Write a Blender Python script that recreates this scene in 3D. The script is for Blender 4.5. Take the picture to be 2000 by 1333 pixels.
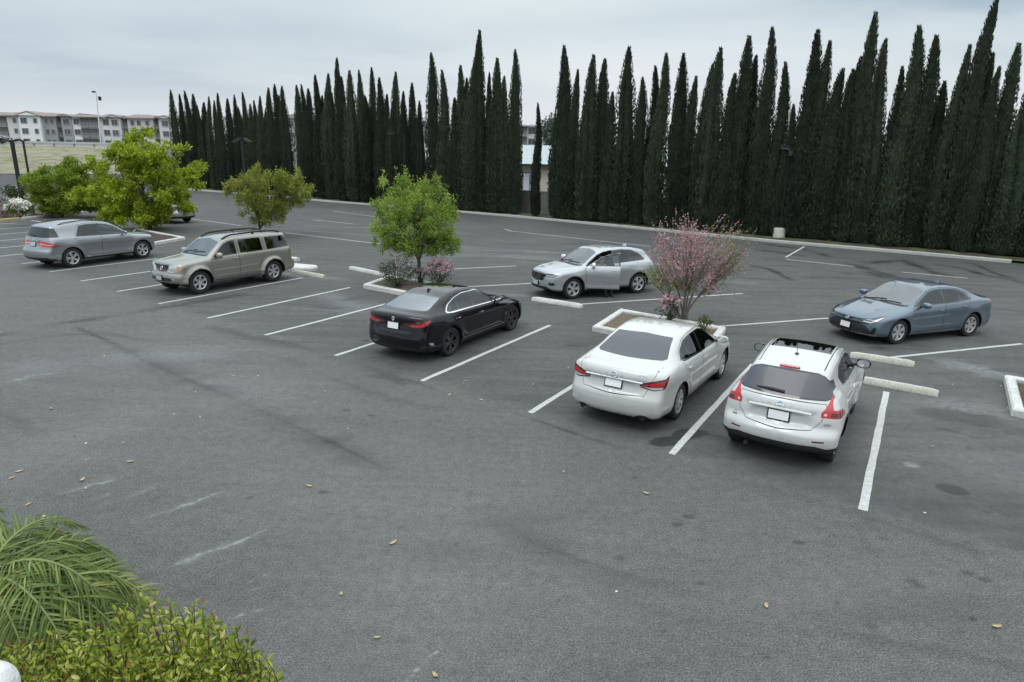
import bpy, bmesh, math, random
import numpy as np
from mathutils import Vector, Matrix
from mathutils.bvhtree import BVHTree
R = math.radians
scene = bpy.context.scene
for o in list(bpy.data.objects):
    bpy.data.objects.remove(o)
COL = scene.collection

# ---------------------------------------------------------------- camera
CAM_H, PIT, ROL, FPX = 4.317, 0.271227, 0.020172, 1302.73
cam_d = bpy.data.cameras.new('camera')
cam = bpy.data.objects.new('camera', cam_d)
COL.objects.link(cam)
cam_d.sensor_width = 36.0
cam_d.lens = 36.0 * FPX / 2000.0
cam_d.clip_start = 0.05
cam_d.clip_end = 6000
_F = Vector((0, math.cos(PIT), -math.sin(PIT)))
_U0 = Vector((0, math.sin(PIT), math.cos(PIT)))
_X0 = Vector((1, 0, 0))
_Rt = _X0 * math.cos(ROL) + _U0 * math.sin(ROL)
_Up = _U0 * math.cos(ROL) - _X0 * math.sin(ROL)
m = Matrix((( _Rt.x, _Up.x, -_F.x, 0), (_Rt.y, _Up.y, -_F.y, 0), (_Rt.z, _Up.z, -_F.z, CAM_H), (0, 0, 0, 1)))
cam.matrix_world = m
scene.camera = cam
scene.render.resolution_x = 1024
scene.render.resolution_y = 682

def ray(px, py):
    return (_Rt * ((px - 1000) / FPX) - _Up * ((py - 666.5) / FPX) + _F)
def G(px, py, z=0.0):
    """point of the place seen at a photo pixel, at height z"""
    d = ray(px, py)
    t = (z - CAM_H) / d.z
    return Vector((d.x * t, d.y * t, z))
def at_dist(px, py, Y):
    d = ray(px, py)
    t = Y / d.y
    return Vector((d.x * t, Y, CAM_H + d.z * t))
def on_line(px, py, A, B):
    """point seen at a pixel on the vertical plane through ground points A, B"""
    d = ray(px, py)
    n = Vector((-(B.y - A.y), B.x - A.x, 0))
    t = (n.x * A.x + n.y * A.y) / (n.x * d.x + n.y * d.y)
    return Vector((d.x * t, d.y * t, CAM_H + d.z * t))

# ---------------------------------------------------------------- world, sun, exposure
SUN_EL, SUN_AZ = R(62), R(215)     # azimuth measured from +X, counter-clockwise
world = bpy.data.worlds.new('World')
scene.world = world
world.use_nodes = True
nt = world.node_tree
nt.nodes.clear()
def N(t, ty, **kw):
    n = t.nodes.new(ty)
    for k, v in kw.items():
        if k.startswith('i_'):
            key = k[2:]
            n.inputs[int(key) if key.isdigit() else key].default_value = v
        else:
            setattr(n, k, v)
    return n
def ramp(t, stops, interp='LINEAR'):
    n = t.nodes.new('ShaderNodeValToRGB')
    cr = n.color_ramp
    cr.interpolation = interp
    while len(cr.elements) < len(stops):
        cr.elements.new(0.5)
    for e, (p, c) in zip(cr.elements, stops):
        e.position = p
        e.color = (c, c, c, 1) if isinstance(c, (int, float)) else (*c, 1)
    return n
out = N(nt, 'ShaderNodeOutputWorld')
bg = N(nt, 'ShaderNodeBackground', i_Strength=0.12)
sky = N(nt, 'ShaderNodeTexSky', sky_type='NISHITA', sun_disc=False, sun_elevation=SUN_EL, sun_rotation=R(90) - SUN_AZ,
        air_density=1.0, dust_density=3.0, ozone_density=1.0)
tc = N(nt, 'ShaderNodeTexCoord')
sep = N(nt, 'ShaderNodeSeparateXYZ')
nt.links.new(tc.outputs['Generated'], sep.inputs[0])
# cloud deck: project the direction on a flat layer, so that clouds shrink towards the horizon
dz = N(nt, 'ShaderNodeMath', operation='ADD', i_1=0.10)
nt.links.new(sep.outputs['Z'], dz.inputs[0])
dzm = N(nt, 'ShaderNodeMath', operation='MAXIMUM', i_1=0.03)
nt.links.new(dz.outputs[0], dzm.inputs[0])
dvx = N(nt, 'ShaderNodeMath', operation='DIVIDE'); dvy = N(nt, 'ShaderNodeMath', operation='DIVIDE')
nt.links.new(sep.outputs['X'], dvx.inputs[0]); nt.links.new(dzm.outputs[0], dvx.inputs[1])
nt.links.new(sep.outputs['Y'], dvy.inputs[0]); nt.links.new(dzm.outputs[0], dvy.inputs[1])
cmb = N(nt, 'ShaderNodeCombineXYZ')
nt.links.new(dvx.outputs[0], cmb.inputs[0]); nt.links.new(dvy.outputs[0], cmb.inputs[1])
mp = N(nt, 'ShaderNodeMapping')
mp.inputs['Scale'].default_value = (0.30, 0.42, 1)
mp.inputs['Location'].default_value = (3.4, 1.3, 0)
nt.links.new(cmb.outputs[0], mp.inputs[0])
cn = N(nt, 'ShaderNodeTexNoise', i_Scale=1.0, i_Detail=5.0, i_Roughness=0.5, i_Distortion=0.3)
nt.links.new(mp.outputs[0], cn.inputs['Vector'])
ccol = ramp(nt, [(0.32, (0.37, 0.49, 0.585)), (0.40, (0.60, 0.69, 0.75)), (0.50, (0.72, 0.80, 0.84)), (0.68, (0.87, 0.90, 0.92))])
nt.links.new(cn.outputs['Fac'], ccol.inputs[0])
# overcast sky: brighter overhead than near the horizon
elev = ramp(nt, [(0.0, 0.25), (0.22, 0.25), (0.45, 0.40), (1.0, 0.62)])
nt.links.new(sep.outputs['Z'], elev.inputs[0])
el4 = N(nt, 'ShaderNodeMath', operation='MULTIPLY', i_1=4.0)
nt.links.new(elev.outputs[0], el4.inputs[0])
hz = ramp(nt, [(0.0, 1.0), (0.20, 0.0)], 'EASE')      # pale band low over the horizon
nt.links.new(sep.outputs['Z'], hz.inputs[0])
hmix = N(nt, 'ShaderNodeMixRGB'); hmix.inputs[2].default_value = (0.76, 0.795, 0.83, 1)
nt.links.new(hz.outputs[0], hmix.inputs[0]); nt.links.new(ccol.outputs[0], hmix.inputs[1])
# a darker bank of cloud over the far left
dk1 = N(nt, 'ShaderNodeMapRange', i_1=-0.05, i_2=-0.62, i_3=0.0, i_4=1.0); nt.links.new(sep.outputs['X'], dk1.inputs[0])
dk2 = N(nt, 'ShaderNodeMapRange', i_1=0.02, i_2=0.16, i_3=0.0, i_4=1.0, interpolation_type='SMOOTHSTEP'); nt.links.new(sep.outputs['Z'], dk2.inputs[0])
dk3 = N(nt, 'ShaderNodeMapRange', i_1=0.36, i_2=0.60, i_3=1.0, i_4=0.35); nt.links.new(cn.outputs['Fac'], dk3.inputs[0])
dk4 = N(nt, 'ShaderNodeMath', operation='MULTIPLY'); nt.links.new(dk1.outputs[0], dk4.inputs[0]); nt.links.new(dk2.outputs[0], dk4.inputs[1])
dk5 = N(nt, 'ShaderNodeMath', operation='MULTIPLY', use_clamp=True); nt.links.new(dk4.outputs[0], dk5.inputs[0]); nt.links.new(dk3.outputs[0], dk5.inputs[1])
dmix = N(nt, 'ShaderNodeMixRGB'); dmix.inputs[2].default_value = (0.42, 0.54, 0.635, 1)
nt.links.new(dk5.outputs[0], dmix.inputs[0]); nt.links.new(hmix.outputs[0], dmix.inputs[1])
hmix = dmix
mul = N(nt, 'ShaderNodeVectorMath', operation='SCALE')
nt.links.new(hmix.outputs[0], mul.inputs[0]); nt.links.new(el4.outputs[0], mul.inputs['Scale'])
sc8 = N(nt, 'ShaderNodeVectorMath', operation='SCALE', i_Scale=1 / 0.12)
nt.links.new(mul.outputs[0], sc8.inputs[0])
mx = N(nt, 'ShaderNodeMixRGB'); mx.inputs[0].default_value = 0.97      # thick cloud, little blue sky through it
nt.links.new(sky.outputs[0], mx.inputs[1]); nt.links.new(sc8.outputs[0], mx.inputs[2])
nt.links.new(mx.outputs[0], bg.inputs['Color'])
nt.links.new(bg.outputs[0], out.inputs['Surface'])

sun_d = bpy.data.lights.new('sun', 'SUN')
sun_d.energy = 0.65
sun_d.angle = R(25)
sun_d.color = (1.0, 0.97, 0.92)
sun = bpy.data.objects.new('sun', sun_d)
COL.objects.link(sun)
sd_ = Vector((math.cos(SUN_EL) * math.cos(SUN_AZ), math.cos(SUN_EL) * math.sin(SUN_AZ), math.sin(SUN_EL)))
sun.rotation_euler = sd_.to_track_quat('Z', 'Y').to_euler()
scene.view_settings.view_transform = 'Standard'
scene.view_settings.look = 'None'
scene.view_settings.exposure = 0.0
scene.view_settings.gamma = 1.0
scene.cycles.use_denoising = True
scene.cycles.max_bounces = 8
scene.cycles.transparent_max_bounces = 16
scene.cycles.caustics_reflective = False
scene.cycles.caustics_refractive = False

# ---------------------------------------------------------------- tagging helpers
def tag(o, label=None, cat=None, group=None, kind=None):
    if label: o['label'] = label
    if cat: o['category'] = cat
    if group: o['group'] = group
    if kind: o['kind'] = kind
    return o
def empty(name, loc, rz=0.0, **kw):
    o = bpy.data.objects.new(name, None)
    COL.objects.link(o)
    o.location = loc
    o.rotation_euler = (0, 0, rz)
    o.empty_display_size = 0.3
    return tag(o, **kw)
def link(name, me, parent=None, mats=None, **kw):
    o = bpy.data.objects.new(name, me)
    COL.objects.link(o)
    if mats is not None and len(me.materials) == 0:
        for mm in (mats if isinstance(mats, (list, tuple)) else [mats]):
            me.materials.append(mm)
    if parent: o.parent = parent
    return tag(o, **kw)
def copy_tree(o, parent=None):
    c = o.copy()
    COL.objects.link(c)
    if parent: c.parent = parent
    for ch in o.children:
        copy_tree(ch, c)
    return c

class MB:
    """collects shapes into one mesh"""
    def __init__(s):
        s.v = []; s.f = []; s.m = []; s.mi = 0
    def add(s, vs, fs):
        b = len(s.v)
        s.v += [tuple(p) for p in vs]
        s.f += [tuple(i + b for i in f) for f in fs]
        s.m += [s.mi] * len(fs)
        return s
    def box(s, c, d, rz=0, mat=None, ch=0.0):
        x, y, z = d[0] / 2, d[1] / 2, d[2] / 2
        if ch > 0:
            vs = []
            for sz in (-1, 1):
                for (a, b) in ((-x + ch, -y), (x - ch, -y), (x, -y + ch), (x, y - ch), (x - ch, y), (-x + ch, y), (-x, y - ch), (-x, -y + ch)):
                    vs.append((a, b, sz * (z - ch)))
            for sz in (-1, 1):
                for (a, b) in ((-x + ch, -y + ch), (x - ch, -y + ch), (x - ch, y - ch), (-x + ch, y - ch)):
                    vs.append((a, b, sz * z))
            fs = [(i, (i + 1) % 8, (i + 1) % 8 + 8, i + 8) for i in range(8)]
            lo, hi = 16, 20
            fs += [(lo + 3, lo + 2, lo + 1, lo), (hi, hi + 1, hi + 2, hi + 3)]
            for k, (a, b) in enumerate(((0, 1), (2, 3), (4, 5), (6, 7))):
                fs += [(b, a, lo + k, lo + (k + 1) % 4), (a + 8, b + 8, hi + (k + 1) % 4, hi + k)]
            for k, (a, b) in enumerate(((7, 0), (1, 2), (3, 4), (5, 6))):
                fs += [(b, a, lo + k), (a + 8, b + 8, hi + k)]
        else:
            vs = [(sx * x, sy * y, sz * z) for sz in (-1, 1) for sx, sy in ((-1, -1), (1, -1), (1, 1), (-1, 1))]
            fs = [(3, 2, 1, 0), (4, 5, 6, 7), (0, 1, 5, 4), (1, 2, 6, 5), (2, 3, 7, 6), (3, 0, 4, 7)]
        M = Matrix.Rotation(rz, 3, 'Z')
        if mat is not None: M = mat
        return s.add([M @ Vector(p) + Vector(c) for p in vs], fs)
    def tube(s, pts, rad, n=8, cap=True):
        pts = [Vector(p) for p in pts]
        if not isinstance(rad, (list, tuple)): rad = [rad] * len(pts)
        vs = []; fs = []
        up = None
        for i, p in enumerate(pts):
            d = (pts[min(i + 1, len(pts) - 1)] - pts[max(i - 1, 0)])
            if d.length < 1e-9: d = Vector((0, 0, 1))
            d.normalize()
            if up is None:
                up = Vector((0, 0, 1)) if abs(d.z) < 0.9 else Vector((1, 0, 0))
            a = d.cross(up).normalized(); b = a.cross(d).normalized(); up = b
            for k in range(n):
                t = 2 * math.pi * k / n
                vs.append(p + a * (rad[i] * math.cos(t)) + b * (rad[i] * math.sin(t)))
        for i in range(len(pts) - 1):
            for k in range(n):
                k2 = (k + 1) % n
                fs.append((i * n + k, i * n + k2, (i + 1) * n + k2, (i + 1) * n + k))
        if cap:
            fs.append(tuple(range(n))[::-1]); fs.append(tuple((len(pts) - 1) * n + k for k in range(n)))
        return s.add(vs, fs)
    def lathe(s, prof, n=24, axis='Z', c=(0, 0, 0), close=False):
        """prof: (radius, height) pairs"""
        vs = []; fs = []
        for (r_, h_) in prof:
            for k in range(n):
                t = 2 * math.pi * k / n
                if axis == 'Z': p = (r_ * math.cos(t), r_ * math.sin(t), h_)
                else: p = (r_ * math.cos(t), h_, r_ * math.sin(t))
                vs.append((p[0] + c[0], p[1] + c[1], p[2] + c[2]))
        for i in range(len(prof) - 1):
            for k in range(n):
                k2 = (k + 1) % n
                q = (i * n + k, i * n + k2, (i + 1) * n + k2, (i + 1) * n + k)
                fs.append(q if axis == 'Z' else q[::-1])
        return s.add(vs, fs)
    def ell(s, c, r, nu=12, nv=8, M=None):
        vs = []; fs = []
        M = M or Matrix.Identity(3)
        for j in range(nv + 1):
            ph = -math.pi / 2 + math.pi * j / nv
            for i in range(nu):
                t = 2 * math.pi * i / nu
                vs.append(M @ Vector((r[0] * math.cos(ph) * math.cos(t), r[1] * math.cos(ph) * math.sin(t), r[2] * math.sin(ph))) + Vector(c))
        for j in range(nv):
            for i in range(nu):
                i2 = (i + 1) % nu
                fs.append((j * nu + i, j * nu + i2, (j + 1) * nu + i2, (j + 1) * nu + i))
        return s.add(vs, fs)
    def mesh(s, name, smooth=True, angle=None):
        me = bpy.data.meshes.new(name)
        me.from_pydata(s.v, [], s.f)
        me.polygons.foreach_set('material_index', s.m)
        me.polygons.foreach_set('use_smooth', [smooth] * len(s.f))
        me.update()
        if smooth and angle:
            me.set_sharp_from_angle(angle=R(angle))
        return me
    def obj(s, name, mats, parent=None, smooth=True, angle=35, **kw):
        me = s.mesh(name, smooth, angle)
        return link(name, me, parent, mats, **kw)

# ---------------------------------------------------------------- materials
def newmat(name):
    mt = bpy.data.materials.new(name)
    mt.use_nodes = True
    t = mt.node_tree
    b = t.nodes['Principled BSDF']
    return mt, t, b
def pmat(name, col, rough=0.5, metal=0.0, coat=0.0, spec=None, noise=None, bump=None, emit=None, back=None):
    mt, t, b = newmat(name)
    b.inputs['Base Color'].default_value = (*col, 1)
    b.inputs['Roughness'].default_value = rough
    b.inputs['Metallic'].default_value = metal
    b.inputs['Coat Weight'].default_value = coat
    b.inputs['Coat Roughness'].default_value = 0.03
    if spec is not None: b.inputs['Specular IOR Level'].default_value = spec
    src = None
    tc = N(t, 'ShaderNodeTexCoord')
    if noise:
        sc, amt = noise
        n = N(t, 'ShaderNodeTexNoise', i_Scale=sc, i_Detail=6.0, i_Roughness=0.6)
        t.links.new(tc.outputs['Object'], n.inputs['Vector'])
        lo = tuple(c * (1 - amt) for c in col); hi = tuple(min(1, c * (1 + amt)) for c in col)
        rp = ramp(t, [(0.3, lo), (0.7, hi)])
        t.links.new(n.outputs['Fac'], rp.inputs[0])
        t.links.new(rp.outputs[0], b.inputs['Base Color'])
        src = rp
    if bump:
        sc, st = bump
        n = N(t, 'ShaderNodeTexNoise', i_Scale=sc, i_Detail=4.0)
        t.links.new(tc.outputs['Object'], n.inputs['Vector'])
        bp = N(t, 'ShaderNodeBump', i_Strength=st, i_Distance=0.02)
        t.links.new(n.outputs['Fac'], bp.inputs['Height'])
        t.links.new(bp.outputs[0], b.inputs['Normal'])
    if emit:
        b.inputs['Emission Color'].default_value = (*emit[0], 1)
        b.inputs['Emission Strength'].default_value = emit[1]
    if back:
        o = [n for n in t.nodes if n.type == 'OUTPUT_MATERIAL'][0]
        g = N(t, 'ShaderNodeNewGeometry')
        b2 = N(t, 'ShaderNodeBsdfDiffuse', i_Color=(*back, 1))
        mxs = N(t, 'ShaderNodeMixShader')
        t.links.new(g.outputs['Backfacing'], mxs.inputs[0])
        t.links.new(b.outputs[0], mxs.inputs[1]); t.links.new(b2.outputs[0], mxs.inputs[2])
        t.links.new(mxs.outputs[0], o.inputs['Surface'])
    return mt
def paint(name, col, metal=0.0, rough=0.35, coat=1.0, dirt=0.06):
    """car paint with clear coat, slight dust, dark headliner on the inside"""
    mt = pmat(name, col, rough, metal, coat, back=(0.05, 0.05, 0.05))
    t = mt.node_tree; b = t.nodes['Principled BSDF']
    tc = N(t, 'ShaderNodeTexCoord'); sp = N(t, 'ShaderNodeSeparateXYZ')
    t.links.new(tc.outputs['Object'], sp.inputs[0])
    n = N(t, 'ShaderNodeTexNoise', i_Scale=2.5, i_Detail=5.0, i_Roughness=0.65)
    t.links.new(tc.outputs['Object'], n.inputs['Vector'])
    lowz = N(t, 'ShaderNodeMapRange', i_1=0.15, i_2=0.75, i_3=0.5 * min(1, dirt / .06), i_4=0.0)
    t.links.new(sp.outputs['Z'], lowz.inputs[0])
    nr = N(t, 'ShaderNodeMapRange', i_1=0.45, i_2=0.8, i_3=0.0, i_4=1.0)
    t.links.new(n.outputs['Fac'], nr.inputs[0])
    a = N(t, 'ShaderNodeMath', operation='MULTIPLY', use_clamp=True)
    t.links.new(lowz.outputs[0], a.inputs[0]); t.links.new(nr.outputs[0], a.inputs[1])
    a2 = N(t, 'ShaderNodeMath', operation='ADD', use_clamp=True, i_1=dirt * 0.5)
    t.links.new(a.outputs[0], a2.inputs[0])
    mc = N(t, 'ShaderNodeMixRGB'); mc.inputs[1].default_value = (*col, 1); mc.inputs[2].default_value = (0.22, 0.21, 0.19, 1)
    t.links.new(a2.outputs[0], mc.inputs[0])
    t.links.new(mc.outputs[0], b.inputs['Base Color'])
    return mt
def glass(name, tint, ior=1.7, rough=0.01):
    mt, t, b = newmat(name)
    t.nodes.remove(b)
    o = [n for n in t.nodes if n.type == 'OUTPUT_MATERIAL'][0]
    tr = N(t, 'ShaderNodeBsdfTransparent', i_Color=(*tint, 1))
    gl = N(t, 'ShaderNodeBsdfGlossy', i_Roughness=rough, i_Color=(0.95, 0.97, 1, 1))
    fr = N(t, 'ShaderNodeFresnel', i_IOR=ior)
    g = N(t, 'ShaderNodeNewGeometry')
    # seen from inside the pane reflects as it does from outside
    mxs = N(t, 'ShaderNodeMixShader')
    sel = N(t, 'ShaderNodeMixRGB'); sel.inputs[2].default_value = (0.08, 0.08, 0.08, 1)
    t.links.new(g.outputs['Backfacing'], sel.inputs[0]); t.links.new(fr.outputs[0], sel.inputs[1])
    t.links.new(sel.outputs[0], mxs.inputs[0]); t.links.new(tr.outputs[0], mxs.inputs[1]); t.links.new(gl.outputs[0], mxs.inputs[2])
    t.links.new(mxs.outputs[0], o.inputs['Surface'])
    return mt
M = {}
M['rubber'] = pmat('rubber', (0.018, 0.018, 0.019), 0.85, noise=(30, 0.35))
M['black_plastic'] = pmat('black_plastic', (0.022, 0.022, 0.023), 0.55)
M['gloss_black'] = pmat('gloss_black', (0.008, 0.008, 0.009), 0.12, coat=0.8)
M['dark'] = pmat('dark', (0.006, 0.006, 0.006), 0.9)
M['gap'] = pmat('gap', (0.01, 0.01, 0.01), 0.9)
M['chrome'] = pmat('chrome', (0.82, 0.83, 0.84), 0.12, 1.0)
M['silver_rim'] = pmat('silver_rim', (0.72, 0.73, 0.74), 0.28, 0.85, 0.5)
M['dark_rim'] = pmat('dark_rim', (0.05, 0.05, 0.055), 0.3, 0.6, 0.5)
M['disc'] = pmat('disc', (0.05, 0.05, 0.05), 0.5, 0.5)
M['red_lens'] = pmat('red_lens', (0.50, 0.010, 0.018), 0.15, coat=1.0)
M['dark_red_lens'] = pmat('dark_red_lens', (0.10, 0.006, 0.010), 0.1, coat=1.0)
M['clear_lens'] = pmat('clear_lens', (0.62, 0.65, 0.67), 0.12, 0.5, 1.0)
M['amber_lens'] = pmat('amber_lens', (0.5, 0.30, 0.16), 0.12, coat=1.0)
M['smoke_lens'] = pmat('smoke_lens', (0.06, 0.065, 0.07), 0.1, 0.4, 1.0)
M['plate'] = pmat('plate', (0.86, 0.86, 0.86), 0.4)
M['plate_grey'] = pmat('plate_grey', (0.45, 0.47, 0.5), 0.4)
M['seat'] = pmat('seat', (0.05, 0.05, 0.052), 0.8, noise=(20, 0.2))
M['seat_tan'] = pmat('seat_tan', (0.26, 0.23, 0.19), 0.7, noise=(20, 0.2))
M['glass_clear'] = glass('glass_clear', (0.52, 0.6, 0.57))
M['glass_ws'] = glass('glass_windscreen', (0.45, 0.52, 0.5), 2.6)
M['glass_pale'] = glass('glass_pale', (0.4, 0.47, 0.45), 4.2)
M['glass_mid'] = glass('glass_mid', (0.25, 0.29, 0.28))
M['glass_dark'] = glass('glass_dark', (0.035, 0.038, 0.042))
M['glass_black'] = glass('glass_black', (0.01, 0.01, 0.012), 1.75)
M['frost'] = pmat('frost', (0.075, 0.075, 0.088), 0.35, coat=0.2)
# ---------------------------------------------------------------- lot frame
O0 = Vector((4.5604, 7.7188, 0)); EA = 2.50010455; EV = Vector((math.cos(EA), math.sin(EA), 0))      # along the row of stalls, to the far left
DA = EA - math.pi / 2 + 0.10456557; DV = Vector((math.cos(DA), math.sin(DA), 0))                       # along a stall, away from the lane
SP = 2.63316881
KA = G(375, 372); KB = G(2000, 515)
KD = (KB - KA).normalized(); KN = Vector((-KD.y, KD.x, 0))
if KN.y < 0: KN = -KN
def tex_obj(t):
    return N(t, 'ShaderNodeTexCoord').outputs['Object']
def noise(t, vec, scale, detail=4, rough=.5, dist=0.0):
    n = N(t, 'ShaderNodeTexNoise', i_Scale=scale, i_Detail=detail, i_Roughness=rough, i_Distortion=dist)
    t.links.new(vec, n.inputs['Vector'])
    return n.outputs['Fac']
def mixc(t, fac, a, b, mode='MIX'):
    n = N(t, 'ShaderNodeMixRGB', blend_type=mode)
    for i, q in ((0, fac), (1, a), (2, b)):
        if isinstance(q, (int, float)): n.inputs[i].default_value = q
        elif isinstance(q, tuple): n.inputs[i].default_value = (*q, 1)
        else: t.links.new(q, n.inputs[i])
    return n.outputs[0]
def N_gray(t, f):
    n = N(t, 'ShaderNodeCombineXYZ')
    for i in range(3): t.links.new(f, n.inputs[i])
    return n.outputs[0]
def maprange(t, v, a, b, c=0., d=1.):
    n = N(t, 'ShaderNodeMapRange', i_1=a, i_2=b, i_3=c, i_4=d)
    t.links.new(v, n.inputs[0])
    return n.outputs[0]
def mth(t, op, a, b=None, clamp=False):
    n = N(t, 'ShaderNodeMath', operation=op, use_clamp=clamp)
    for i, q in ((0, a), (1, b)):
        if q is None: continue
        if isinstance(q, (int, float)): n.inputs[i].default_value = q
        else: t.links.new(q, n.inputs[i])
    return n.outputs[0]

# ---------------------------------------------------------------- asphalt
def steps(a, b, segs, g=1.07):
    """axis values: segs = [(lo, hi, step)...] nested from fine to coarse, then growing out to a..b"""
    lo, hi, st = segs[0]
    v = list(np.arange(lo, hi + 1e-6, st))
    for (l2, h2, s2) in segs[1:]:
        v = list(np.arange(v[0] - s2, l2, -s2))[::-1] + v + list(np.arange(v[-1] + s2, h2, s2))
    s = segs[-1][2]
    while v[-1] < b: s *= g; v.append(v[-1] + s)
    s = segs[-1][2]
    while v[0] > a: s *= g; v.insert(0, v[0] - s)
    return np.array(v)
def make_asphalt():
    xs = steps(-420, 420, [(-7, 11, .035), (-22, 27, .1)]); ys = steps(-60, 700, [(4.6, 13, .035), (4.5, 18, .05), (2, 38, .1)])
    X, Y = np.meshgrid(xs, ys)
    X = X.ravel(); Y = Y.ravel()
    nx, ny = len(xs), len(ys)
    rng = np.random.default_rng(3)
    # smooth random wobble used to break up the outlines
    wob = np.zeros_like(X); wob2 = np.zeros_like(X)
    for k in range(14):
        a = rng.uniform(0, 6.28); f = rng.uniform(2, 16); p = rng.uniform(0, 6.28)
        wob += np.sin((X * np.cos(a) + Y * np.sin(a)) * f + p) / 3.4
        a = rng.uniform(0, 6.28); f = rng.uniform(.5, 4); p = rng.uniform(0, 6.28)
        wob2 += np.sin((X * np.cos(a) + Y * np.sin(a)) * f + p) / 3.4
    dark = np.zeros_like(X); pale = np.zeros_like(X); brown = np.zeros_like(X)
    def line(arr, pts, w, s, rag=.35):
        P = [G(*p) for p in pts]
        for a, b in zip(P[:-1], P[1:]):
            m_ = (X > min(a.x, b.x) - 3 * w) & (X < max(a.x, b.x) + 3 * w) & (Y > min(a.y, b.y) - 3 * w) & (Y < max(a.y, b.y) + 3 * w)
            x = X[m_]; y = Y[m_]
            d = b - a; L2 = d.length_squared
            t = np.clip(((x - a.x) * d.x + (y - a.y) * d.y) / L2, 0, 1)
            dist = np.hypot(x - a.x - t * d.x, y - a.y - t * d.y)
            ww = w * (1 + rag * wob[m_])
            v = min(1, s) * np.exp(-(dist / ww) ** 2) * np.clip(1 + rag * 1.6 * wob2[m_], 0, 2)
            arr[m_] = np.maximum(arr[m_], v)
    def spot(arr, px, py, rx, ry, s, rot=0., soft=.25, rag=.3):
        """blotch centred at a pixel; radii are metres across and along the view"""
        c_ = G(px, py); r_ = max(rx, ry) * 1.6
        m_ = (abs(X - c_.x) < r_) & (abs(Y - c_.y) < r_)
        x = X[m_] - c_.x; y = Y[m_] - c_.y
        u = (x * math.cos(rot) + y * math.sin(rot)) / rx; v = (-x * math.sin(rot) + y * math.cos(rot)) / ry
        d = np.hypot(u, v) + rag * wob[m_] * .5
        arr[m_] = np.maximum(arr[m_], s * np.clip((1 + soft - d) / (2 * soft), 0, 1))
    # tyre tracks across the lane
    line(dark, [(150, 640), (210, 666), (252, 687), (315, 719), (378, 747), (455, 778), (525, 810), (595, 841), (700, 890), (800, 940)], .06, .55)
    line(dark, [(252, 687), (378, 747), (525, 810), (640, 870), (760, 920), (889, 979), (1001, 1040), (1087, 1087), (1259, 1168), (1420, 1215)], .28, .30)
    line(dark, [(889, 979), (940, 1009), (1040, 1058), (1120, 1090), (1300, 1150), (1500, 1200)], .10, .40)
    line(dark, [(0, 656), (105, 635), (245, 614), (330, 600), (480, 575)], .22, .45)
    line(dark, [(0, 672), (120, 655), (200, 650), (300, 668)], .12, .25)
    line(dark, [(0, 806), (35, 824), (70, 848), (120, 880)], .10, .35)
    line(dark, [(420, 640), (470, 655), (560, 672), (640, 690), (720, 720), (780, 742)], .25, .30)
    line(dark, [(560, 700), (640, 738), (760, 780), (860, 800)], .15, .22)
    line(dark, [(923, 788), (1031, 816), (1130, 850), (1233, 880)], .045, .6)
    line(dark, [(520, 662), (655, 700), (820, 750), (923, 788)], .05, .3)
    line(dark, [(1233, 880), (1500, 955), (1690, 1010), (1900, 1075)], .12, .22)
    line(dark, [(1690, 1020), (1680, 1090), (1672, 1170)], .12, .18)
    line(dark, [(1480, 830), (1250, 950), (1100, 1010), (1000, 1040)], .10, .15)
    line(dark, [(1200, 1333), (1500, 1210), (1900, 1180)], .3, .15)
    line(dark, [(1530, 1200), (1700, 1250), (1990, 1300)], .10, .18)
    # oil and water in the stalls
    spot(dark, 1300, 862, .34, .17, 1., .2, .08); spot(dark, 1345, 848, .30, .20, 1., .3, .08); line(dark, [(1340, 845), (1390, 850), (1445, 862)], .08, .85)
    line(dark, [(1262, 868), (1290, 880)], .03, .8)
    spot(brown, 1140, 668, .50, .35, .8); spot(dark, 1125, 675, .28, .16, .5); spot(dark, 1170, 660, .2, .2, .4)
    spot(brown, 1878, 815, .70, .34, 1., -.4, .2); spot(pale, 1900, 800, 1.0, .5, .35, -.4, .6); line(dark, [(1838, 838), (1870, 845), (1905, 855)], .07, .8); spot(dark, 1890, 822, .22, .16, .45); spot(dark, 1850, 808, .22, .1, .5); spot(dark, 1915, 830, .2, .12, .4)
    spot(dark, 1862, 957, .19, .14, .85, -.5, .1); line(dark, [(1880, 970), (1898, 974)], .03, .5); spot(dark, 1975, 1003, .22, .1, .35, -.3)
    spot(dark, 1928, 1000, .07, .05, .6); spot(dark, 1895, 876, .06, .04, .6); spot(dark, 1715, 680, .24, .14, .6, -.2); spot(dark, 1800, 676, .30, .12, .5, -.3)
    spot(dark, 677, 802, .07, .04, .8); spot(dark, 631, 962, .07, .045, .9); spot(dark, 725, 812, .06, .03, .7)
    spot(dark, 715, 666, .10, .06, .8)
    for _ in range(130):
        px = rng.uniform(100, 2000); py = rng.uniform(560, 1330)
        r0 = rng.uniform(.012, .042)
        spot(dark, px, py, r0, r0 * rng.uniform(.5, .9), rng.uniform(.3, .85), rng.uniform(0, 3), .15)
    for px, py in ((1625, 878), (1795, 1145), (1700, 1222), (1322, 1025), (1345, 1010), (1890, 1120), (1780, 1135), (1925, 1133), (1560, 1060), (1210, 1090)):
        spot(dark, px, py, .07, .05, .6)
    for _ in range(26):      # soft mottling of the whole lot
        px = rng.uniform(-100, 2100); py = rng.uniform(480, 1330)
        r1 = rng.uniform(.5, 2.2)
        spot(dark if rng.random() < .5 else pale, px, py, r1, r1 * rng.uniform(.3, .8), rng.uniform(.08, .20), rng.uniform(0, 3), .9)
    # dark water marks and skids at the far right
    line(dark, [(1470, 520), (1500, 525), (1522, 535), (1545, 548)], .14, .95); line(dark, [(1545, 548), (1590, 557)], .07, .9)
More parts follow.
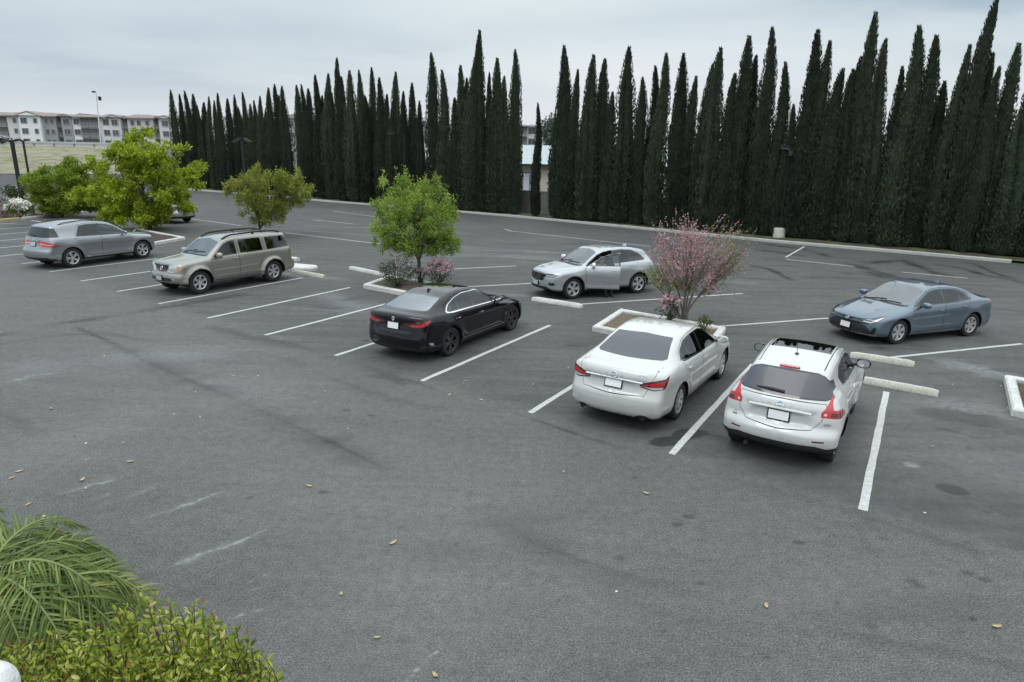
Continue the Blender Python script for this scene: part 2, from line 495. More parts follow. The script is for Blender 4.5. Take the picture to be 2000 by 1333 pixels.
    line(dark, [(1485, 490), (1530, 494), (1560, 500)], .40, .7); line(dark, [(1500, 478), (1570, 487), (1610, 498), (1640, 512), (1700, 527), (1760, 545)], .22, .75)
    line(dark, [(1670, 518), (1720, 512), (1760, 508), (1790, 520), (1830, 535), (1880, 542)], .28, .7)
    line(dark, [(1680, 522), (1720, 540), (1775, 548)], .35, .65); line(dark, [(1830, 517), (1880, 525), (1920, 537), (2000, 552)], .18, .65)
    line(dark, [(1900, 515), (1940, 533), (1980, 545), (2000, 560)], .14, .6); line(dark, [(1540, 520), (1660, 535)], .10, .4)
    line(dark, [(1930, 600), (2000, 610)], .15, .5)
    spot(dark, 1620, 543, 1.2, .3, .3, 0, .6)
    line(dark, [(560, 397), (640, 404), (720, 420)], .12, .5); line(dark, [(380, 383), (420, 384)], .3, .6); line(dark, [(900, 430), (1060, 445)], .12, .25)
    for py in (470, 480, 492, 500, 515, 440, 430, 530, 560, 590):
        x0 = rng.uniform(500, 1400)
        line(dark if py % 4 else pale, [(x0, py), (x0 + 160, py + rng.uniform(2, 12)), (x0 + 380, py + rng.uniform(6, 28))], .16, .3)
        line(pale, [(x0 + 60, py + 12), (x0 + 260, py + 24)], .14, .25)
    # pale scrapes and healed cracks
    for pts in ([(180, 996), (240, 975), (297, 954)], [(108, 970), (160, 952), (217, 939)], [(260, 1022), (310, 1004), (366, 985), (440, 960)], [(155, 987), (211, 966)],
                [(347, 1103), (400, 1080), (458, 1062), (520, 1035)], [(477, 1143), (551, 1106)], [(496, 1152), (560, 1122), (600, 1106), (650, 1082)], [(465, 1205), (520, 1185), (573, 1155), (640, 1130)],
                [(551, 1217), (600, 1196), (660, 1170)], [(790, 1333), (820, 1300), (863, 1263)], [(0, 750), (60, 735), (130, 725)], [(20, 905), (90, 885), (160, 872)], 
                [(640, 1000), (720, 975), (800, 950)], [(60, 930), (150, 905)], [(200, 1010), (255, 990)]):
        q = []
        for (x1, y1), (x2, y2) in zip(pts[:-1], pts[1:]):
            k = max(2, int(math.hypot(x2 - x1, y2 - y1) / 9))
            q += [(x1 + (x2 - x1) * i / k + rng.normal() * 1.6, y1 + (y2 - y1) * i / k + rng.normal() * 1.4) for i in range(k)]
        q.append(pts[-1])
        line(pale, q, .015, .6, 1.1); line(pale, pts, .06, .14, .9)
    line(pale, [(560, 560), (620, 575), (700, 600)], .5, .30); line(pale, [(880, 500), (1010, 500), (1200, 515)], .5, .2)
    line(pale, [(560, 535), (660, 545)], .3, .35); line(pale, [(60, 720), (200, 700), (380, 690)], .7, .18); line(pale, [(1820, 700), (1990, 740)], .4, .3)
    spot(pale, 1780, 908, .12, .1, .6); spot(pale, 1750, 800, .8, .3, .2, 0, .8); spot(pale, 480, 760, 1.2, .8, .2, 0, .9); spot(brown, 880, 1080, .5, .25, .35, 0, .8); spot(brown, 1040, 1010, .4, .3, .25, 0, .8)
    spot(brown, 720, 530, .6, .5, .2); spot(brown, 590, 560, 1.0, .4, .25, 0, .7)
    # the stalls were resurfaced: darker and finer than the driving lane
    ux = (X - O0.x) * EV.x + (Y - O0.y) * EV.y
    nv = Vector((math.cos(EA - math.pi / 2), math.sin(EA - math.pi / 2)))
    uy = (X - O0.x) * nv.x + (Y - O0.y) * nv.y
    lane = 1 / (1 + np.exp((uy - .15 + .05 * wob) * 14))
    I = np.arange(nx * ny).reshape(ny, nx)
    F = np.stack([I[:-1, :-1], I[:-1, 1:], I[1:, 1:], I[1:, :-1]], -1).reshape(-1, 4)
    me = bpy.data.meshes.new('asphalt')
    me.vertices.add(len(X)); me.vertices.foreach_set('co', np.stack([X, Y, np.zeros_like(X)], 1).ravel())
    me.loops.add(F.size); me.loops.foreach_set('vertex_index', F.ravel().astype(np.int32))
    me.polygons.add(len(F)); me.polygons.foreach_set('loop_start', (np.arange(len(F)) * 4).astype(np.int32))
    me.update(calc_edges=True)
    for nme, arr in (('stain', dark), ('scrape', pale), ('oil', brown), ('lane', lane)):
        a = me.attributes.new(nme, 'FLOAT', 'POINT'); a.data.foreach_set('value', arr.astype(np.float32))
    mt, t, b = newmat('asphalt')
    v = tex_obj(t)
    def att(n_): return N(t, 'ShaderNodeAttribute', attribute_name=n_).outputs['Fac']
    big = noise(t, v, .22, 3, .5); med = noise(t, v, 1.6, 5, .6); fin = noise(t, v, 52, 4, .8); grit = noise(t, v, 95, 2, .6)
    vor = N(t, 'ShaderNodeTexVoronoi', i_Scale=60.0); t.links.new(v, vor.inputs['Vector'])
    mp_ = N(t, 'ShaderNodeMapping'); mp_.inputs['Rotation'].default_value = (0, 0, -EA); mp_.inputs['Scale'].default_value = (.35, 2.2, 1)
    t.links.new(v, mp_.inputs[0]); streak = noise(t, mp_.outputs[0], 1.1, 5, .6)
    c0 = mixc(t, maprange(t, big, .35, .65), (.072, .072, .069), (.100, .099, .093))
    c0 = mixc(t, maprange(t, med, .38, .66, 0, .50), c0, (.124, .122, .113))
    c0 = mixc(t, maprange(t, streak, .42, .66, 0, .75), c0, (.056, .057, .058))
    c1 = mixc(t, att('lane'), mixc(t, .10, c0, (.05, .051, .052)), mixc(t, .55, c0, (.126, .125, .118)))
    mot = noise(t, v, 7.0, 4, .75)
    c1 = mixc(t, 1.0, c1, N_gray(t, maprange(t, mot, .32, .68, .80, 1.20)), 'MULTIPLY')
    spk = noise(t, v, 140, 1, .5)
    c1 = mixc(t, maprange(t, spk, .70, .76, 0, .55), c1, (.34, .34, .32))
    # aggregate
    ga = maprange(t, fin, .36, .64, .28, 1.76); gb = maprange(t, grit, .3, .7, .75, 1.25); gc = maprange(t, vor.outputs['Distance'], 0, .9, 1.20, .82)
    lanef = att('lane')
    gm = mth(t, 'MULTIPLY', mth(t, 'MULTIPLY', ga, gb), gc)
    gmn = N(t, 'ShaderNodeMixRGB'); t.links.new(maprange(t, lanef, 0, 1, .55, 1.0), gmn.inputs[0]); gmn.inputs[1].default_value = (1, 1, 1, 1); t.links.new(gm, gmn.inputs[2])
    c2 = mixc(t, 1.0, c1, gmn.outputs[0], 'MULTIPLY')
    br = noise(t, v, 9, 5, .65)
    st = mth(t, 'MULTIPLY', att('stain'), maprange(t, br, .3, .65, .65, 1.3), True)
    c3 = mixc(t, st, c2, mixc(t, .5, (.012, .012, .013), mixc(t, 1.0, c2, (.30, .30, .30), 'MULTIPLY')))
    pa = mth(t, 'MULTIPLY', att('scrape'), maprange(t, br, .35, .6, .3, 1.3), True)
    c4 = mixc(t, pa, c3, (.25, .255, .25))
    oi = mth(t, 'MULTIPLY', att('oil'), maprange(t, med, .3, .6, .3, 1.2), True)
    c5 = mixc(t, mth(t, 'MULTIPLY', oi, .85), c4, (.055, .053, .044))
    t.links.new(c5, b.inputs['Base Color'])
    t.links.new(maprange(t, st, 0, 1, .80, .72), b.inputs['Roughness'])
    b.inputs['Specular IOR Level'].default_value = .5
    bp = N(t, 'ShaderNodeBump', i_Strength=.55, i_Distance=.012)
    t.links.new(mth(t, 'ADD', fin, mth(t, 'MULTIPLY', grit, .6)), bp.inputs['Height']); t.links.new(bp.outputs[0], b.inputs['Normal'])
    link('asphalt_lot', me, None, [mt], kind='structure')

# ---------------------------------------------------------------- painted lines
def line_material():
    mt, t, b = newmat('worn_white_paint')
    v = tex_obj(t)
    n1 = noise(t, v, 14, 6, .7); n2 = noise(t, v, 70, 3, .6)
    w = mth(t, 'ADD', mth(t, 'MULTIPLY', n1, .45), mth(t, 'MULTIPLY', n2, .55))
    c = mixc(t, maprange(t, w, .36, .62), (.33, .33, .33), (.62, .62, .60))
    t.links.new(c, b.inputs['Base Color']); b.inputs['Roughness'].default_value = .8
    return mt
def painted_line(a, b, w=.10, mat=None):
    d = (b - a).normalized(); n = Vector((-d.y, d.x, 0)) * (w / 2)
    L = (b - a).length; k = max(2, int(L / .25))
    rg = random.Random(int(a.x * 100))
    vs = []
    for i in range(k + 1):
        p = a.lerp(b, i / k); j1 = rg.uniform(-.006, .006); j2 = rg.uniform(-.006, .006)
        vs += [(p + n * (1 + j1 / w * 2)) + Vector((0, 0, .005)), (p - n * (1 + j2 / w * 2)) + Vector((0, 0, .005))]
    mb = MB(); mb.add(vs, [(2 * i + 1, 2 * i + 3, 2 * i + 2, 2 * i) for i in range(k)])
    return mb.obj('painted_line', mat, None, smooth=False, kind='structure')
def make_lines():
    mt = line_material()
    far = {0: (1731, 766), 1: (1470, 712), 3: (1074, 636), 5: (770, 590), 6: (684, 562), 7: (592, 543)}
    for k in range(0, 19):
        a = O0 + EV * (SP * k)
        if k in far: b = G(*far[k])
        else: b = a + DV * 5.0
        painted_line(a, b, .105, mt)
    for p, q in (((1115, 596), (1450, 574)), ((1390, 639), (1618, 622)), ((1738, 699), (1996, 672)), ((884, 526), (1008, 520)), ((905, 561), (1040, 554)),
                 ((558, 455), (742, 477)), ((365, 427), (470, 441)), ((1000, 452), (1270, 482)), ((1535, 503), (1571, 482)), ((1535, 507), (1668, 521)), ((1760, 532), (1890, 544)),
                 ((650, 413), (735, 424)), ((0, 392), (14, 391)), ((610, 430), (690, 438)), ((0, 414), (60, 416)), ((1170, 505), (1290, 517)), ((985, 448), (1000, 452))):
        painted_line(G(*p), G(*q), .10, mt)

# ---------------------------------------------------------------- concrete kerbs, islands, wheel stops
def concrete_paint(name, col=(.72, .72, .69), amt=.6, cream=False):
    mt, t, b = newmat(name)
    v = tex_obj(t)
    n1 = noise(t, v, 3.5, 6, .65); n2 = noise(t, v, 28, 4, .6)
    c = mixc(t, maprange(t, n1, .35, .7, 0, amt), col, (.36, .345, .30))
    c = mixc(t, maprange(t, n2, .54, .66, 0, .7), c, (.24, .23, .21))
    t.links.new(c, b.inputs['Base Color']); b.inputs['Roughness'].default_value = .85
    bp = N(t, 'ShaderNodeBump', i_Strength=.4, i_Distance=.01); t.links.new(n2, bp.inputs['Height']); t.links.new(bp.outputs[0], b.inputs['Normal'])
    return mt
def kerb_run(mb, pts, w=.15, h=.15, closed=False, jit=.0):
    """kerb with chamfered top along ground points"""
    n = len(pts)
    prof = [(-w / 2, -.05), (-w / 2, h - .03), (-w / 2 + .03, h), (w / 2 - .03, h), (w / 2, h - .03), (w / 2, -.05)]
    vs = []
    for i, p in enumerate(pts):
        a = pts[i - 1] if (i > 0 or closed) else p; c_ = pts[(i + 1) % n] if (i < n - 1 or closed) else p
        d1 = (p - a); d2 = (c_ - p)
        d1 = d1.normalized() if d1.length > 1e-6 else d2.normalized(); d2 = d2.normalized() if d2.length > 1e-6 else d1
        nn = Vector((-(d1 + d2).y, (d1 + d2).x, 0)).normalized()
        sc = 1 / max(.45, nn.dot(Vector((-d1.y, d1.x, 0))))
        for (u, z) in prof: vs.append(p + nn * (u * sc) + Vector((0, 0, z + random.uniform(-jit, jit))))
    k = len(prof); fs = []
    for i in range(n if closed else n - 1):
        j = (i + 1) % n
        for q in range(k - 1): fs.append((i * k + q, j * k + q, j * k + q + 1, i * k + q + 1))
    if not closed: fs += [tuple(range(k)), tuple((n - 1) * k + q for q in range(k))[::-1]]
    mb.add(vs, fs)
def soil_material(name='mulch', a=(.045, .032, .024), b_=(.14, .11, .085), green=0.0):
    mt, t, b = newmat(name)
    v = tex_obj(t)
    n1 = noise(t, v, 30, 5, .7); n2 = noise(t, v, 1.5, 4, .6)
    c = mixc(t, maprange(t, n1, .35, .65), a, b_)
    if green: c = mixc(t, maprange(t, n2, .5, .6, 0, green), c, (.10, .14, .03))
    t.links.new(c, b.inputs['Base Color']); b.inputs['Roughness'].default_value = .95
    bp = N(t, 'ShaderNodeBump', i_Strength=.9, i_Distance=.03); t.links.new(n1, bp.inputs['Height']); t.links.new(bp.outputs[0], b.inputs['Normal'])
    return mt
def island(quad, label, soil, white, name='planter_island', h=.15):
    root = empty(name, quad[0], label=label, cat='planter')
    o = quad[0]
    cen = sum(quad, Vector((0, 0, 0))) / len(quad)
    mb = MB(); kerb_run(mb, [q + (cen - q).normalized() * .09 - o for q in quad], .18, h, True)
    mb.obj('kerb', white, root, smooth=False)
    mb = MB(); n = 14
    q = [p + (cen - p).normalized() * .15 - o for p in quad]
    vs = []; rg = random.Random(5)
    for i in range(n + 1):
        for j in range(n + 1):
            p = (q[0].lerp(q[1], i / n)).lerp(q[3].lerp(q[2], i / n), j / n)
            e = min(i, j, n - i, n - j) / n
            vs.append(p + Vector((0, 0, .07 + .09 * min(1, e * 4) + rg.uniform(-.015, .02))))
    mb.add(vs, [(i * (n + 1) + j, (i + 1) * (n + 1) + j, (i + 1) * (n + 1) + j + 1, i * (n + 1) + j + 1) for i in range(n) for j in range(n)])
    mb.obj('soil', soil, root)
    return root
def rect_island(P4, P1, P2):
    """corners from three seen ones: P4 near-left, P1 far-left, P2 far-right"""
    return [P4, P4 + (P2 - P1), P2, P1]
def wheel_stop(a, b, label, mat):
    root_p = (a + b) / 2; L = (b - a).length; d = (b - a).normalized()
    w, h = .17, .125
    n = 12; vs = []; rg = random.Random(int(L * 1000))
    prof = [(-w / 2, 0), (-w / 2, .03), (-w * .30, h - .012), (-w * .22, h), (w * .22, h), (w * .30, h - .012), (w / 2, .03), (w / 2, 0)]
    for i in range(n + 1):
        x = -L / 2 + L * i / n; e = 1.0
        if i in (0, n): e = .80
        for (u, z) in prof: vs.append((x, u * e, max(0, z * (e if z > .05 else 1)) + (rg.uniform(-.002, .002) if z > .02 else 0)))
    k = len(prof)
    fs = [(i * k + q, (i + 1) * k + q, (i + 1) * k + q + 1, i * k + q + 1) for i in range(n) for q in range(k - 1)]
    fs += [tuple(range(k)), tuple(n * k + q for q in range(k))[::-1]]
    mb = MB(); mb.add(vs, fs)
    o = mb.obj('wheel_stop', mat, None, smooth=True, angle=30, label=label, cat='wheel stop', group='concrete wheel stops in the lot')
    o.location = root_p; o.rotation_euler = (0, 0, math.atan2(d.y, d.x))
    return o
def make_hardscape():
    white = concrete_paint('painted_concrete'); cream = concrete_paint('cream_concrete', (.58, .57, .48), .5); pale = concrete_paint('kerb_concrete', (.52, .52, .48), .5)
    mulch = soil_material(); M['mulch'] = mulch; M['white_concrete'] = white; M['cream_concrete'] = cream
    # the long kerb in front of the cypresses
    pts = [G(*p) for p in ((330, 369), (375, 372), (520, 384), (640, 395), (820, 409), (1010, 425), (1250, 448), (1500, 473), (1750, 494), (1975, 514))]
    dense = []
    for a, b in zip(pts[:-1], pts[1:]):
        k = max(1, int((b - a).length / 1.5)); dense += [a.lerp(b, i / k) for i in range(k)]
    dense.append(pts[-1])
    mb = MB(); kerb_run(mb, dense, .17, .15, False, .004); mb.obj('long_kerb', pale, None, smooth=False, kind='structure')
    # soil strip behind it
    n = len(dense); vs = []; fs = []; rg = random.Random(9)
    K = 5
    ext = [dense[0] - KD * 6] + dense + [dense[-1] + KD * 6, dense[-1] + KD * 18]
    for i, p in enumerate(ext):
        for k in range(K + 1):
            vs.append(p + KN * (.07 + 3.1 * k / K) + Vector((0, 0, .11 + (.04 if k else 0) + rg.uniform(0, .05) * (k > 0))))
    for i in range(len(ext) - 1):
        for k in range(K): fs.append((i * (K + 1) + k, (i + 1) * (K + 1) + k, (i + 1) * (K + 1) + k + 1, i * (K + 1) + k + 1))
    mb = MB(); mb.add(vs, fs); mb.obj('soil_strip', soil_material('strip_soil', (.035, .028, .02), (.10, .085, .06), .75), None, kind='structure')
    # islands in the rows
    dv = (G(1215, 614) - G(1158, 646)); P4 = G(1158, 647); P1 = G(1211, 613); P2 = G(1416, 650)
    island(rect_island(P4, P1, P2), 'white kerbed planter in front of the white sedan with the pink blossom tree', mulch_pale := soil_material('dry_mulch', (.07, .055, .035), (.22, .17, .12)), white)
    P4 = G(711, 563); P1 = G(762, 545); P2 = P1 + (G(808, 546) - G(766, 534)).normalized() * 3.1
    P2 = P1 + (-EV) * 3.0
    island([P4, P4 - EV * 3.0, P2, P1], 'white kerbed planter with rose bushes and round green tree', mulch, white)
    e_ = -EV
    Pr = G(362, 469)
    qa = G(305, 479); qb = G(300, 457.5)
    island([Pr + (qa - Pr) * 2.2, Pr, Pr + (qb - Pr).normalized() * .12, Pr + (qb - Pr) * 1.6], 'white kerbed triangular planter right of the grey green vehicle', soil_material('wet_mulch', (.03, .022, .017), (.09, .065, .05)), white)
    a = G(617, 529); c0 = G(560, 524); hw_ = .42
    mb = MB(); dx_ = (c0 - a).normalized(); dy_ = Vector((-dx_.y, dx_.x, 0)); ce = a + dx_ * hw_
    prof = []
    for sc_, z in ((1.0, -.02), (1.0, .09), (.93, .135), (.80, .15)):
        ring = [ce + (dx_ * (-math.cos(t)) + dy_ * math.sin(t)) * hw_ * sc_ for t in np.linspace(-math.pi / 2, math.pi / 2, 12)]
        ring += [ce + dx_ * 2.3 + dy_ * hw_ * sc_, ce + dx_ * 2.3 - dy_ * hw_ * sc_]
        prof.append([p - ce + Vector((0, 0, z)) for p in ring])
    kk = len(prof[0])
    mb.add([p for r_ in prof for p in r_], [(i * kk + j, i * kk + (j + 1) % kk, (i + 1) * kk + (j + 1) % kk, (i + 1) * kk + j) for i in range(3) for j in range(kk)] + [tuple(3 * kk + j for j in range(kk))])
    o = mb.obj('island_nose', white, None, angle=30, label='white rounded concrete island end behind the tan vehicle', cat='kerb'); o.location = ce
    a = G(583, 511); mb = MB(); kerb_run(mb, [G(583, 511) - a, G(566, 509) - a, G(540, 506) - a], .2, .15)
    o = mb.obj('kerb_end', white, None, smooth=False, label='short white kerb end showing past the tail of the tan vehicle', cat='kerb'); o.location = a
    P4 = G(1976, 812); P1 = G(1962, 746)
    island([P4, P4 - EV * 3.2, P1 - EV * 3.2, P1], 'white kerbed planter cut by the right edge of the lot view', mulch, white)
    for p, q, lb, m_ in (((1040, 587), (1137, 602), 'white concrete wheel stop in front of the silver blue vehicle', white),
                         ((1660, 697), (1785, 716), 'cream wheel stop farther from the white crossover, behind its twin', cream),
                         ((1680, 746), (1832, 774), 'cream wheel stop right beside the front of the white crossover', cream),
                         ((684, 526), (752, 540), 'white wheel stop left of the rose planter', white),
                         ((572, 533), (634, 544), 'weathered yellowish wheel stop behind the tan vehicle', cream)):
        a, b = G(*p), G(*q)
        wheel_stop(a, b, lb, m_)
    # left: kerbed bed with yellow and white kerb
    k = concrete_paint('yellow_kerb_paint', (.55, .45, .16), .3)
    mb = MB(); kerb_run(mb, [G(-260, 443), G(0, 433), G(38, 430)], .16, .15); mb.obj('yellow_kerb', k, None, smooth=False, kind='structure')
    mb = MB(); kerb_run(mb, [G(38, 430), G(90, 425), G(150, 419), G(235, 410)], .16, .15); mb.obj('white_kerb', white, None, smooth=False, kind='structure')
    bed = [G(-260, 441), G(38, 428.5), G(150, 418), G(235, 409), G(235, 404), G(100, 411), G(30, 414), G(-260, 422)]
    mb = MB(); mb.add([p + Vector((0, 0, .12)) for p in bed], [tuple(range(len(bed)))]); mb.obj('planting_bed', soil_material('red_soil', (.06, .035, .025), (.16, .10, .075)), None, smooth=False, kind='structure')
    ppl = line_material()
    painted_line(G(62, 431), G(92, 436), .12, ppl)

# ---------------------------------------------------------------- far setting
def block_material(name, col, sx=.4, sy=.2, mortar=.6, rot=0.0):
    mt, t, b = newmat(name)
    tcn = N(t, 'ShaderNodeTexCoord')
    mp_ = N(t, 'ShaderNodeMapping'); mp_.inputs['Rotation'].default_value = (math.pi / 2, 0, 0)
    t.links.new(tcn.outputs['Object'], mp_.inputs[0])
    br = N(t, 'ShaderNodeTexBrick', i_Scale=1.0)
    br.inputs['Brick Width'].default_value = sx; br.inputs['Row Height'].default_value = sy; br.inputs['Mortar Size'].default_value = .012
    br.inputs['Color1'].default_value = (*col, 1); br.inputs['Color2'].default_value = (*(q * .9 for q in col), 1); br.inputs['Mortar'].default_value = (*(q * mortar for q in col), 1)
    t.links.new(mp_.outputs[0], br.inputs['Vector'])
    n1 = noise(t, tcn.outputs['Object'], 1.2, 6, .7)
    c = mixc(t, maprange(t, n1, .4, .75, 0, .5), br.outputs['Color'], tuple(q * .55 for q in col))
    t.links.new(c, b.inputs['Base Color']); b.inputs['Roughness'].default_value = .9
    return mt
def wall_obj(name, a, b, h, th, mats, **kw):
    L = (b - a).length; d = (b - a).normalized()
    mb = MB(); mb.box((L / 2, 0, h / 2 - .1), (L, th, h + .2))
    o = mb.obj(name, mats, None, smooth=False, **kw)
    o.location = a; o.rotation_euler = (0, 0, math.atan2(d.y, d.x))
    cap = MB(); cap.box((L / 2, 0, h + .03), (L, th + .05, .06)); cap.obj('coping', mats, o, smooth=False)
    return o
def building(name, label, ctr_pts, D, floors, z0, segs, fh, mats, roof_mat, depth=14):
    """facade described by segments (px0, px1, material, setback, roof kind); stands at distance Y = D"""
    x0 = at_dist(segs[0][0], 260, D).x
    root = empty(name, (x0, D, z0), label=label, cat='building')
    winm, dark, frm = M['far_glass'], M['far_dark'], M['far_trim']
    for k, (p0, p1, mt, sb, roof, wins) in enumerate(segs):
        xa = at_dist(p0, 260, D).x - x0; xb = at_dist(p1, 260, D).x - x0
        H = fh * floors + (0.0)
        w = xb - xa
        mb = MB(); mb.box(((xa + xb) / 2, sb + depth / 2 + .01 * k, H / 2 - 3), (w, depth, H + 6)); mb.obj('wall', mats[mt], root, smooth=False)
        rb = MB()
        e = .7; zt = H
        if roof == 'gable':
            hh = w * .17
            vs = [(xa - e, sb - e, zt), (xb + e, sb - e, zt), ((xa + xb) / 2, sb - e, zt + hh + .2), (xa - e, sb + depth, zt), (xb + e, sb + depth, zt), ((xa + xb) / 2, sb + depth, zt + hh + .2)]
            rb.add(vs, [(0, 1, 2), (0, 2, 5, 3), (1, 4, 5, 2), (3, 5, 4)])
            rb.obj('roof', roof_mat, root, smooth=False)
            g = MB(); g.add([(xa + .3, sb - e - .02, zt + .02), (xb - .3, sb - e - .02, zt + .02), ((xa + xb) / 2, sb - e - .02, zt + hh - .25)], [(0, 1, 2)]); g.obj('gable', mats[mt], root, smooth=False)
        else:
            hh = 1.0 if roof == 'hip' else .5
            ins = 2.2
            rb.add([(xa - e, sb - e, zt), (xb + e, sb - e, zt), (xb + e, sb + depth, zt), (xa - e, sb + depth, zt), (xa - e + ins, sb - e + ins, zt + hh), (xb + e - ins, sb - e + ins, zt + hh), (xb + e - ins, sb + depth - ins, zt + hh), (xa - e + ins, sb + depth - ins, zt + hh)],
                   [(0, 1, 5, 4), (1, 2, 6, 5), (2, 3, 7, 6), (3, 0, 4, 7), (4, 5, 6, 7), (0, 3, 2, 1)])
            rb.box(((xa + xb) / 2, sb - e - .02, zt - .12), (w + 2 * e, .1, .3))
            rb.obj('roof', roof_mat, root, smooth=False)
        for fl in range(floors):
            for (u, kind) in wins:
                cx = xa + w * u; cz = fh * fl + fh * .52
                f = MB()
                if kind == 'w':
                    f.box((cx, sb - .05, cz), (1.9, .12, 1.6)); fo = f.obj('window', frm, root, smooth=False)
                    g = MB(); g.box((cx - .42, sb - .10, cz), (.74, .06, 1.36)); g.box((cx + .42, sb - .10, cz), (.74, .06, 1.36)); g.obj('pane', winm, fo, smooth=False)
                elif kind == 's':
                    f.box((cx, sb - .05, cz), (1.1, .12, 1.4)); fo = f.obj('window', frm, root, smooth=False)
                    g = MB(); g.box((cx, sb - .10, cz), (.86, .06, 1.18)); g.obj('pane', winm, fo, smooth=False)
                else:
                    f.box((cx, sb - .04, cz - .1), (2.6, .10, 2.3)); fo = f.obj('balcony_opening', dark, root, smooth=False)
                    r_ = MB(); r_.box((cx, sb - .75, cz - .95), (3.0, .06, .08)); r_.box((cx, sb - .75, cz - .35), (3.0, .06, .06)); r_.box((cx, sb - .42, cz - 1.3), (3.0, .8, .14))
                    for q in range(9): r_.box((cx - 1.45 + q * .3625, sb - .75, cz - .75), (.05, .05, .9))
                    r_.obj('railing', frm, fo, smooth=False)
    return root
def make_far():
    M['far_glass'] = pmat('far_glass', (.10, .105, .115), .45, noise=(.3, .4)); M['far_dark'] = pmat('far_dark', (.13, .13, .13), .8); M['far_trim'] = pmat('far_trim', (.42, .42, .41), .8)
    stw = pmat('white_stucco', (.85, .85, .83), .9, noise=(.4, .05)); stg = pmat('grey_stucco', (.36, .36, .355), .9, noise=(.4, .06)); stb = pmat('beige_stucco', (.66, .65, .62), .9, noise=(.4, .06)); sto = pmat('pale_stucco', (.72, .71, .69), .9)
    rf = pmat('clay_roof', (.27, .225, .21), .9, noise=(1.5, .25)); rg_ = pmat('grey_roof', (.30, .30, .31), .85, noise=(1.5, .2))
    mats = [stw, stg, stb, sto]
    D = 200.0
    zt = at_dist(200, 229, D).z
    zb = 1.2; fl = 4; fh = (zt - zb) / fl
    segs = [(-60, 12, 0, 3, 'hip', [(.3, 'w'), (.75, 'b')]), (12, 42, 2, 1.2, 'hip', [(.5, 's')]), (40, 82, 0, 0, 'gable', [(.25, 'w'), (.78, 's')]), (82, 108, 1, 1.0, 'hip', [(.3, 's'), (.7, 's')]), (108, 124, 2, 2.2, 'gable', [(.5, 'b')]),
            (120, 140, 1, .6, 'gable', [(.5, 'w')]), (140, 158, 0, .9, 'hip', [(.5, 'w')]), (158, 196, 0, .3, 'flat', [(.25, 'b'), (.74, 'b')]), (196, 216, 0, 1.0, 'hip', [(.5, 'w')]), (214, 236, 2, .4, 'gable', [(.5, 'w')]), (234, 250, 2, 1.8, 'gable', [(.5, 'b')]), (248, 298, 2, .8, 'hip', [(.2, 's'), (.45, 's'), (.78, 's')]), (296, 312, 2, 2.0, 'gable', [(.5, 'b')]), (310, 336, 2, .5, 'gable', [(.5, 'w')]), (336, 352, 0, 1.5, 'hip', [(.5, 's')])]
    building('apartment_building', 'long white and grey four storey apartment block beyond the grassy bank at left', None, D, fl, zb, segs, fh, mats, rf)
    D = 190.0; zt = at_dist(780, 236, D).z; fh = (zt - zb) / fl
    building('apartment_building', 'apartment block glimpsed in slits between the middle cypresses', None, D, fl, zb, [(440, 500, 2, 0, 'hip', [(.3, 'w'), (.7, 'b')]), (500, 560, 0, 1, 'gable', [(.3, 'w'), (.7, 'w')]), (556, 600, 1, 0, 'gable', [(.3, 'w'), (.7, 'w')]), (600, 700, 2, 1, 'hip', [(.2, 'b'), (.5, 'w'), (.8, 'w')]), (700, 760, 0, 0, 'hip', [(.3, 'w'), (.7, 'w')]), (760, 850, 2, 1, 'hip', [(.2, 'w'), (.5, 'w'), (.84, 'w')])], fh, mats, rg_)
    D = 185.0; zt = at_dist(1040, 246, D).z; fh = (zt - zb) / fl
    b3 = building('apartment_building', 'cream apartment block with low round tower roof beyond the blue metal roof', None, D, fl, zb, [(985, 1030, 2, 0, 'flat', [(.3, 'w'), (.78, 'b')]), (1030, 1048, 0, 1.5, 'flat', [(.5, 'w')]), (1048, 1074, 3, 0, 'hip', [(.3, 's')]), (1074, 1110, 2, 2, 'flat', [(.3, 'w'), (.7, 'w')])], fh, mats, rg_)
    # far evergreen by it
    # house with the blue metal roof
    hw = pmat('cream_wall', (.76, .70, .58), .9, noise=(.8, .06)); hr = pmat('metal_roof', (.40, .455, .46), .45, .3, noise=(2, .04)); ht = pmat('white_trim', (.82, .84, .88), .6)
    a = G(1060, 430) + KN * 19
    Dh = a.y
    ez = at_dist(1060, 321, Dh).z; rz = at_dist(1060, 285, Dh + 7).z
    xa = at_dist(790, 320, Dh).x; xb = at_dist(1420, 320, Dh).x
    root = empty('house', (xa, Dh, 0), label='low cream house with pale blue metal roof seen through the gap in the cypresses', cat='house')
    w = xb - xa
    mb = MB(); mb.box((w / 2, 5, ez / 2), (w, 10, ez)); mb.obj('wall', hw, root, smooth=False)
    mb = MB(); mb.add([(-.6, -.7, ez), (w + .6, -.7, ez), (w + .6, 5, rz), (-.6, 5, rz), (-.6, 10.7, ez), (w + .6, 10.7, ez)], [(0, 1, 2, 3), (3, 2, 5, 4), (0, 3, 4), (1, 5, 2)])
    k = int(w / .45)
    for i in range(k + 1):
        x = -.5 + i * (w + 1) / k
        mb.add([(x - .02, -.7, ez + .03), (x + .02, -.7, ez + .03), (x + .02, 5, rz + .03), (x - .02, 5, rz + .03)], [(0, 1, 2, 3)])
    mb.obj('roof', hr, root, smooth=False)
    mb = MB(); mb.box((w / 2, -.74, ez - .08), (w + 1.3, .1, .16)); mb.obj('gutter', M['black_plastic'], root, smooth=False)
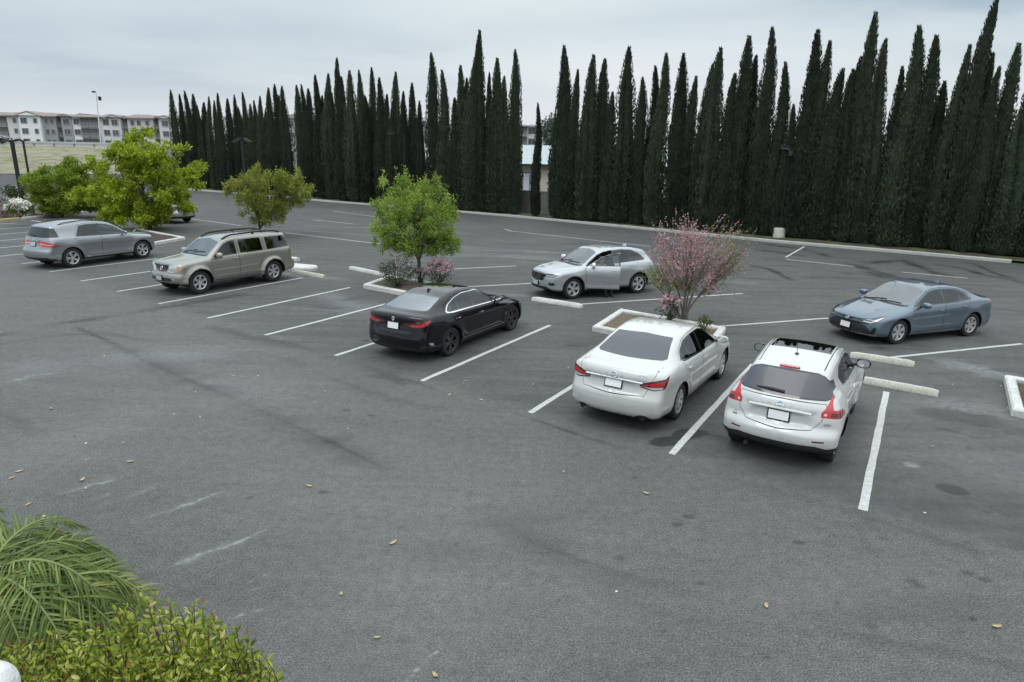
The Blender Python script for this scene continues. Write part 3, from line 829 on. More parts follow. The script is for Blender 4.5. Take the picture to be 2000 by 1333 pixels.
    for px in (1028, 880, 835, 1352, 1200):
        cx = at_dist(px, 350, Dh).x - xa
        z1 = at_dist(px, 338, Dh).z; z0_ = at_dist(px, 386, Dh).z
        f = MB(); f.box((cx, -.03, (z0_ + z1) / 2), (1.05, .1, z1 - z0_)); fo = f.obj('window', ht, root, smooth=False)
        g = MB(); g.box((cx - .30, -.09, (z0_ + z1) / 2), (.06, .05, z1 - z0_ - .15)); g.box((cx + .30, -.09, (z0_ + z1) / 2), (.06, .05, z1 - z0_ - .15)); g.box((cx, -.09, z1 + .03), (1.15, .06, .08)); g.obj('frame', M['far_dark'], fo, smooth=False)
    # block wall behind the trees
    wa = G(375, 372) + KN * 3.2 - KD * 4; wb = G(2000, 515) + KN * 3.2 + KD * 22
    wall_obj('block_wall', wa, wb, 1.75, .2, block_material('block_wall', (.28, .275, .255)), label='grey concrete block wall behind the row of cypresses', cat='wall')
    # retaining wall, grassy bank and freeway at the left
    ra = G(-700, 372); rb_ = G(350, 367)
    rh = at_dist(30, 343, G(30, 372).y).z
    wall_obj('retaining_wall', ra, rb_, rh, .3, block_material('retaining_wall', (.30, .305, .30), .8, .4, .85), label='long grey retaining wall at the foot of the grassy bank', cat='wall')
    mt, t, b = newmat('dry_grass')
    v = tex_obj(t)
    n1 = noise(t, v, .12, 5, .7); n2 = noise(t, v, .55, 8, .85)
    c = mixc(t, maprange(t, n1, .35, .65), (.33, .29, .20), (.22, .225, .13)); c = mixc(t, maprange(t, n2, .48, .62, 0, .8), c, (.38, .33, .25)); c = mixc(t, maprange(t, n2, .40, .49, .9, 0), c, (.085, .09, .05))
    t.links.new(c, b.inputs['Base Color']); b.inputs['Roughness'].default_value = 1
    bp = N(t, 'ShaderNodeBump', i_Strength=1, i_Distance=.3); t.links.new(n2, bp.inputs['Height']); t.links.new(bp.outputs[0], b.inputs['Normal'])
    ya = max(ra.y, rb_.y); Yt = ya + 38
    zt_ = at_dist(150, 287, Yt).z
    nx, ny = 60, 12; vs = []; rgn = random.Random(4)
    for j in range(ny + 1):
        f = j / ny
        for i in range(nx + 1):
            g0 = ra.lerp(rb_ + (rb_ - ra) * .0, i / nx) + Vector((0, .25, 0))
            x = g0.x * (1 + .5 * f) - 10 * f; y = g0.y + (Yt - g0.y) * f
            z = rh - .12 + (zt_ - rh + .1) * f + rgn.uniform(-.12, .12) * (0 < j < ny)
            vs.append((x, y, z))
    mb = MB(); mb.add(vs, [(j * (nx + 1) + i, j * (nx + 1) + i + 1, (j + 1) * (nx + 1) + i + 1, (j + 1) * (nx + 1) + i) for j in range(ny) for i in range(nx)])
    mb.obj('grass_bank', mt, None, kind='structure')
    xl, xr = -190, 60
    mb = MB(); mb.add([(xl, Yt - .3, zt_ - .05), (xr, Yt - .3, zt_ - .05), (xr, Yt + 40, zt_ - .2), (xl, Yt + 40, zt_ - .2), (xl, Yt - .3, -1), (xr, Yt - .3, -1)], [(0, 1, 2, 3), (4, 5, 1, 0)])
    mb.obj('freeway', pmat('freeway_concrete', (.34, .33, .31), .9), None, smooth=False, kind='structure')
    zr = at_dist(150, 278, Yt).z
    # guard rail along its edge
    root = empty('guard_rail', (xl, Yt + .6, zt_), label='pale steel guard rail along the top of the grassy bank', cat='guard rail')
    H = zr - zt_
    gm = pmat('galvanised_steel', (.52, .54, .56), .45, .5)
    mb = MB(); L = xr - xl
    mb.box((L / 2, 0, H - .14), (L, .06, .30)); mb.obj('rail_beam', gm, root, smooth=False)
    mb = MB(); mb.box((L / 2, .25, .22), (L, .25, .5)); mb.obj('concrete_edge', pmat('pale_concrete', (.58, .58, .56), .9), root, smooth=False)
    pm = MB(); pm.box((0, .1, H / 2), (.22, .16, H)); pme = pm.mesh('post', False); pme.materials.append(pmat('rail_post', (.20, .20, .20), .8))
    for i in range(46):
        o = link('post', pme, root); o.location = (20 + i * 3.4, 0, 0)
# ---------------------------------------------------------------- cars
def chaikin(P, n=2, keep=0.22):
    P = np.array(P, float)
    for _ in range(n):
        Q = np.roll(P, -1, 0)
        P = np.stack([P * (1 - keep) + Q * keep, P * keep + Q * (1 - keep)], 1).reshape(-1, 2)
    return P
def sdpoly(px, pz, V):
    out = np.empty_like(px)
    A = V; B = np.roll(V, -1, 0); E = B - A; L2 = (E ** 2).sum(1) + 1e-12
    for s in range(0, len(px), 20000):
        x = px[s:s + 20000, None]; z = pz[s:s + 20000, None]
        dx = x - A[None, :, 0]; dz = z - A[None, :, 1]
        t = np.clip((dx * E[:, 0] + dz * E[:, 1]) / L2, 0, 1)
        d2 = (dx - t * E[:, 0]) ** 2 + (dz - t * E[:, 1]) ** 2
        d = np.sqrt(d2.min(1))
        c = ((A[None, :, 1] > z) != (B[None, :, 1] > z)) & (dx < E[:, 0] * dz / (E[:, 1] + np.where(E[:, 1] == 0, 1e-12, 0)))
        ins = (c.sum(1) % 2) == 1
        out[s:s + 20000] = np.where(ins, -d, d)
    return out
def ppoly(u, v, V):
    V = np.asarray(V, float)
    A = V; B = np.roll(V, -1, 0); E = B - A
    dx = u[:, None] - A[None, :, 0]; dz = v[:, None] - A[None, :, 1]
    c = ((A[None, :, 1] > v[:, None]) != (B[None, :, 1] > v[:, None])) & (dx < E[:, 0] * dz / (E[:, 1] + np.where(E[:, 1] == 0, 1e-12, 0)))
    return (c.sum(1) % 2) == 1
def inset(poly, d):
    """shrink a polygon by d (positive = inwards)"""
    P = [Vector(p) for p in poly]
    ar = sum(P[i].x * P[(i + 1) % len(P)].y - P[(i + 1) % len(P)].x * P[i].y for i in range(len(P)))
    sg = 1 if ar > 0 else -1
    out = []
    for i, p in enumerate(P):
        a = (p - P[i - 1]).normalized(); b = (P[(i + 1) % len(P)] - p).normalized()
        na = Vector((-a.y, a.x)) * sg; nb = Vector((-b.y, b.x)) * sg
        h = (na + nb)
        h = h / max(0.35, h.length_squared / 2)
        out.append(tuple(p + h * d))
    return out

class Car:
    def __init__(c, S):
        c.S = S
        L, W, H = S['L'], S['W'], S['H']
        c.L, c.W, c.H = L, W, H
        c.V = chaikin(S['sil'], 2, S.get('sharp', 0.15))
        c.w0 = W / 2
        c.fw = S['fo']; c.rw = S['fo'] + S['wb']; c.r = S['r']; c.ra = S.get('ra', S['r'] + 0.055)
        c.build_grid()
    def field(c, P):
        S = c.S; w0 = c.w0; L = c.L
        x, y, z = P[:, 0], P[:, 1], P[:, 2]
        ay = np.abs(y)
        t = np.clip(ay / w0, 0, 1.15)
        cx = S.get('plan', [(0, .38), (.8, .30), (1.4, .17), (2.2, .08), (2.8, 0), (L - 1.3, -.05), (L - .7, -.12), (L, -.26)])
        cc = np.interp(x, [p[0] for p in cx], [p[1] for p in cx])
        xs = x - cc * t ** S.get('pp', 2.8)
        ss = lambda a, b, v: (lambda q: q * q * (3 - 2 * q))(np.clip((v - a) / (b - a), 0, 1))
        for (z0_, z1_, ym, dp, end) in S.get('recess', []):
            m_ = ss(z0_ - .02, z0_ + .02, z) * (1 - ss(z1_ - .012, z1_ + .012, z)) * (1 - ss(ym - .04, ym + .04, ay - (z - z0_) * .25))
            xs = xs + end * dp * m_ * ((x > L - .9) if end > 0 else (x < .9))
        up = np.clip((z - 0.5) / 0.3, 0, 1)
        zs = z + S.get('crown', 0.05) * t * t * up
        for (x0_, x1_, y0_, y1_, wd, hg) in S.get('crease', []):
            yl = y0_ + (y1_ - y0_) * np.clip((x - x0_) / (x1_ - x0_), 0, 1)
            zs = zs - hg * np.clip(1 - np.abs(ay - yl) / wd, 0, 1) * ss(x0_, x0_ + .15, x) * (1 - ss(x1_ - .15, x1_, x)) * (z > .55)
        sd = sdpoly(xs, zs, c.V)
        belt = np.interp(x, [p[0] for p in S['belt']], [p[1] for p in S['belt']])
        u = z / belt
        v = np.clip((z - belt) / (c.H - belt), 0, 1.1)
        lo = S.get('lower', [(0.1, .86), (.25, .93), (.36, .965), (.5, .972), (.66, .975), (.80, 1.0), (.90, .99), (1.0, .955)])
        hi = S.get('upper', [(0, .955), (.06, .915), (1.0, .66)])
        fz = np.where(u < 1, np.interp(u, [p[0] for p in lo], [p[1] for p in lo]), np.interp(v, [p[0] for p in hi], [p[1] for p in hi]))
        px = S.get('taper', [(0, .93), (.5, .975), (1.1, 1.0), (L - 1.4, 1.0), (L - .6, .975), (L, .93)])
        fx = np.interp(x, [p[0] for p in px], [p[1] for p in px])
        gx = S.get('gtaper', [(1.2, .97), (2.2, 1.0), (L - 2.0, 1.0), (L - 1.0, .92), (L, .84)])
        fg = 1 + (np.interp(x, [p[0] for p in gx], [p[1] for p in gx]) - 1) * np.clip(v * 3, 0, 1)
        Wd = w0 * fz * fx * fg
        fl = S.get('flare', 0.02)
        for cxw in (c.fw, c.rw):
            rr = np.sqrt((x - cxw) ** 2 + (z - c.r) ** 2)
            Wd = Wd + fl * np.exp(-((rr - c.ra) / S.get('fls', 0.14)) ** 2) * (u < 1.05) * np.clip((1.1 - u) * 6, 0, 1)
        wall = (ay - Wd) * 0.93
        k = S.get('k', 0.075)
        h = np.clip(k - np.abs(sd - wall), 0, None) / k
        return np.maximum(sd, wall) + h * h * k * 0.25
    def build_grid(c):
        S = c.S; L = c.L
        z0 = S.get('z0', 0.62); xa = S.get('xa', 0.75)
        na = S.get('na', 132); dx = 0.04; nc = 22
        phis = np.arange(na) * 2 * np.pi / na + 1e-4
        O = []; D = []
        def row(x, th, sg):
            for p in phis:
                O.append((x, 0, z0)); D.append((sg * math.cos(th), math.sin(th) * math.cos(p), math.sin(th) * math.sin(p)))
        nm = int((L - 2 * xa) / dx)
        rows = 0
        for i in range(1, nc):
            row(xa, i / nc * math.pi / 2, -1); rows += 1
        for i in range(nm + 1):
            row(xa + (L - 2 * xa) * i / nm, math.pi / 2, 1); rows += 1
        for i in range(nc - 1, 0, -1):
            row(L - xa, i / nc * math.pi / 2, 1); rows += 1
        O += [(xa, 0, z0), (L - xa, 0, z0)]; D += [(-1, 0, 0), (1, 0, 0)]
        O = np.array(O, float); D = np.array(D, float)
        lo = np.zeros(len(O)); hi = np.full(len(O), 1.9)
        for _ in range(15):
            mid = (lo + hi) / 2
            ins = c.field(O + D * mid[:, None]) < 0
            lo = np.where(ins, mid, lo); hi = np.where(ins, hi, mid)
        P = O + D * ((lo + hi) / 2)[:, None]
        bm = bmesh.new()
        vs = [bm.verts.new(p) for p in P]
        c.lp = bm.faces.layers.int.new('part'); c.lm = bm.faces.layers.int.new('mat')
        for i in range(rows - 1):
            for k in range(na):
                k2 = (k + 1) % na
                bm.faces.new((vs[i * na + k], vs[i * na + k2], vs[(i + 1) * na + k2], vs[(i + 1) * na + k]))
        for k in range(na):
            k2 = (k + 1) % na
            bm.faces.new((vs[-2], vs[k2], vs[k]))
            bm.faces.new((vs[-1], vs[(rows - 1) * na + k], vs[(rows - 1) * na + k2]))
        bm.normal_update()
        # outward check
        if sum(f.normal.dot(f.calc_center_median() - Vector((L / 2, 0, .6))) for f in list(bm.faces)[::97]) < 0:
            bmesh.ops.reverse_faces(bm, faces=bm.faces[:])
        bm.normal_update()
        c.bm = bm; c.cache = None
        c.bvh = BVHTree.FromBMesh(bm)
        c.parts = {0: dict(name='body', parent=None, mats=['paint'])}
        c.mats = ['paint']
    def mid_(c, m_):
        if m_ not in c.mats: c.mats.append(m_)
        return c.mats.index(m_)
    def cut(c, proj, poly, part=None, mat=None, key=None, parent=None, side=0, nmin=0.3, rng=None, dele=False, keep=False, label=None, ymin=None, solid=0):
        """mark the faces inside a polygon given in one projection of the car"""
        L = c.L; bm = c.bm
        s = side if side else 1
        gu, gv, off = {'S': ((1, 0, 0), (0, 0, 1), 0), 'F': ((0, s, 0), (0, 0, 1), 0), 'B': ((0, s, 0), (0, 0, 1), 0),
                       'T': ((1, 0, 0), (0, s, 0), 0), 'FU': ((1, s, 0), (0, 0, 1), 0), 'BU': ((-1, s, 0), (0, 0, 1), -L)}[proj]
        gu = np.array(gu, float); gv = np.array(gv, float)
        bm.faces.ensure_lookup_table()
        poly = [tuple(p) for p in poly]
        pu = [p[0] for p in poly]; pv = [p[1] for p in poly]
        def geo(fs):
            return (np.array([f.calc_center_median() for f in fs]).reshape(-1, 3), np.array([f.normal for f in fs]).reshape(-1, 3))
        def arrs(C, Nn):
            u = C @ gu - off; v = C @ gv
            ok = (u > min(pu) - .12) & (u < max(pu) + .12) & (v > min(pv) - .12) & (v < max(pv) + .12)
            if proj == 'S': ok &= (C[:, 1] * s > 0.05) & ((Nn[:, 1] * s > nmin) if not dele else (C[:, 1] * s > 0.5 * c.w0))
            if proj == 'F': ok &= (Nn[:, 0] < -0.06)
            if proj == 'B': ok &= (Nn[:, 0] > 0.06)
            if proj == 'T': ok &= (Nn[:, 2] > 0.5)
            if proj == 'FU': ok &= (C[:, 1] * s > 0) & (C[:, 0] < L / 2)
            if proj == 'BU': ok &= (C[:, 1] * s > 0) & (C[:, 0] > L / 2)
            if side and proj in ('F', 'B', 'T'): ok &= (C[:, 1] * s > 0)
            if rng: ok &= (C[:, 0] > rng[0]) & (C[:, 0] < rng[1])
            return u, v, ok
        if c.cache is None:
            fs = bm.faces[:]; c.cache = (fs, *geo(fs))
        FA, CA, NA = c.cache
        u, v, ok = arrs(CA, NA)
        ii = np.nonzero(ok)[0]; rest = np.nonzero(~ok)[0]
        fs = [FA[j] for j in ii]; u = u[ii]; v = v[ii]; C1 = CA[ii]; N1 = NA[ii]
        RF = [FA[j] for j in rest]; RC = [CA[rest]]; RN = [NA[rest]]
        for i in range(len(poly)):
            p1 = np.array(poly[i]); p2 = np.array(poly[(i + 1) % len(poly)])
            d = p2 - p1; ln = np.linalg.norm(d)
            if ln < 1e-6 or not fs: continue
            d /= ln; n2 = np.array([-d[1], d[0]])
            q = np.stack([u, v], 1) - p1
            al = q @ d; pe = np.abs(q @ n2)
            sel = (al > -0.05) & (al < ln + 0.05) & (pe < 0.06)
            faces = [fs[j] for j in np.nonzero(sel)[0]]
            if not faces: continue
            no = n2[0] * gu + n2[1] * gv
            co = gu * (p1[0] + off) / (gu @ gu) + gv * p1[1] / (gv @ gv)
            geom = set(faces)
            for f in faces:
                geom.update(f.edges); geom.update(f.verts)
            ret = bmesh.ops.bisect_plane(bm, geom=list(geom), dist=1e-5, plane_co=co, plane_no=no)
            new = [g for g in ret['geom'] if isinstance(g, bmesh.types.BMFace)]
            for f in new: f.normal_update()
            Cn, Nnn = geo(new)
            un, vn, okn = arrs(Cn, Nnn)
            keep_i = np.nonzero(~sel)[0]
            fs = [fs[j] for j in keep_i] + [new[j] for j in np.nonzero(okn)[0]]
            RF += [new[j] for j in np.nonzero(~okn)[0]]; RC.append(Cn[~okn]); RN.append(Nnn[~okn])
            u = np.concatenate([u[keep_i], un[okn]]); v = np.concatenate([v[keep_i], vn[okn]])
            C1 = np.concatenate([C1[keep_i], Cn[okn]]); N1 = np.concatenate([N1[keep_i], Nnn[okn]])
        ins = ppoly(u, v, poly) if fs else np.zeros(0, bool)
        k_ = np.nonzero(~ins)[0] if dele else np.arange(len(fs))
        c.cache = (RF + [fs[j] for j in k_], np.concatenate(RC + [C1[k_]]), np.concatenate(RN + [N1[k_]]))
        if not fs: return None
        if dele:
            bmesh.ops.delete(bm, geom=[fs[j] for j in np.nonzero(ins)[0]], context='FACES')
            return None
        pid = None
        if part:
            pid = len(c.parts)
            c.parts[pid] = dict(name=part, parent=parent, mats=[], key=key, label=label, side=side, solid=solid)
        mi = c.mid_(mat) if mat else None
        for j in np.nonzero(ins)[0]:
            f = fs[j]
            if pid is not None: f[c.lp] = pid
            if mi is not None: f[c.lm] = mi
        return pid
    def hit(c, o, d):
        p, n, i, dist = c.bvh.ray_cast(Vector(o), Vector(d))
        return p, n
    def arches(c, trim=None, tw=0.06):
        for cxw in (c.fw, c.rw):
            for s in (1, -1):
                if trim:
                    a = c.ra + tw
                    poly = [(cxw + a * math.cos(t), c.r + a * math.sin(t)) for t in np.linspace(R(-35), R(215), 26)]
                    c.cut('S', poly, mat=trim, side=s, nmin=-1, keep=True)
        for cxw in (c.fw, c.rw):
            for s in (1, -1):
                a = c.ra
                poly = [(cxw + a * math.cos(t), c.r + a * math.sin(t)) for t in np.linspace(R(-10), R(190), 26)]
                poly += [(cxw - a * .95, -0.5), (cxw + a * .95, -0.5)]
                c.cut('S', poly, side=s, dele=True)
    def finish(c, root, MM):
        """turn the marked faces into part objects; car front faces +X, origin mid wheelbase on the ground"""
        bm = c.bm; S = c.S
        bm.normal_update()
        zb = S.get('under', 0.27)
        dk = c.mid_('black_plastic')
        for f in bm.faces:
            if f.normal.z < -0.75 and f.calc_center_median().z < zb + 0.12 and f[c.lp] == 0: f[c.lm] = dk
        c.x0 = (c.fw + c.rw) / 2
        c.objs = {}
        groups = {}
        for f in bm.faces: groups.setdefault(f[c.lp], []).append(f)
        for pid in sorted(c.parts):
            if pid not in groups: continue
            info = c.parts[pid]
            idx = {}; V = []; Nn = []; F = []; Mi = []; used = []
            for f in groups[pid]:
                ff = []
                for v in f.verts:
                    if v not in idx:
                        idx[v] = len(V); V.append(c.loc(v.co)); n = v.normal; Nn.append((-n.x, -n.y, n.z))
                    ff.append(idx[v])
                F.append(ff)
                mn = c.mats[f[c.lm]]
                if mn not in used: used.append(mn)
                Mi.append(used.index(mn))
            me = bpy.data.meshes.new(info['name'])
            me.from_pydata(V, [], F)
            me.polygons.foreach_set('use_smooth', [True] * len(F))
            me.polygons.foreach_set('material_index', Mi)
            for mn in used: me.materials.append(MM.get(mn) or M[mn])
            me.normals_split_custom_set_from_vertices(Nn)
            me.update()
            par = root if info['parent'] is None else c.objs[info['parent']]
            o = link(info['name'], me, par)
            if info.get('label'): o['label'] = info['label']
            c.objs[pid] = o
            if info.get('key'): c.objs[(info['key'], info.get('side', 0))] = o
            if info.get('solid'):
                md = o.modifiers.new('thickness', 'SOLIDIFY'); md.thickness = info['solid']; md.offset = -1
        bm.free()
    def loc(c, p):
        return (c.x0 - p[0], -p[1], p[2])

RIMS = {}
def wheel_meshes(r, rimr, width, style):
    """tyre, rim and brake meshes for one wheel, axle along Y, outer face at -Y"""
    key = (r, rimr, width, style)
    if key in RIMS: return RIMS[key]
    hw = width / 2
    t = MB()
    t.lathe([(rimr, -hw * .80), (rimr + .012, -hw * .95), (r - .05, -hw), (r - .018, -hw * .93), (r - .002, -hw * .72), (r, -hw * .3), (r, hw * .3), (r - .002, hw * .72), (r - .02, hw * .95), (r - .06, hw), (rimr, hw * .9)], 40, 'Y')
    tyre = t.mesh('tyre', True, 50)
    b = MB()
    b.lathe([(0.001, -hw * .28), (rimr * .72, -hw * .28), (rimr * .72, -hw * .1), (rimr * .98, -hw * .1), (rimr * .98, hw * .8), (0.001, hw * .8)], 32, 'Y')
    disc = b.mesh('wheel', True, 40)
    q = MB()
    q.lathe([(rimr * .99, -hw * .30), (rimr * .90, -hw * .5), (rimr * .90, -hw * .80), (rimr * .94, -hw * .88), (rimr * 1.01, -hw * .86), (rimr * 1.03, -hw * .8)], 40, 'Y')
    q.lathe([(0.001, -hw * .72), (rimr * .13, -hw * .72), (rimr * .2, -hw * .6), (rimr * .2, -hw * .3)], 20, 'Y')
    n, wa, wb_, pair = style
    for i in range(n):
        a0 = 2 * math.pi * i / n + math.pi / 2
        for sgn in ((-1, 1) if pair else (0,)):
            a1 = a0 + sgn * pair * 0.35; a2 = a0 + sgn * pair
            p1 = Vector((rimr * .12 * math.cos(a1), 0, rimr * .12 * math.sin(a1)))
            p2 = Vector((rimr * .93 * math.cos(a2), 0, rimr * .93 * math.sin(a2)))
            d = (p2 - p1).normalized(); nn = Vector((-d.z, 0, d.x))
            y1, y2, y3 = -hw * .70, -hw * .84, -hw * .35
            A = [p1 + nn * wa / 2, p1 - nn * wa / 2, p2 - nn * wb_ / 2, p2 + nn * wb_ / 2]
            vs = [(A[0].x, y1, A[0].z), (A[1].x, y1, A[1].z), (A[2].x, y2, A[2].z), (A[3].x, y2, A[3].z)]
            vs += [(a.x + (a.x - (p1.x + p2.x) / 2) * 0.02, y3, a.z) for a in A]
            q.add(vs, [(0, 1, 2, 3), (1, 0, 4, 5), (2, 1, 5, 6), (3, 2, 6, 7), (0, 3, 7, 4)])
    rim = q.mesh('rim', True, 35)
    RIMS[key] = (tyre, disc, rim)
    return RIMS[key]

def add_wheels(c, root, rimr=0.21, width=0.215, style=(10, .03, .045, 0), rimmat='silver_rim', steer=0):
    tyre, disc, rim = wheel_meshes(c.r, rimr, width, style)
    for me, mt in ((tyre, 'rubber'), (disc, 'disc'), (rim, rimmat)):
        if len(me.materials) == 0: me.materials.append(M[mt])
    for cxw in (c.fw, c.rw):
        for s in (1, -1):
            # loc() flips y, so spec side s ends up at -s
            o = link('wheel', disc, root)
            yy = s * (c.w0 - width / 2 - c.S.get('win', 0.035))
            o.location = (c.x0 - cxw, yy, c.r)
            o.rotation_euler = (0, random.uniform(0, 1), 0)
            if s > 0: o.rotation_euler = (0, random.uniform(0, 1), math.pi)
            if cxw == c.fw and steer: o.rotation_euler.z += steer
            link('tyre', tyre, o); link('rim', rim, o)
    # wheel housings
    for cxw in (c.fw, c.rw):
        for s in (1, -1):
            b = MB()
            a = c.ra + 0.006
            ts = np.linspace(R(-12), R(192), 22)
            yo = c.w0 * .95; yi = c.w0 * .42
            vs = []
            for t_ in ts:
                for y_ in (yo, yi):
                    vs.append((c.x0 - cxw + a * math.cos(t_), s * y_, c.r + a * math.sin(t_)))
            k = len(ts)
            b.add(vs, [(2 * i, 2 * i + 1, 2 * i + 3, 2 * i + 2) for i in range(k - 1)])
            b.add([(c.x0 - cxw + a * math.cos(t_), s * yi, c.r + a * math.sin(t_)) for t_ in ts], [tuple(range(k))])
            b.obj('wheel_housing', M['dark'], root)
def orient(n, up=Vector((0, 0, 1))):
    """matrix whose Y axis is n (outwards), Z close to up"""
    n = Vector(n).normalized()
    x = n.cross(up).normalized() * 1
    z = x.cross(n).normalized()
    return Matrix((x, n, z)).transposed()
def on_face(c, o, d):
    p, n = c.hit(o, d)
    if p is None: return None, None
    lp = Vector(c.loc(p)); ln = Vector((-n.x, -n.y, n.z))
    return lp, ln
def surf_box(c, root, name, o, d, size, mat, ch=0.0, out=0.0, flat=False, roll=0.0, **kw):
    """a small box laid on the car surface where the ray (o,d) meets it; size = (width, thickness, height)"""
    p, n = on_face(c, o, d)
    if p is None: return None
    if flat: n = Vector((n.x, 0, 0)) if abs(n.x) > abs(n.y) else Vector((0, n.y, 0))
    Mx = orient(n) @ Matrix.Rotation(roll, 3, 'Y')
    b = MB(); b.box(p + n.normalized() * (out + size[1] / 2 - 0.004), size, mat=Mx, ch=ch)
    return b.obj(name, M[mat] if isinstance(mat, str) else mat, root, **kw)
def plate(c, root, x_end, z, y=0.0, grey=False, out=0.012, ny=None):
    d = (1, 0, 0) if x_end < 1 else (-1, 0, 0)
    o = (x_end - 1 if x_end < 1 else x_end + 1, y, z)
    p, n = on_face(c, o, d)
    n = n.normalized()
    if ny is not None: n = Vector(ny)
    Mx = orient(n)
    b = MB(); b.box(p + n * out, (0.335, 0.02, 0.175), mat=Mx, ch=0.004)
    f = b.obj('plate_frame', M['gloss_black'], root)
    b = MB(); b.box(p + n * (out + 0.012), (0.295, 0.008, 0.135), mat=Mx)
    b.obj('licence_plate', M['plate_grey' if grey else 'plate'], f)
def emblem(c, root, kind, o, d, s=0.05):
    p, n = on_face(c, o, d); n = n.normalized()
    Mx = orient(n)
    b = MB()
    def ring(rx, rz, th, off=0.006):
        k = 24; pts = [p + n * off + Mx @ Vector((rx * math.cos(2 * math.pi * i / k), 0, rz * math.sin(2 * math.pi * i / k))) for i in range(k + 1)]
        b.tube(pts, th, 6, False)
    if kind == 'bar':
        ring(s, s * .88, s * .16); b.box(p + n * 0.008, (s * 2.5, 0.008, s * .5), mat=Mx)
    elif kind == 'oval':
        ring(s * 1.25, s * .85, s * .12); ring(s * .42, s * .8, s * .09); ring(s * .85, s * .3, s * .09)
    elif kind == 'letter':
        for sx in (-1, 1): b.box(p + n * 0.008 + Mx @ Vector((sx * s * .55, 0, 0)), (s * .3, 0.008, s * 1.6), mat=Mx)
        b.box(p + n * 0.008, (s * 1.0, 0.008, s * .28), mat=Mx)
        ring(s * 1.05, s, s * .1)
    elif kind == 'roundel':
        b.add([p + n * 0.008 + Mx @ Vector((s * math.cos(2 * math.pi * i / 20), 0, s * math.sin(2 * math.pi * i / 20))) for i in range(20)], [tuple(range(20))[::-1]])
        ring(s, s, s * .14)
    elif kind == 'star':
        ring(s, s, s * .1)
        for i in range(3):
            a = math.pi / 2 + i * 2 * math.pi / 3
            b.tube([p + n * 0.008, p + n * 0.008 + Mx @ Vector((s * math.cos(a), 0, s * math.sin(a)))], [s * .16, s * .04], 6)
    b.obj('emblem', M['chrome'], root)
def lettering(c, root, txt, o, d, h, mat='chrome', name='lettering'):
    p, n = on_face(c, o, d); n = n.normalized()
    cu = bpy.data.curves.new('t', 'FONT'); cu.body = txt; cu.size = h; cu.extrude = 0.002; cu.align_x = 'CENTER'; cu.resolution_u = 2
    to = bpy.data.objects.new('t', cu); COL.objects.link(to)
    dg = bpy.context.evaluated_depsgraph_get(); dg.update()
    me = bpy.data.meshes.new_from_object(to.evaluated_get(dg))
    bpy.data.objects.remove(to)
    Mx = orient(n)
    # text x runs to the right as seen by someone looking at the face
    T = Matrix((-(Mx @ Vector((1, 0, 0))), (Mx @ Vector((0, 0, 1))), n)).transposed()
    T = Matrix((T.col[0], T.col[1], T.col[2])).transposed()
    if T.determinant() < 0: T = Matrix((-T.col[0], T.col[1], T.col[2])).transposed()
    me.transform(Matrix.Translation(p + n * 0.006) @ T.to_4x4())
    me.materials.clear()
    return link(name, me, root, M[mat])
def mirror_part(c, doors, root, s, pos, mat, arm='black_plastic', size=(0.10, 0.22, 0.15)):
    """door mirror: shell, glass and arm; pos in car coordinates"""
    x, z = pos
    p, n = c.hit((x, s * 3, z), (0, -s, 0))
    ly = abs(p.y)
    base = Vector(c.loc((x, s * ly, z)))
    sy = -s
    cen = base + Vector((-0.03, sy * (size[1] / 2 + 0.05), 0.05))
    b = MB()
    nu, nv = 16, 10
    vs = []; fs = []
    for j in range(nv + 1):
        ph = -math.pi / 2 + math.pi * j / nv
        for i in range(nu):
            t = 2 * math.pi * i / nu
            X = math.cos(ph) * math.cos(t); Y = math.cos(ph) * math.sin(t); Z = math.sin(ph)
            X = max(X, -0.35)
            sg = lambda q: math.copysign(abs(q) ** 0.75, q)
            vs.append(cen + Vector((sg(X) * size[0] * .8, sg(Y) * size[1] / 2, sg(Z) * size[2] / 2 * (1.0 - 0.12 * Y * sy))))
    for j in range(nv):
        for i in range(nu):
            i2 = (i + 1) % nu
            fs.append((j * nu + i, j * nu + i2, (j + 1) * nu + i2, (j + 1) * nu + i))
    b.add(vs, fs)
    par = doors.get(s) or root
    o = b.obj('door_mirror', mat, par)
    b = MB()
    b.tube([base + Vector((-0.01, -sy * 0.03, -0.01)), base + Vector((-0.01, sy * 0.08, 0.01))], [0.035, 0.025], 8)
    b.obj('mirror_arm', M[arm], o)
    b = MB()
    gx = cen.x - size[0] * .8 * 0.35 ** 0.75 - 0.003
    b.add([(gx, cen.y + size[1] * .42 * math.cos(a) * 1.0, cen.z + size[2] * .40 * math.sin(a)) for a in np.linspace(0, 2 * math.pi, 16, endpoint=False)], [tuple(range(16))])
    b.obj('mirror_glass', M['mirror'], o)
    return o
M['mirror'] = pmat('mirror', (0.75, 0.78, 0.8), 0.03, 1.0)

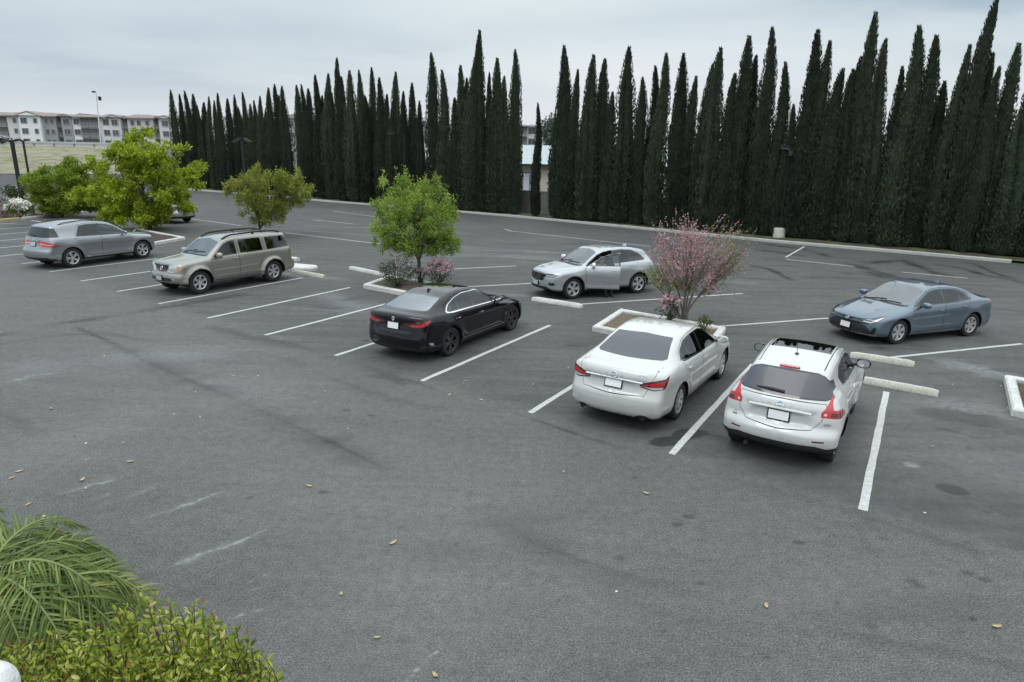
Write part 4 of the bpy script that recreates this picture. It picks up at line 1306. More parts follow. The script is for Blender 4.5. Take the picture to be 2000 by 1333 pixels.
def interior(c, root, mat='seat', zf=0.30, rows=2, dash=None, rh=0.0, wheel_side=1):
    """seats, dashboard and steering wheel seen through the glass"""
    fx = c.S.get('seatx', 2.25); zr = c.S.get('seatz', 0.32) + rh
    def seat(x, y, w=0.5, bench=False):
        b = MB()
        b.box(c.loc((x, y, zr + .12)), (0.5, w, 0.16), ch=0.04)
        Mx = Matrix.Rotation(R(-20), 3, 'Y')
        b.box(Vector(c.loc((x + .32, y, zr + .44))), (0.14, w * .94, 0.60), mat=Mx, ch=0.05)
        for hy in ((0,) if not bench else (-.38, .38)):
            b.box(Vector(c.loc((x + .43, y + hy, zr + .82))), (0.09, 0.24, 0.17), mat=Mx, ch=0.035)
        b.obj('seat', M[mat], root)
    for s in (-1, 1): seat(fx, s * .37)
    if rows > 1: seat(fx + .85, 0, 1.2, True)
    if rows > 2: seat(fx + 1.65, 0, 1.15, True)
    dx = c.S.get('dashx', fx - .75)
    b = MB(); b.box(c.loc((dx, 0, c.S.get('dashz', .86))), (0.5, c.W * .8, 0.2), ch=0.06)
    b.obj('dashboard', M['seat'], root)
    b = MB(); k = 24
    cen = Vector(c.loc((dx + .38, -.37 * wheel_side * -1 * -1, c.S.get('dashz', .86) + 0.02)))
    cen.y = .37
    Mx = Matrix.Rotation(R(-25), 3, 'Y')
    b.tube([cen + Mx @ Vector((0, .18 * math.cos(2 * math.pi * i / k), .18 * math.sin(2 * math.pi * i / k))) for i in range(k + 1)], 0.014, 6, False)
    b.box(cen, (0.03, 0.34, 0.05), mat=Mx); b.box(cen - Mx @ Vector((0, 0, .07)), (0.03, 0.05, 0.14), mat=Mx)
    b.obj('steering_wheel', M['seat'], root)
def handles(c, doors, pts, mat, size=(0.17, 0.022, 0.028), sides=(1, -1)):
    for s in sides:
        for key, x, z in pts:
            d = c.objs.get((key, s))
            if d is None: continue
            surf_box(c, d, 'handle', (x, s * 3, z), (0, -s, 0), size, mat, ch=0.008, out=0.012)
# ---------------------------------------------------------------- the seven cars
def doors(c, fp, rp, dlo, wins, trim, gl):
    """front and rear door outlines, window band and panes, on both sides"""
    ids = {}
    for s in (1, -1):
        f = r_ = None
        sol = 0.045 if (c.S.get('open') and s == -1) else 0
        c.cut('S', fp, mat='gap', side=s)
        f = c.cut('S', inset(fp, .007), 'door', 'paint', key='fd', side=s, solid=sol, label='open front door' if sol else None)
        if rp:
            c.cut('S', rp, mat='gap', side=s)
            r_ = c.cut('S', inset(rp, .007), 'door', 'paint', key='rd', side=s)
        c.cut('S', dlo, mat=trim, side=s, nmin=.2)
        for poly, who, g in wins:
            par = {'f': f, 'r': r_, 'b': None}[who]
            c.cut('S', poly, 'side_window', g or gl, side=s, parent=par, nmin=.2)
        ids[s] = (f, r_)
    return ids
def seam(c, proj, poly, w=.006, **k):
    """a thin shut line round a panel"""
    c.cut(proj, poly, mat='gap', **k); c.cut(proj, inset(poly, w), mat='paint', **k)
def mirrorpoly(half):
    """close a half outline (y>=0) to a symmetric one"""
    return half + [(-y, z) for y, z in half[::-1]]
def arc(cx, cz, r_, a0, a1, n=8):
    return [(cx + r_ * math.cos(R(a0 + (a1 - a0) * i / n)), cz + r_ * math.sin(R(a0 + (a1 - a0) * i / n))) for i in range(n + 1)]
CSC = 0.95
def place(root, rear_px, front_px, c, side):
    """stand the car so that its visible wheels touch the ground where the photo shows them; side=+1 when the right side shows"""
    a = G(*rear_px); b = G(*front_px)
    d = (b - a).normalized()
    left = Vector((-d.y, d.x, 0))
    mid = (a + b) / 2 + left * side * (c.w0 - 0.06) * CSC
    root.location = mid; root.scale = (CSC, CSC, CSC)
    root.rotation_euler = (0, 0, math.atan2(d.y, d.x))

def build_white_sedan():
    S = dict(L=4.86, W=1.83, H=1.47, wb=2.776, fo=0.96, r=.33,
        sil=[(.06, .24), (.01, .36), (0, .50), (.03, .62), (.13, .72), (.45, .82), (.85, .905), (1.15, .955), (1.32, .99), (2.0, 1.355), (2.25, 1.43), (2.6, 1.468), (2.95, 1.465), (3.3, 1.42), (3.6, 1.335), (4.12, 1.125), (4.32, 1.09), (4.6, 1.075), (4.70, 1.055), (4.745, .96), (4.765, .80), (4.80, .70), (4.85, .60), (4.86, .48), (4.83, .32), (4.72, .22), (3.9, .19), (.9, .19)],
        belt=[(0, .88), (1.3, .96), (2.5, 1.0), (3.6, 1.04), (4.8, 1.05)],
        upper=[(0, .955), (.06, .925), (1.0, .66)], flare=.022, recess=[(.66, .885, .50, .035, 1)], crease=[(.25, 1.35, .42, .58, .10, .016), (4.3, 4.75, .62, .60, .08, .01)])
    c = Car(S)
    fp = [(1.50, .34), (1.46, .60), (1.40, .93), (1.62, 1.09), (2.05, 1.34), (2.35, 1.405), (2.56, 1.41), (2.60, 1.0), (2.62, .30), (1.56, .30)]
    rp = [(2.62, .30), (2.60, 1.0), (2.56, 1.41), (2.9, 1.405), (3.25, 1.36), (3.52, 1.25), (3.74, 1.10), (3.62, .98), (3.44, .78), (3.32, .55), (3.26, .34), (3.2, .30)]
    dlo = [(1.50, .985), (1.66, 1.09), (2.05, 1.315), (2.35, 1.375), (2.9, 1.375), (3.25, 1.33), (3.5, 1.225), (3.70, 1.09), (3.60, 1.05), (2.6, 1.01)]
    wins = [([(1.64, 1.03), (1.72, 1.10), (2.07, 1.30), (2.35, 1.355), (2.54, 1.358), (2.56, 1.03)], 'f', None),
            ([(2.64, 1.035), (2.62, 1.357), (2.9, 1.355), (3.2, 1.31), (3.24, 1.05)], 'r', None),
            ([(3.27, 1.052), (3.23, 1.30), (3.46, 1.21), (3.64, 1.09), (3.58, 1.07)], 'r', None)]
    doors(c, fp, rp, dlo, wins, 'gloss_black', 'glass_black')
    c.cut('F', mirrorpoly([(0, 1.01), (.62, 1.01), (.66, 1.05), (.56, 1.36), (.3, 1.405), (0, 1.41)]), 'windshield', 'glass_mid', rng=(1.2, 2.5))
    c.cut('B', mirrorpoly([(0, 1.12), (.60, 1.125), (.66, 1.145), (.55, 1.36), (.53, 1.385), (0, 1.405)]), mat='gloss_black', rng=(3.1, 4.3))
    c.cut('B', mirrorpoly([(0, 1.13), (.59, 1.135), (.645, 1.15), (.54, 1.35), (.515, 1.375), (0, 1.395)]), 'rear_window', 'frost', rng=(3.1, 4.3))
    # boot lid
    bl = mirrorpoly([(0, 1.3), (.66, 1.3), (.70, 1.02), (.62, .80), (.56, .66), (0, .63)])
    c.cut('B', bl, mat='gap', rng=(4.22, 4.9))
    c.cut('B', inset(bl, .007), 'boot_lid', 'paint', rng=(4.22, 4.9))
    for s in (1, -1):
        c.cut('BU', [(.62, .86), (.64, .80), (.90, .76), (1.13, .79), (1.20, .83), (1.36, .99), (1.02, .95), (.80, .91)], 'tail_light', 'dark_red_lens', key='tl', side=s)
        c.cut('BU', [(.72, .855), (.90, .835), (1.06, .84), (1.14, .87), (1.22, .93), (1.02, .905), (.86, .885)], mat='red_lens', side=s)
        c.cut('BU', [(.72, .815), (.90, .782), (1.08, .79), (1.13, .83), (1.06, .83), (.90, .82)], mat='clear_lens', side=s)
        c.cut('FU', [(.42, .64), (.52, .60), (.80, .64), (1.15, .78), (1.38, .86), (1.05, .80), (.72, .72)], 'headlight', 'clear_lens', side=s)
    c.cut('B', mirrorpoly([(0, .25), (.42, .25), (.46, .30), (.52, .325), (.60, .325), (.66, .29), (.68, .1), (0, .1)]), mat='black_plastic', rng=(4.5, 5))
    c.cut('F', mirrorpoly([(0, .68), (.34, .66), (.26, .5), (0, .48)]), 'grille', 'gloss_black', rng=(-1, .5))
    c.cut('F', mirrorpoly([(0, .40), (.5, .40), (.6, .28), (0, .26)]), mat='black_plastic', rng=(-1, .5))
    c.arches()
    root = empty('sedan', (0, 0, 0), label='white sedan with grey rear glass parked between two painted lines beside the planter', cat='car')
    MM = dict(paint=paint('pearl_white_paint', (.57, .565, .545), 0.0, .3))
    c.finish(root, MM)
    add_wheels(c, root, .225, .215, (8, .04, .055, .10))
    interior(c, root)
    handles(c, None, [('fd', 2.44, .87), ('rd', 3.40, .905)], 'chrome')
    for s in (1, -1): mirror_part(c, {s: c.objs[('fd', s)]}, root, s, (1.62, 1.0), MM['paint'])
    plate(c, root, c.L, .80)
    emblem(c, root, 'bar', (c.L + 1, 0, .955), (-1, 0, 0), .052)
    surf_box(c, root, 'boot_trim', (c.L + 1, 0, .895), (-1, 0, 0), (1.06, .03, .026), 'chrome', ch=.008)
    lettering(c, root, 'ALTIMA', (c.L + 1, .50, .985), (-1, 0, 0), .042)
    lettering(c, root, 'S', (c.L + 1, -.52, .90), (-1, 0, 0), .04)
    lettering(c, root, 'BP 2057K', (c.L + 1, 0, .29), (-1, 0, 0), .06, 'plate_grey')
    for s in (1, -1):
        p = Vector(c.loc((c.L - .12, s * .56, .27)))
        b = MB(); b.lathe([(.001, .03), (.036, .03), (.036, .0), (.042, .0), (.042, .16)], 16, 'Y')
        o = b.obj('exhaust_tip', M['disc'], root); o.location = p + Vector((-.02, 0, 0)); o.rotation_euler = (0, 0, R(-90))
    # shut lines of the bonnet, a shark fin
    place(root, (1320, 820), (1408, 738), c, +1)
    return root

def build_crossover():
    S = dict(L=4.125, W=1.68, H=1.57, wb=2.53, fo=.80, r=.345, ra=.405, 
        sil=[(.06, .30), (0, .42), (0, .56), (.03, .70), (.12, .84), (.40, .95), (.8, 1.03), (1.02, 1.07), (1.70, 1.44), (1.95, 1.53), (2.3, 1.57), (2.7, 1.565), (3.1, 1.53), (3.45, 1.475), (3.54, 1.45), (3.58, 1.42), (3.86, 1.08), (3.92, 1.03), (3.955, .95), (3.99, .82), (4.0, .70), (4.07, .64), (4.12, .58), (4.125, .48), (4.09, .36), (3.98, .28), (3.5, .24), (.7, .24)],
        belt=[(0, .95), (1.1, 1.0), (2.2, 1.03), (3.2, 1.08), (4.1, 1.06)],
        lower=[(.1, .88), (.25, .94), (.40, .975), (.52, .985), (.62, 1.0), (.78, .995), (.92, .955), (1.0, .90)],
        upper=[(0, .91), (.08, .87), (1.0, .66)], flare=.045, fls=.2, k=.08,
        plan=[(0, .36), (.8, .28), (1.2, .17), (2.0, .08), (2.6, 0), (3.1, -.08), (3.5, -.15), (3.9, -.24), (4.125, -.30)],
        gtaper=[(1.2, .97), (2.2, 1.0), (2.6, 1.0), (3.5, .92), (4.1, .86)], taper=[(0, .93), (.5, .98), (1.0, 1.0), (3.3, 1.0), (3.9, .985), (4.12, .95)], seatx=2.0, under=.3, recess=[(.70, .905, .44, .035, 1)], crease=[(.3, 1.1, .38, .5, .12, .03), (1.75, 3.45, .505, .49, .03, -.012)])
    c = Car(S)
    fp = [(1.32, .42), (1.26, .7), (1.20, .98), (1.38, 1.14), (1.75, 1.40), (2.0, 1.47), (2.28, 1.49), (2.30, 1.05), (2.30, .36), (1.4, .36)]
    rp = [(2.30, .36), (2.30, 1.05), (2.28, 1.49), (2.6, 1.47), (2.9, 1.42), (3.1, 1.28), (3.12, 1.12), (3.0, .95), (2.92, .75), (2.86, .36)]
    dlo = [(1.30, 1.04), (1.45, 1.15), (1.78, 1.375), (2.05, 1.44), (2.5, 1.45), (2.84, 1.40), (3.02, 1.27), (2.88, 1.12), (2.3, 1.07)]
    wins = [([(1.42, 1.08), (1.5, 1.15), (1.80, 1.355), (2.05, 1.415), (2.24, 1.42), (2.25, 1.10)], 'f', None),
            ([(2.34, 1.105), (2.33, 1.42), (2.5, 1.42), (2.8, 1.38), (2.96, 1.27), (2.85, 1.14)], 'r', None)]
    doors(c, fp, rp, dlo, wins, 'gloss_black', 'glass_dark')
    c.cut('F', mirrorpoly([(0, 1.09), (.58, 1.08), (.62, 1.12), (.52, 1.44), (0, 1.49)]), 'windshield', 'glass_mid', rng=(.9, 2.1))
    rw = mirrorpoly([(0, 1.07), (.60, 1.085), (.70, 1.12), (.70, 1.18), (.62, 1.31), (.52, 1.40), (.42, 1.43), (0, 1.445)])
    c.cut('B', rw, mat='gloss_black', rng=(3.2, 4.0))
    c.cut('B', inset(rw, .018), 'rear_window', 'frost', rng=(3.2, 4.0))
    tg = mirrorpoly([(0, 1.06), (.62, 1.05), (.64, .98), (.60, .80), (.48, .66), (0, .62)])
    c.cut('B', tg, mat='gap', rng=(3.7, 4.1)); c.cut('B', inset(tg, .007), 'tailgate', 'paint', rng=(3.7, 4.1))
    for s in (1, -1):
        c.cut('B', [(.58, .86), (.84, .845), (.90, .86), (.90, .955), (.84, .965), (.73, .975), (.70, 1.06), (.685, 1.22), (.665, 1.12), (.62, .99), (.575, .93)], 'tail_light', 'red_lens', side=s, rng=(3.3, 4.1))
        c.cut('B', [(.70, .87), (.84, .865), (.86, .93), (.71, .935)], mat='dark_red_lens', side=s, rng=(3.3, 4.1))
        c.cut('B', arc(.635, .905, .02, 0, 330, 9), mat='clear_lens', side=s, rng=(3.3, 4.1))
        c.cut('B', [(.52, .50), (.68, .50), (.68, .525), (.52, .525)], mat='dark_red_lens', side=s, rng=(3.7, 4.3))
        c.cut('FU', [(.45, .66), (.60, .62), (.78, .68), (.70, .76), (.5, .76)], 'headlight', 'clear_lens', side=s)
        c.cut('T', [(1.75, .50), (1.75, .515), (3.42, .49), (3.42, .475)], mat='gap', side=s)
        c.cut('S', [(.3, .0), (.3, .36), (3.9, .36), (4.3, .42), (4.3, .0)], mat='black_plastic', side=s, nmin=-1)
    c.cut('B', mirrorpoly([(0, .44), (.56, .44), (.72, .40), (.95, .44), (.95, .1), (0, .1)]), mat='black_plastic', rng=(3.2, 5))
    c.cut('B', mirrorpoly([(0, .37), (.34, .37), (.30, .33), (0, .33)]), mat='disc', rng=(3.7, 5))
    c.cut('F', mirrorpoly([(0, .80), (.40, .78), (.3, .6), (0, .56)]), 'grille', 'gloss_black', rng=(-1, .5))
    c.cut('F', mirrorpoly([(0, .46), (.7, .46), (.8, .1), (0, .1)]), mat='black_plastic', rng=(-1, .6))
    c.cut('T', [(1.88, -.46), (1.88, .46), (2.72, .47), (2.72, -.47)], 'sunroof', 'glass_black')
    c.arches('black_plastic', .055)
    root = empty('crossover', (0, 0, 0), label='white crossover with red boomerang tail lights, seen from behind, rightmost of the near row', cat='car')
    MM = dict(paint=paint('white_paint', (.58, .58, .565), 0.0, .3))
    c.finish(root, MM)
    add_wheels(c, root, .225, .225, (5, .05, .07, .18))
    interior(c, root)
    for s in (1, -1): mirror_part(c, {s: c.objs[('fd', s)]}, root, s, (1.42, 1.10), M['gloss_black'], size=(.11, .24, .17))
    handles(c, None, [('fd', 2.15, .93)], 'white_handle')
    plate(c, root, c.L, .80)
    emblem(c, root, 'bar', (c.L + 1, 0, .965), (-1, 0, 0), .05)
    surf_box(c, root, 'tailgate_trim', (c.L + 1, 0, .915), (-1, 0, 0), (.92, .045, .03), MM['paint'], ch=.01)
    surf_box(c, root, 'brake_light', (c.L + 1, 0, 1.462), (-1, 0, 0), (.30, .05, .045), 'red_lens', ch=.014, flat=True)
    lettering(c, root, 'JUKE', (c.L + 1, .68, .745), (-1, 0, 0), .045)
    lettering(c, root, 'SV', (c.L + 1, -.66, .70), (-1, 0, 0), .04)
    lettering(c, root, 'AWD', (c.L + 1, -.66, .655), (-1, 0, 0), .035, 'black_plastic')
    # rear wiper
    p, n = on_face(c, (c.L + 1, .02, 1.13), (-1, 0, 0))
    p2, n2 = on_face(c, (c.L + 1, -.40, 1.135), (-1, 0, 0))
    b = MB(); b.tube([p + n * .02, (p + p2) / 2 + n * .035, p2 + n2 * .02], [.022, .02, .008], 6)
    b.obj('rear_wiper', M['black_plastic'], root)
    p, n = on_face(c, (3.0, 0, 3), (0, 0, -1))
    b = MB(); b.tube([p, p + Vector((.0, 0, .02))], [.035, .025], 12); b.tube([p, p + Vector((-.10, 0, .22))], [.006, .003], 6)
    b.obj('antenna', M['black_plastic'], root)
    p, n = on_face(c, (3.93, -.35, 0.3), (0, 0, 1)) if False else (Vector(c.loc((4.0, -.42, .27))), None)
    b = MB(); b.tube([p + Vector((.04, 0, 0)), p + Vector((-.05, 0, 0))], .03, 12); b.obj('exhaust_tip', M['disc'], root)
    place(root, (1625, 902), (1665, 804), c, +1)
    return root
M['white_handle'] = pmat('white_handle', (.75, .75, .75), .3, coat=.6)

def black_paint_():
    mt = paint('black_paint', (.004, .004, .007), 0.0, .12, .7, dirt=.004)
    b = mt.node_tree.nodes['Principled BSDF']; b.inputs['Specular IOR Level'].default_value = .15
    return mt
def build_black_coupe():
    S = dict(L=4.785, W=1.85, H=1.45, wb=2.856, fo=.85, r=.345,
        sil=[(.08, .20), (.01, .32), (0, .50), (.02, .64), (.12, .745), (.5, .845), (1.0, .92), (1.3, .955), (1.48, .985), (2.1, 1.32), (2.35, 1.40), (2.65, 1.443), (2.95, 1.445), (3.3, 1.415), (3.7, 1.33), (4.15, 1.195), (4.45, 1.105), (4.64, 1.085), (4.69, 1.055), (4.70, .98), (4.725, .80), (4.755, .68), (4.785, .55), (4.77, .38), (4.66, .24), (3.9, .18), (.9, .18)],
        belt=[(0, .86), (1.3, .94), (2.5, .98), (3.6, 1.02), (4.7, 1.06)],
        lower=[(.1, .88), (.25, .94), (.36, .965), (.5, .975), (.66, .98), (.80, 1.0), (.90, .985), (1.0, .94)],
        upper=[(0, .94), (.06, .90), (1.0, .63)], flare=.03, k=.09,
        gtaper=[(1.2, .97), (2.2, 1.0), (2.6, 1.0), (3.6, .93), (4.7, .84)], recess=[(.70, .93, .46, .03, 1), (.36, .50, .62, .02, 1)], crease=[(.2, 1.45, .30, .52, .08, .02)])
    c = Car(S)
    fp = [(1.44, .36), (1.40, .60), (1.36, .90), (1.60, 1.05), (2.05, 1.30), (2.35, 1.385), (2.60, 1.39), (2.66, 1.0), (2.66, .30), (1.5, .30)]
    rp = [(2.66, .30), (2.66, 1.0), (2.60, 1.39), (2.95, 1.385), (3.35, 1.33), (3.68, 1.22), (3.86, 1.09), (3.70, .98), (3.45, .80), (3.30, .55), (3.26, .30)]
    dlo = [(1.53, .962), (1.68, 1.062), (2.055, 1.272), (2.355, 1.347), (2.95, 1.352), (3.29, 1.294), (3.6, 1.187), (3.81, 1.062), (3.79, 1.036), (3.6, 1.016), (2.6, .993)]
    wins = [([(1.66, 1.0), (1.74, 1.07), (2.08, 1.25), (2.37, 1.325), (2.60, 1.33), (2.65, 1.02)], 'f', None),
            ([(2.72, 1.02), (2.67, 1.33), (2.95, 1.33), (3.22, 1.285), (3.28, 1.035)], 'r', None),
            ([(3.32, 1.037), (3.26, 1.275), (3.5, 1.20), (3.72, 1.08), (3.66, 1.045)], 'r', None)]
    dlo2 = [(1.56, .975), (1.70, 1.06), (2.06, 1.262), (2.36, 1.335), (2.95, 1.34), (3.28, 1.285), (3.57, 1.18), (3.76, 1.07), (3.70, 1.04), (2.6, 1.008)]
    doors(c, fp, rp, dlo, [], 'chrome', 'glass_dark')
    ids = {s: (None, None) for s in (1, -1)}
    for s in (1, -1):
        c.cut('S', dlo2, mat='gloss_black', side=s, nmin=.2)
        for poly, who, g in wins:
            par = [k for k, v in c.parts.items() if v.get('key') == {'f': 'fd', 'r': 'rd'}[who] and v.get('side') == s][0]
            c.cut('S', poly, 'side_window', 'glass_mid', side=s, parent=par, nmin=.2)
        c.cut('S', [(1.34, .36), (1.34, .385), (1.26, .62), (1.24, .62), (1.30, .36)], mat='smoke_lens', side=s, nmin=.2)
        c.cut('S', [(1.35, .315), (1.35, .33), (3.25, .335), (3.25, .315)], mat='chrome', side=s, nmin=-.5)
        c.cut('S', [(1.2, .0), (1.2, .27), (3.35, .27), (3.35, .0)], mat='black_plastic', side=s, nmin=-1)
    c.cut('F', mirrorpoly([(0, 1.0), (.62, .99), (.66, 1.03), (.54, 1.33), (.3, 1.375), (0, 1.385)]), 'windshield', 'glass_mid', rng=(1.3, 2.5))
    rw = mirrorpoly([(0, 1.115), (.56, 1.125), (.61, 1.145), (.54, 1.30), (.50, 1.335), (0, 1.365)])
    c.cut('B', rw, mat='gloss_black', rng=(3.2, 4.6))
    c.cut('B', inset(rw, .012), 'rear_window', 'glass_pale', rng=(3.2, 4.6))
    tg = mirrorpoly([(0, 1.20), (.70, 1.20), (.74, 1.0), (.64, .84), (.56, .70), (0, .68)])
    seam(c, 'B', tg, rng=(4.55, 4.9))
    for s in (1, -1):
        c.cut('BU', [(.36, .90), (.40, .855), (.62, .83), (.90, .83), (1.0, .86), (1.22, .965), (1.20, 1.0), (.95, .985), (.70, .945)], 'tail_light', 'dark_red_lens', side=s)
        c.cut('BU', [(.60, .855), (.78, .835), (.95, .85), (1.18, .96), (1.16, .985), (1.0, .955), (.88, .90), (.74, .885), (.62, .88)], mat='red_lens', side=s)
        c.cut('BU', [(.80, .30), (.98, .32), (1.04, .42), (.84, .42)], mat='disc', side=s)
        c.cut('FU', [(.38, .58), (.60, .56), (.85, .60), (1.1, .70), (.8, .69), (.5, .66)], 'headlight', 'clear_lens', side=s)
        c.cut('S', [(4.34, .40), (4.48, .43), (4.52, .49), (4.38, .47)], mat='silver_rim', side=s, nmin=.1)
    c.cut('B', mirrorpoly([(0, .36), (.60, .36), (.74, .30), (.8, .1), (0, .1)]), mat='black_plastic', rng=(4.3, 5))
    c.cut('F', mirrorpoly([(.03, .66), (.26, .66), (.3, .52), (.24, .4), (.03, .4)]), 'grille', 'gloss_black', rng=(-1, .5))
    c.cut('T', [(2.1, -.42), (2.1, .42), (3.05, .42), (3.05, -.42)], 'sunroof', 'glass_black')
    c.arches()
    root = empty('coupe', (0, 0, 0), label='glossy black fastback with silver window outline parked in front of the rose planter', cat='car')
    MM = dict(paint=black_paint_())
    c.finish(root, MM)
    add_wheels(c, root, .245, .235, (5, .035, .05, .22), 'dark_rim')
    interior(c, root)
    handles(c, None, [('fd', 2.52, .83), ('rd', 3.52, .87)], 'gloss_black')
    for key, x, z in (('fd', 2.43, .83), ('rd', 3.42, .87)):
        for s in (1, -1): surf_box(c, c.objs[(key, s)], 'handle_trim', (x, s * 3, z), (0, -s, 0), (.05, .02, .03), 'chrome', ch=.006, out=.01)
    for s in (1, -1): mirror_part(c, {s: c.objs[('fd', s)]}, root, s, (1.66, .98), M['gloss_black'])
    plate(c, root, c.L, .82)
    emblem(c, root, 'roundel', (c.L + 1, 0, .98), (-1, 0, 0), .042)
    lettering(c, root, 'eDrive40', (c.L + 1, -.40, .93), (-1, 0, 0), .045, 'smoke_lens')
    lettering(c, root, 'i4', (c.L + 1, .42, .93), (-1, 0, 0), .05, 'smoke_lens')
    p, n = on_face(c, (3.35, 0, 3), (0, 0, -1))
    b = MB(); b.add([p + Vector(q) for q in ((.12, 0, -.01), (-.06, .03, -.01), (-.06, -.03, -.01), (-.08, 0, .055), (-.03, 0, .05))], [(0, 1, 3), (0, 3, 4), (2, 0, 4), (2, 4, 3), (1, 2, 3)])
    b.obj('antenna_fin', M['gloss_black'], root)
    place(root, (876, 697), (1003, 644), c, +1)
    return root

def build_blue_sedan():
    S = dict(L=4.63, W=1.79, H=1.435, wb=2.70, fo=.95, r=.325,
        sil=[(.12, .20), (.03, .27), (0, .40), (.02, .54), (.06, .66), (.20, .745), (.5, .83), (.85, .90), (1.05, .935), (1.20, .97), (1.90, 1.34), (2.15, 1.405), (2.5, 1.435), (2.85, 1.43), (3.2, 1.385), (3.5, 1.305), (3.98, 1.12), (4.15, 1.085), (4.40, 1.065), (4.49, 1.03), (4.52, .92), (4.56, .75), (4.62, .62), (4.63, .48), (4.60, .32), (4.50, .23), (3.8, .18), (.9, .18)],
        belt=[(0, .83), (1.1, .92), (2.4, .965), (3.5, 1.01), (4.6, 1.03)],
        upper=[(0, .955), (.06, .92), (1.0, .655)], flare=.03, recess=[(.28, .55, .50, .03, -1)], crease=[(.2, 1.2, .36, .56, .10, .018)])
    c = Car(S)
    fp = [(1.42, .34), (1.38, .60), (1.34, .90), (1.52, 1.05), (1.95, 1.30), (2.2, 1.365), (2.46, 1.38), (2.50, .97), (2.50, .29), (1.5, .29)]
    rp = [(2.50, .29), (2.50, .97), (2.46, 1.38), (2.8, 1.37), (3.15, 1.32), (3.4, 1.22), (3.5, 1.08), (3.40, .95), (3.28, .75), (3.2, .55), (3.16, .29)]
    dlo = [(1.40, .95), (1.56, 1.05), (1.97, 1.285), (2.2, 1.34), (2.8, 1.345), (3.12, 1.30), (3.36, 1.20), (3.56, 1.06), (3.46, 1.02), (2.5, .98)]
    wins = [([(1.58, .99), (1.66, 1.07), (1.99, 1.26), (2.2, 1.315), (2.43, 1.325), (2.46, .995)], 'f', None),
            ([(2.55, 1.0), (2.52, 1.325), (2.8, 1.32), (3.08, 1.275), (3.14, 1.025)], 'r', None),
            ([(3.18, 1.027), (3.12, 1.262), (3.32, 1.18), (3.49, 1.06), (3.44, 1.035)], 'b', None)]
    doors(c, fp, rp, dlo, wins, 'gloss_black', 'glass_clear')
    c.cut('F', mirrorpoly([(0, .985), (.62, .97), (.665, 1.0), (.56, 1.32), (.3, 1.365), (0, 1.375)]), 'windshield', 'glass_ws', rng=(1.05, 2.4))
    c.cut('F', mirrorpoly([(0, .955), (.62, .935), (.70, .955), (.66, .985), (.62, .97), (0, .985)]), mat='black_plastic', rng=(.9, 1.6))
    rw = mirrorpoly([(0, 1.10), (.58, 1.10), (.62, 1.13), (.52, 1.33), (0, 1.365)])
    c.cut('B', rw, 'rear_window', 'glass_mid', rng=(3.0, 4.2))
    for s in (1, -1):
        c.cut('BU', [(.45, .90), (.60, .84), (.95, .83), (1.15, .87), (1.30, .99), (1.0, .97), (.7, .95)], 'tail_light', 'red_lens', side=s)
        c.cut('FU', [(.36, .60), (.58, .56), (.80, .545), (1.02, .62), (1.34, .76), (1.10, .745), (.80, .68), (.45, .655)], 'headlight', 'smoke_lens', side=s)
        c.cut('FU', [(.52, .58), (.80, .565), (1.0, .635), (1.26, .74), (1.0, .675), (.80, .60), (.60, .61)], mat='clear_lens', side=s)
        c.cut('S', [(1.45, .20), (1.45, .225), (3.1, .25), (3.1, .215)], mat='chrome', side=s, nmin=-.6)
        c.cut('FU', [(.76, .28), (.94, .25), (1.02, .44), (.93, .48)], mat='gap', side=s)
    gr = mirrorpoly([(0, .555), (.34, .55), (.56, .47), (.70, .30), (.62, .27), (0, .255)])
    c.cut('F', gr, 'grille', 'black_plastic', rng=(-1, .6))
    c.cut('F', mirrorpoly([(0, .255), (.62, .27), (.78, .27), (.74, .23), (0, .215)]), mat='silver_rim', rng=(-1, .6))
    c.cut('F', mirrorpoly([(.0, .60), (.36, .60), (.45, .655), (.0, .64)]), mat='gloss_black', rng=(-1, .6))
    c.arches()
    root = empty('sedan', (0, 0, 0), label='blue grey sedan facing left, parked alone at the right', cat='car')
    MM = dict(paint=paint('blue_paint', (.118, .160, .205), .55, .32))
    c.finish(root, MM)
    add_wheels(c, root, .215, .205, (6, .045, .10, .06), steer=0)
    interior(c, root, 'seat')
    handles(c, None, [('fd', 2.32, .83), ('rd', 3.22, .875)], MM['paint'])
    for s in (1, -1): mirror_part(c, {s: c.objs[('fd', s)]}, root, s, (1.60, .96), MM['paint'])
    plate(c, root, 0, .42, ny=(1, 0, .1), out=.02)
    emblem(c, root, 'oval', (-1, 0, .605), (1, 0, 0), .05)
    p, n = on_face(c, (3.15, 0, 3), (0, 0, -1))
    b = MB(); b.add([p + Vector(q) for q in ((.12, 0, -.01), (-.06, .03, -.02), (-.06, -.03, -.02), (-.08, 0, .055), (-.03, 0, .05))], [(0, 1, 3), (0, 3, 4), (2, 0, 4), (2, 4, 3), (1, 2, 3)])
    b.obj('antenna_fin', MM['paint'], root)
    wipers(c, root, 1.16, 1.45)
    place(root, (1893, 657), (1747, 673), c, -1)
    return root
def wipers(c, root, x1, x2):
    for y0 in (.05, .55):
        pts = []
        for k in range(6):
            y = y0 - .6 * k / 5 if y0 > .1 else y0 - .55 * k / 5
            x = x1 + .05 + (.10 * k / 5)
            p, n = on_face(c, (x, y, 3), (0, 0, -1))
            if p: pts.append(p + n * .012)
        b = MB(); b.tube(pts, .009, 5); b.obj('windscreen_wiper', M['black_plastic'], root)

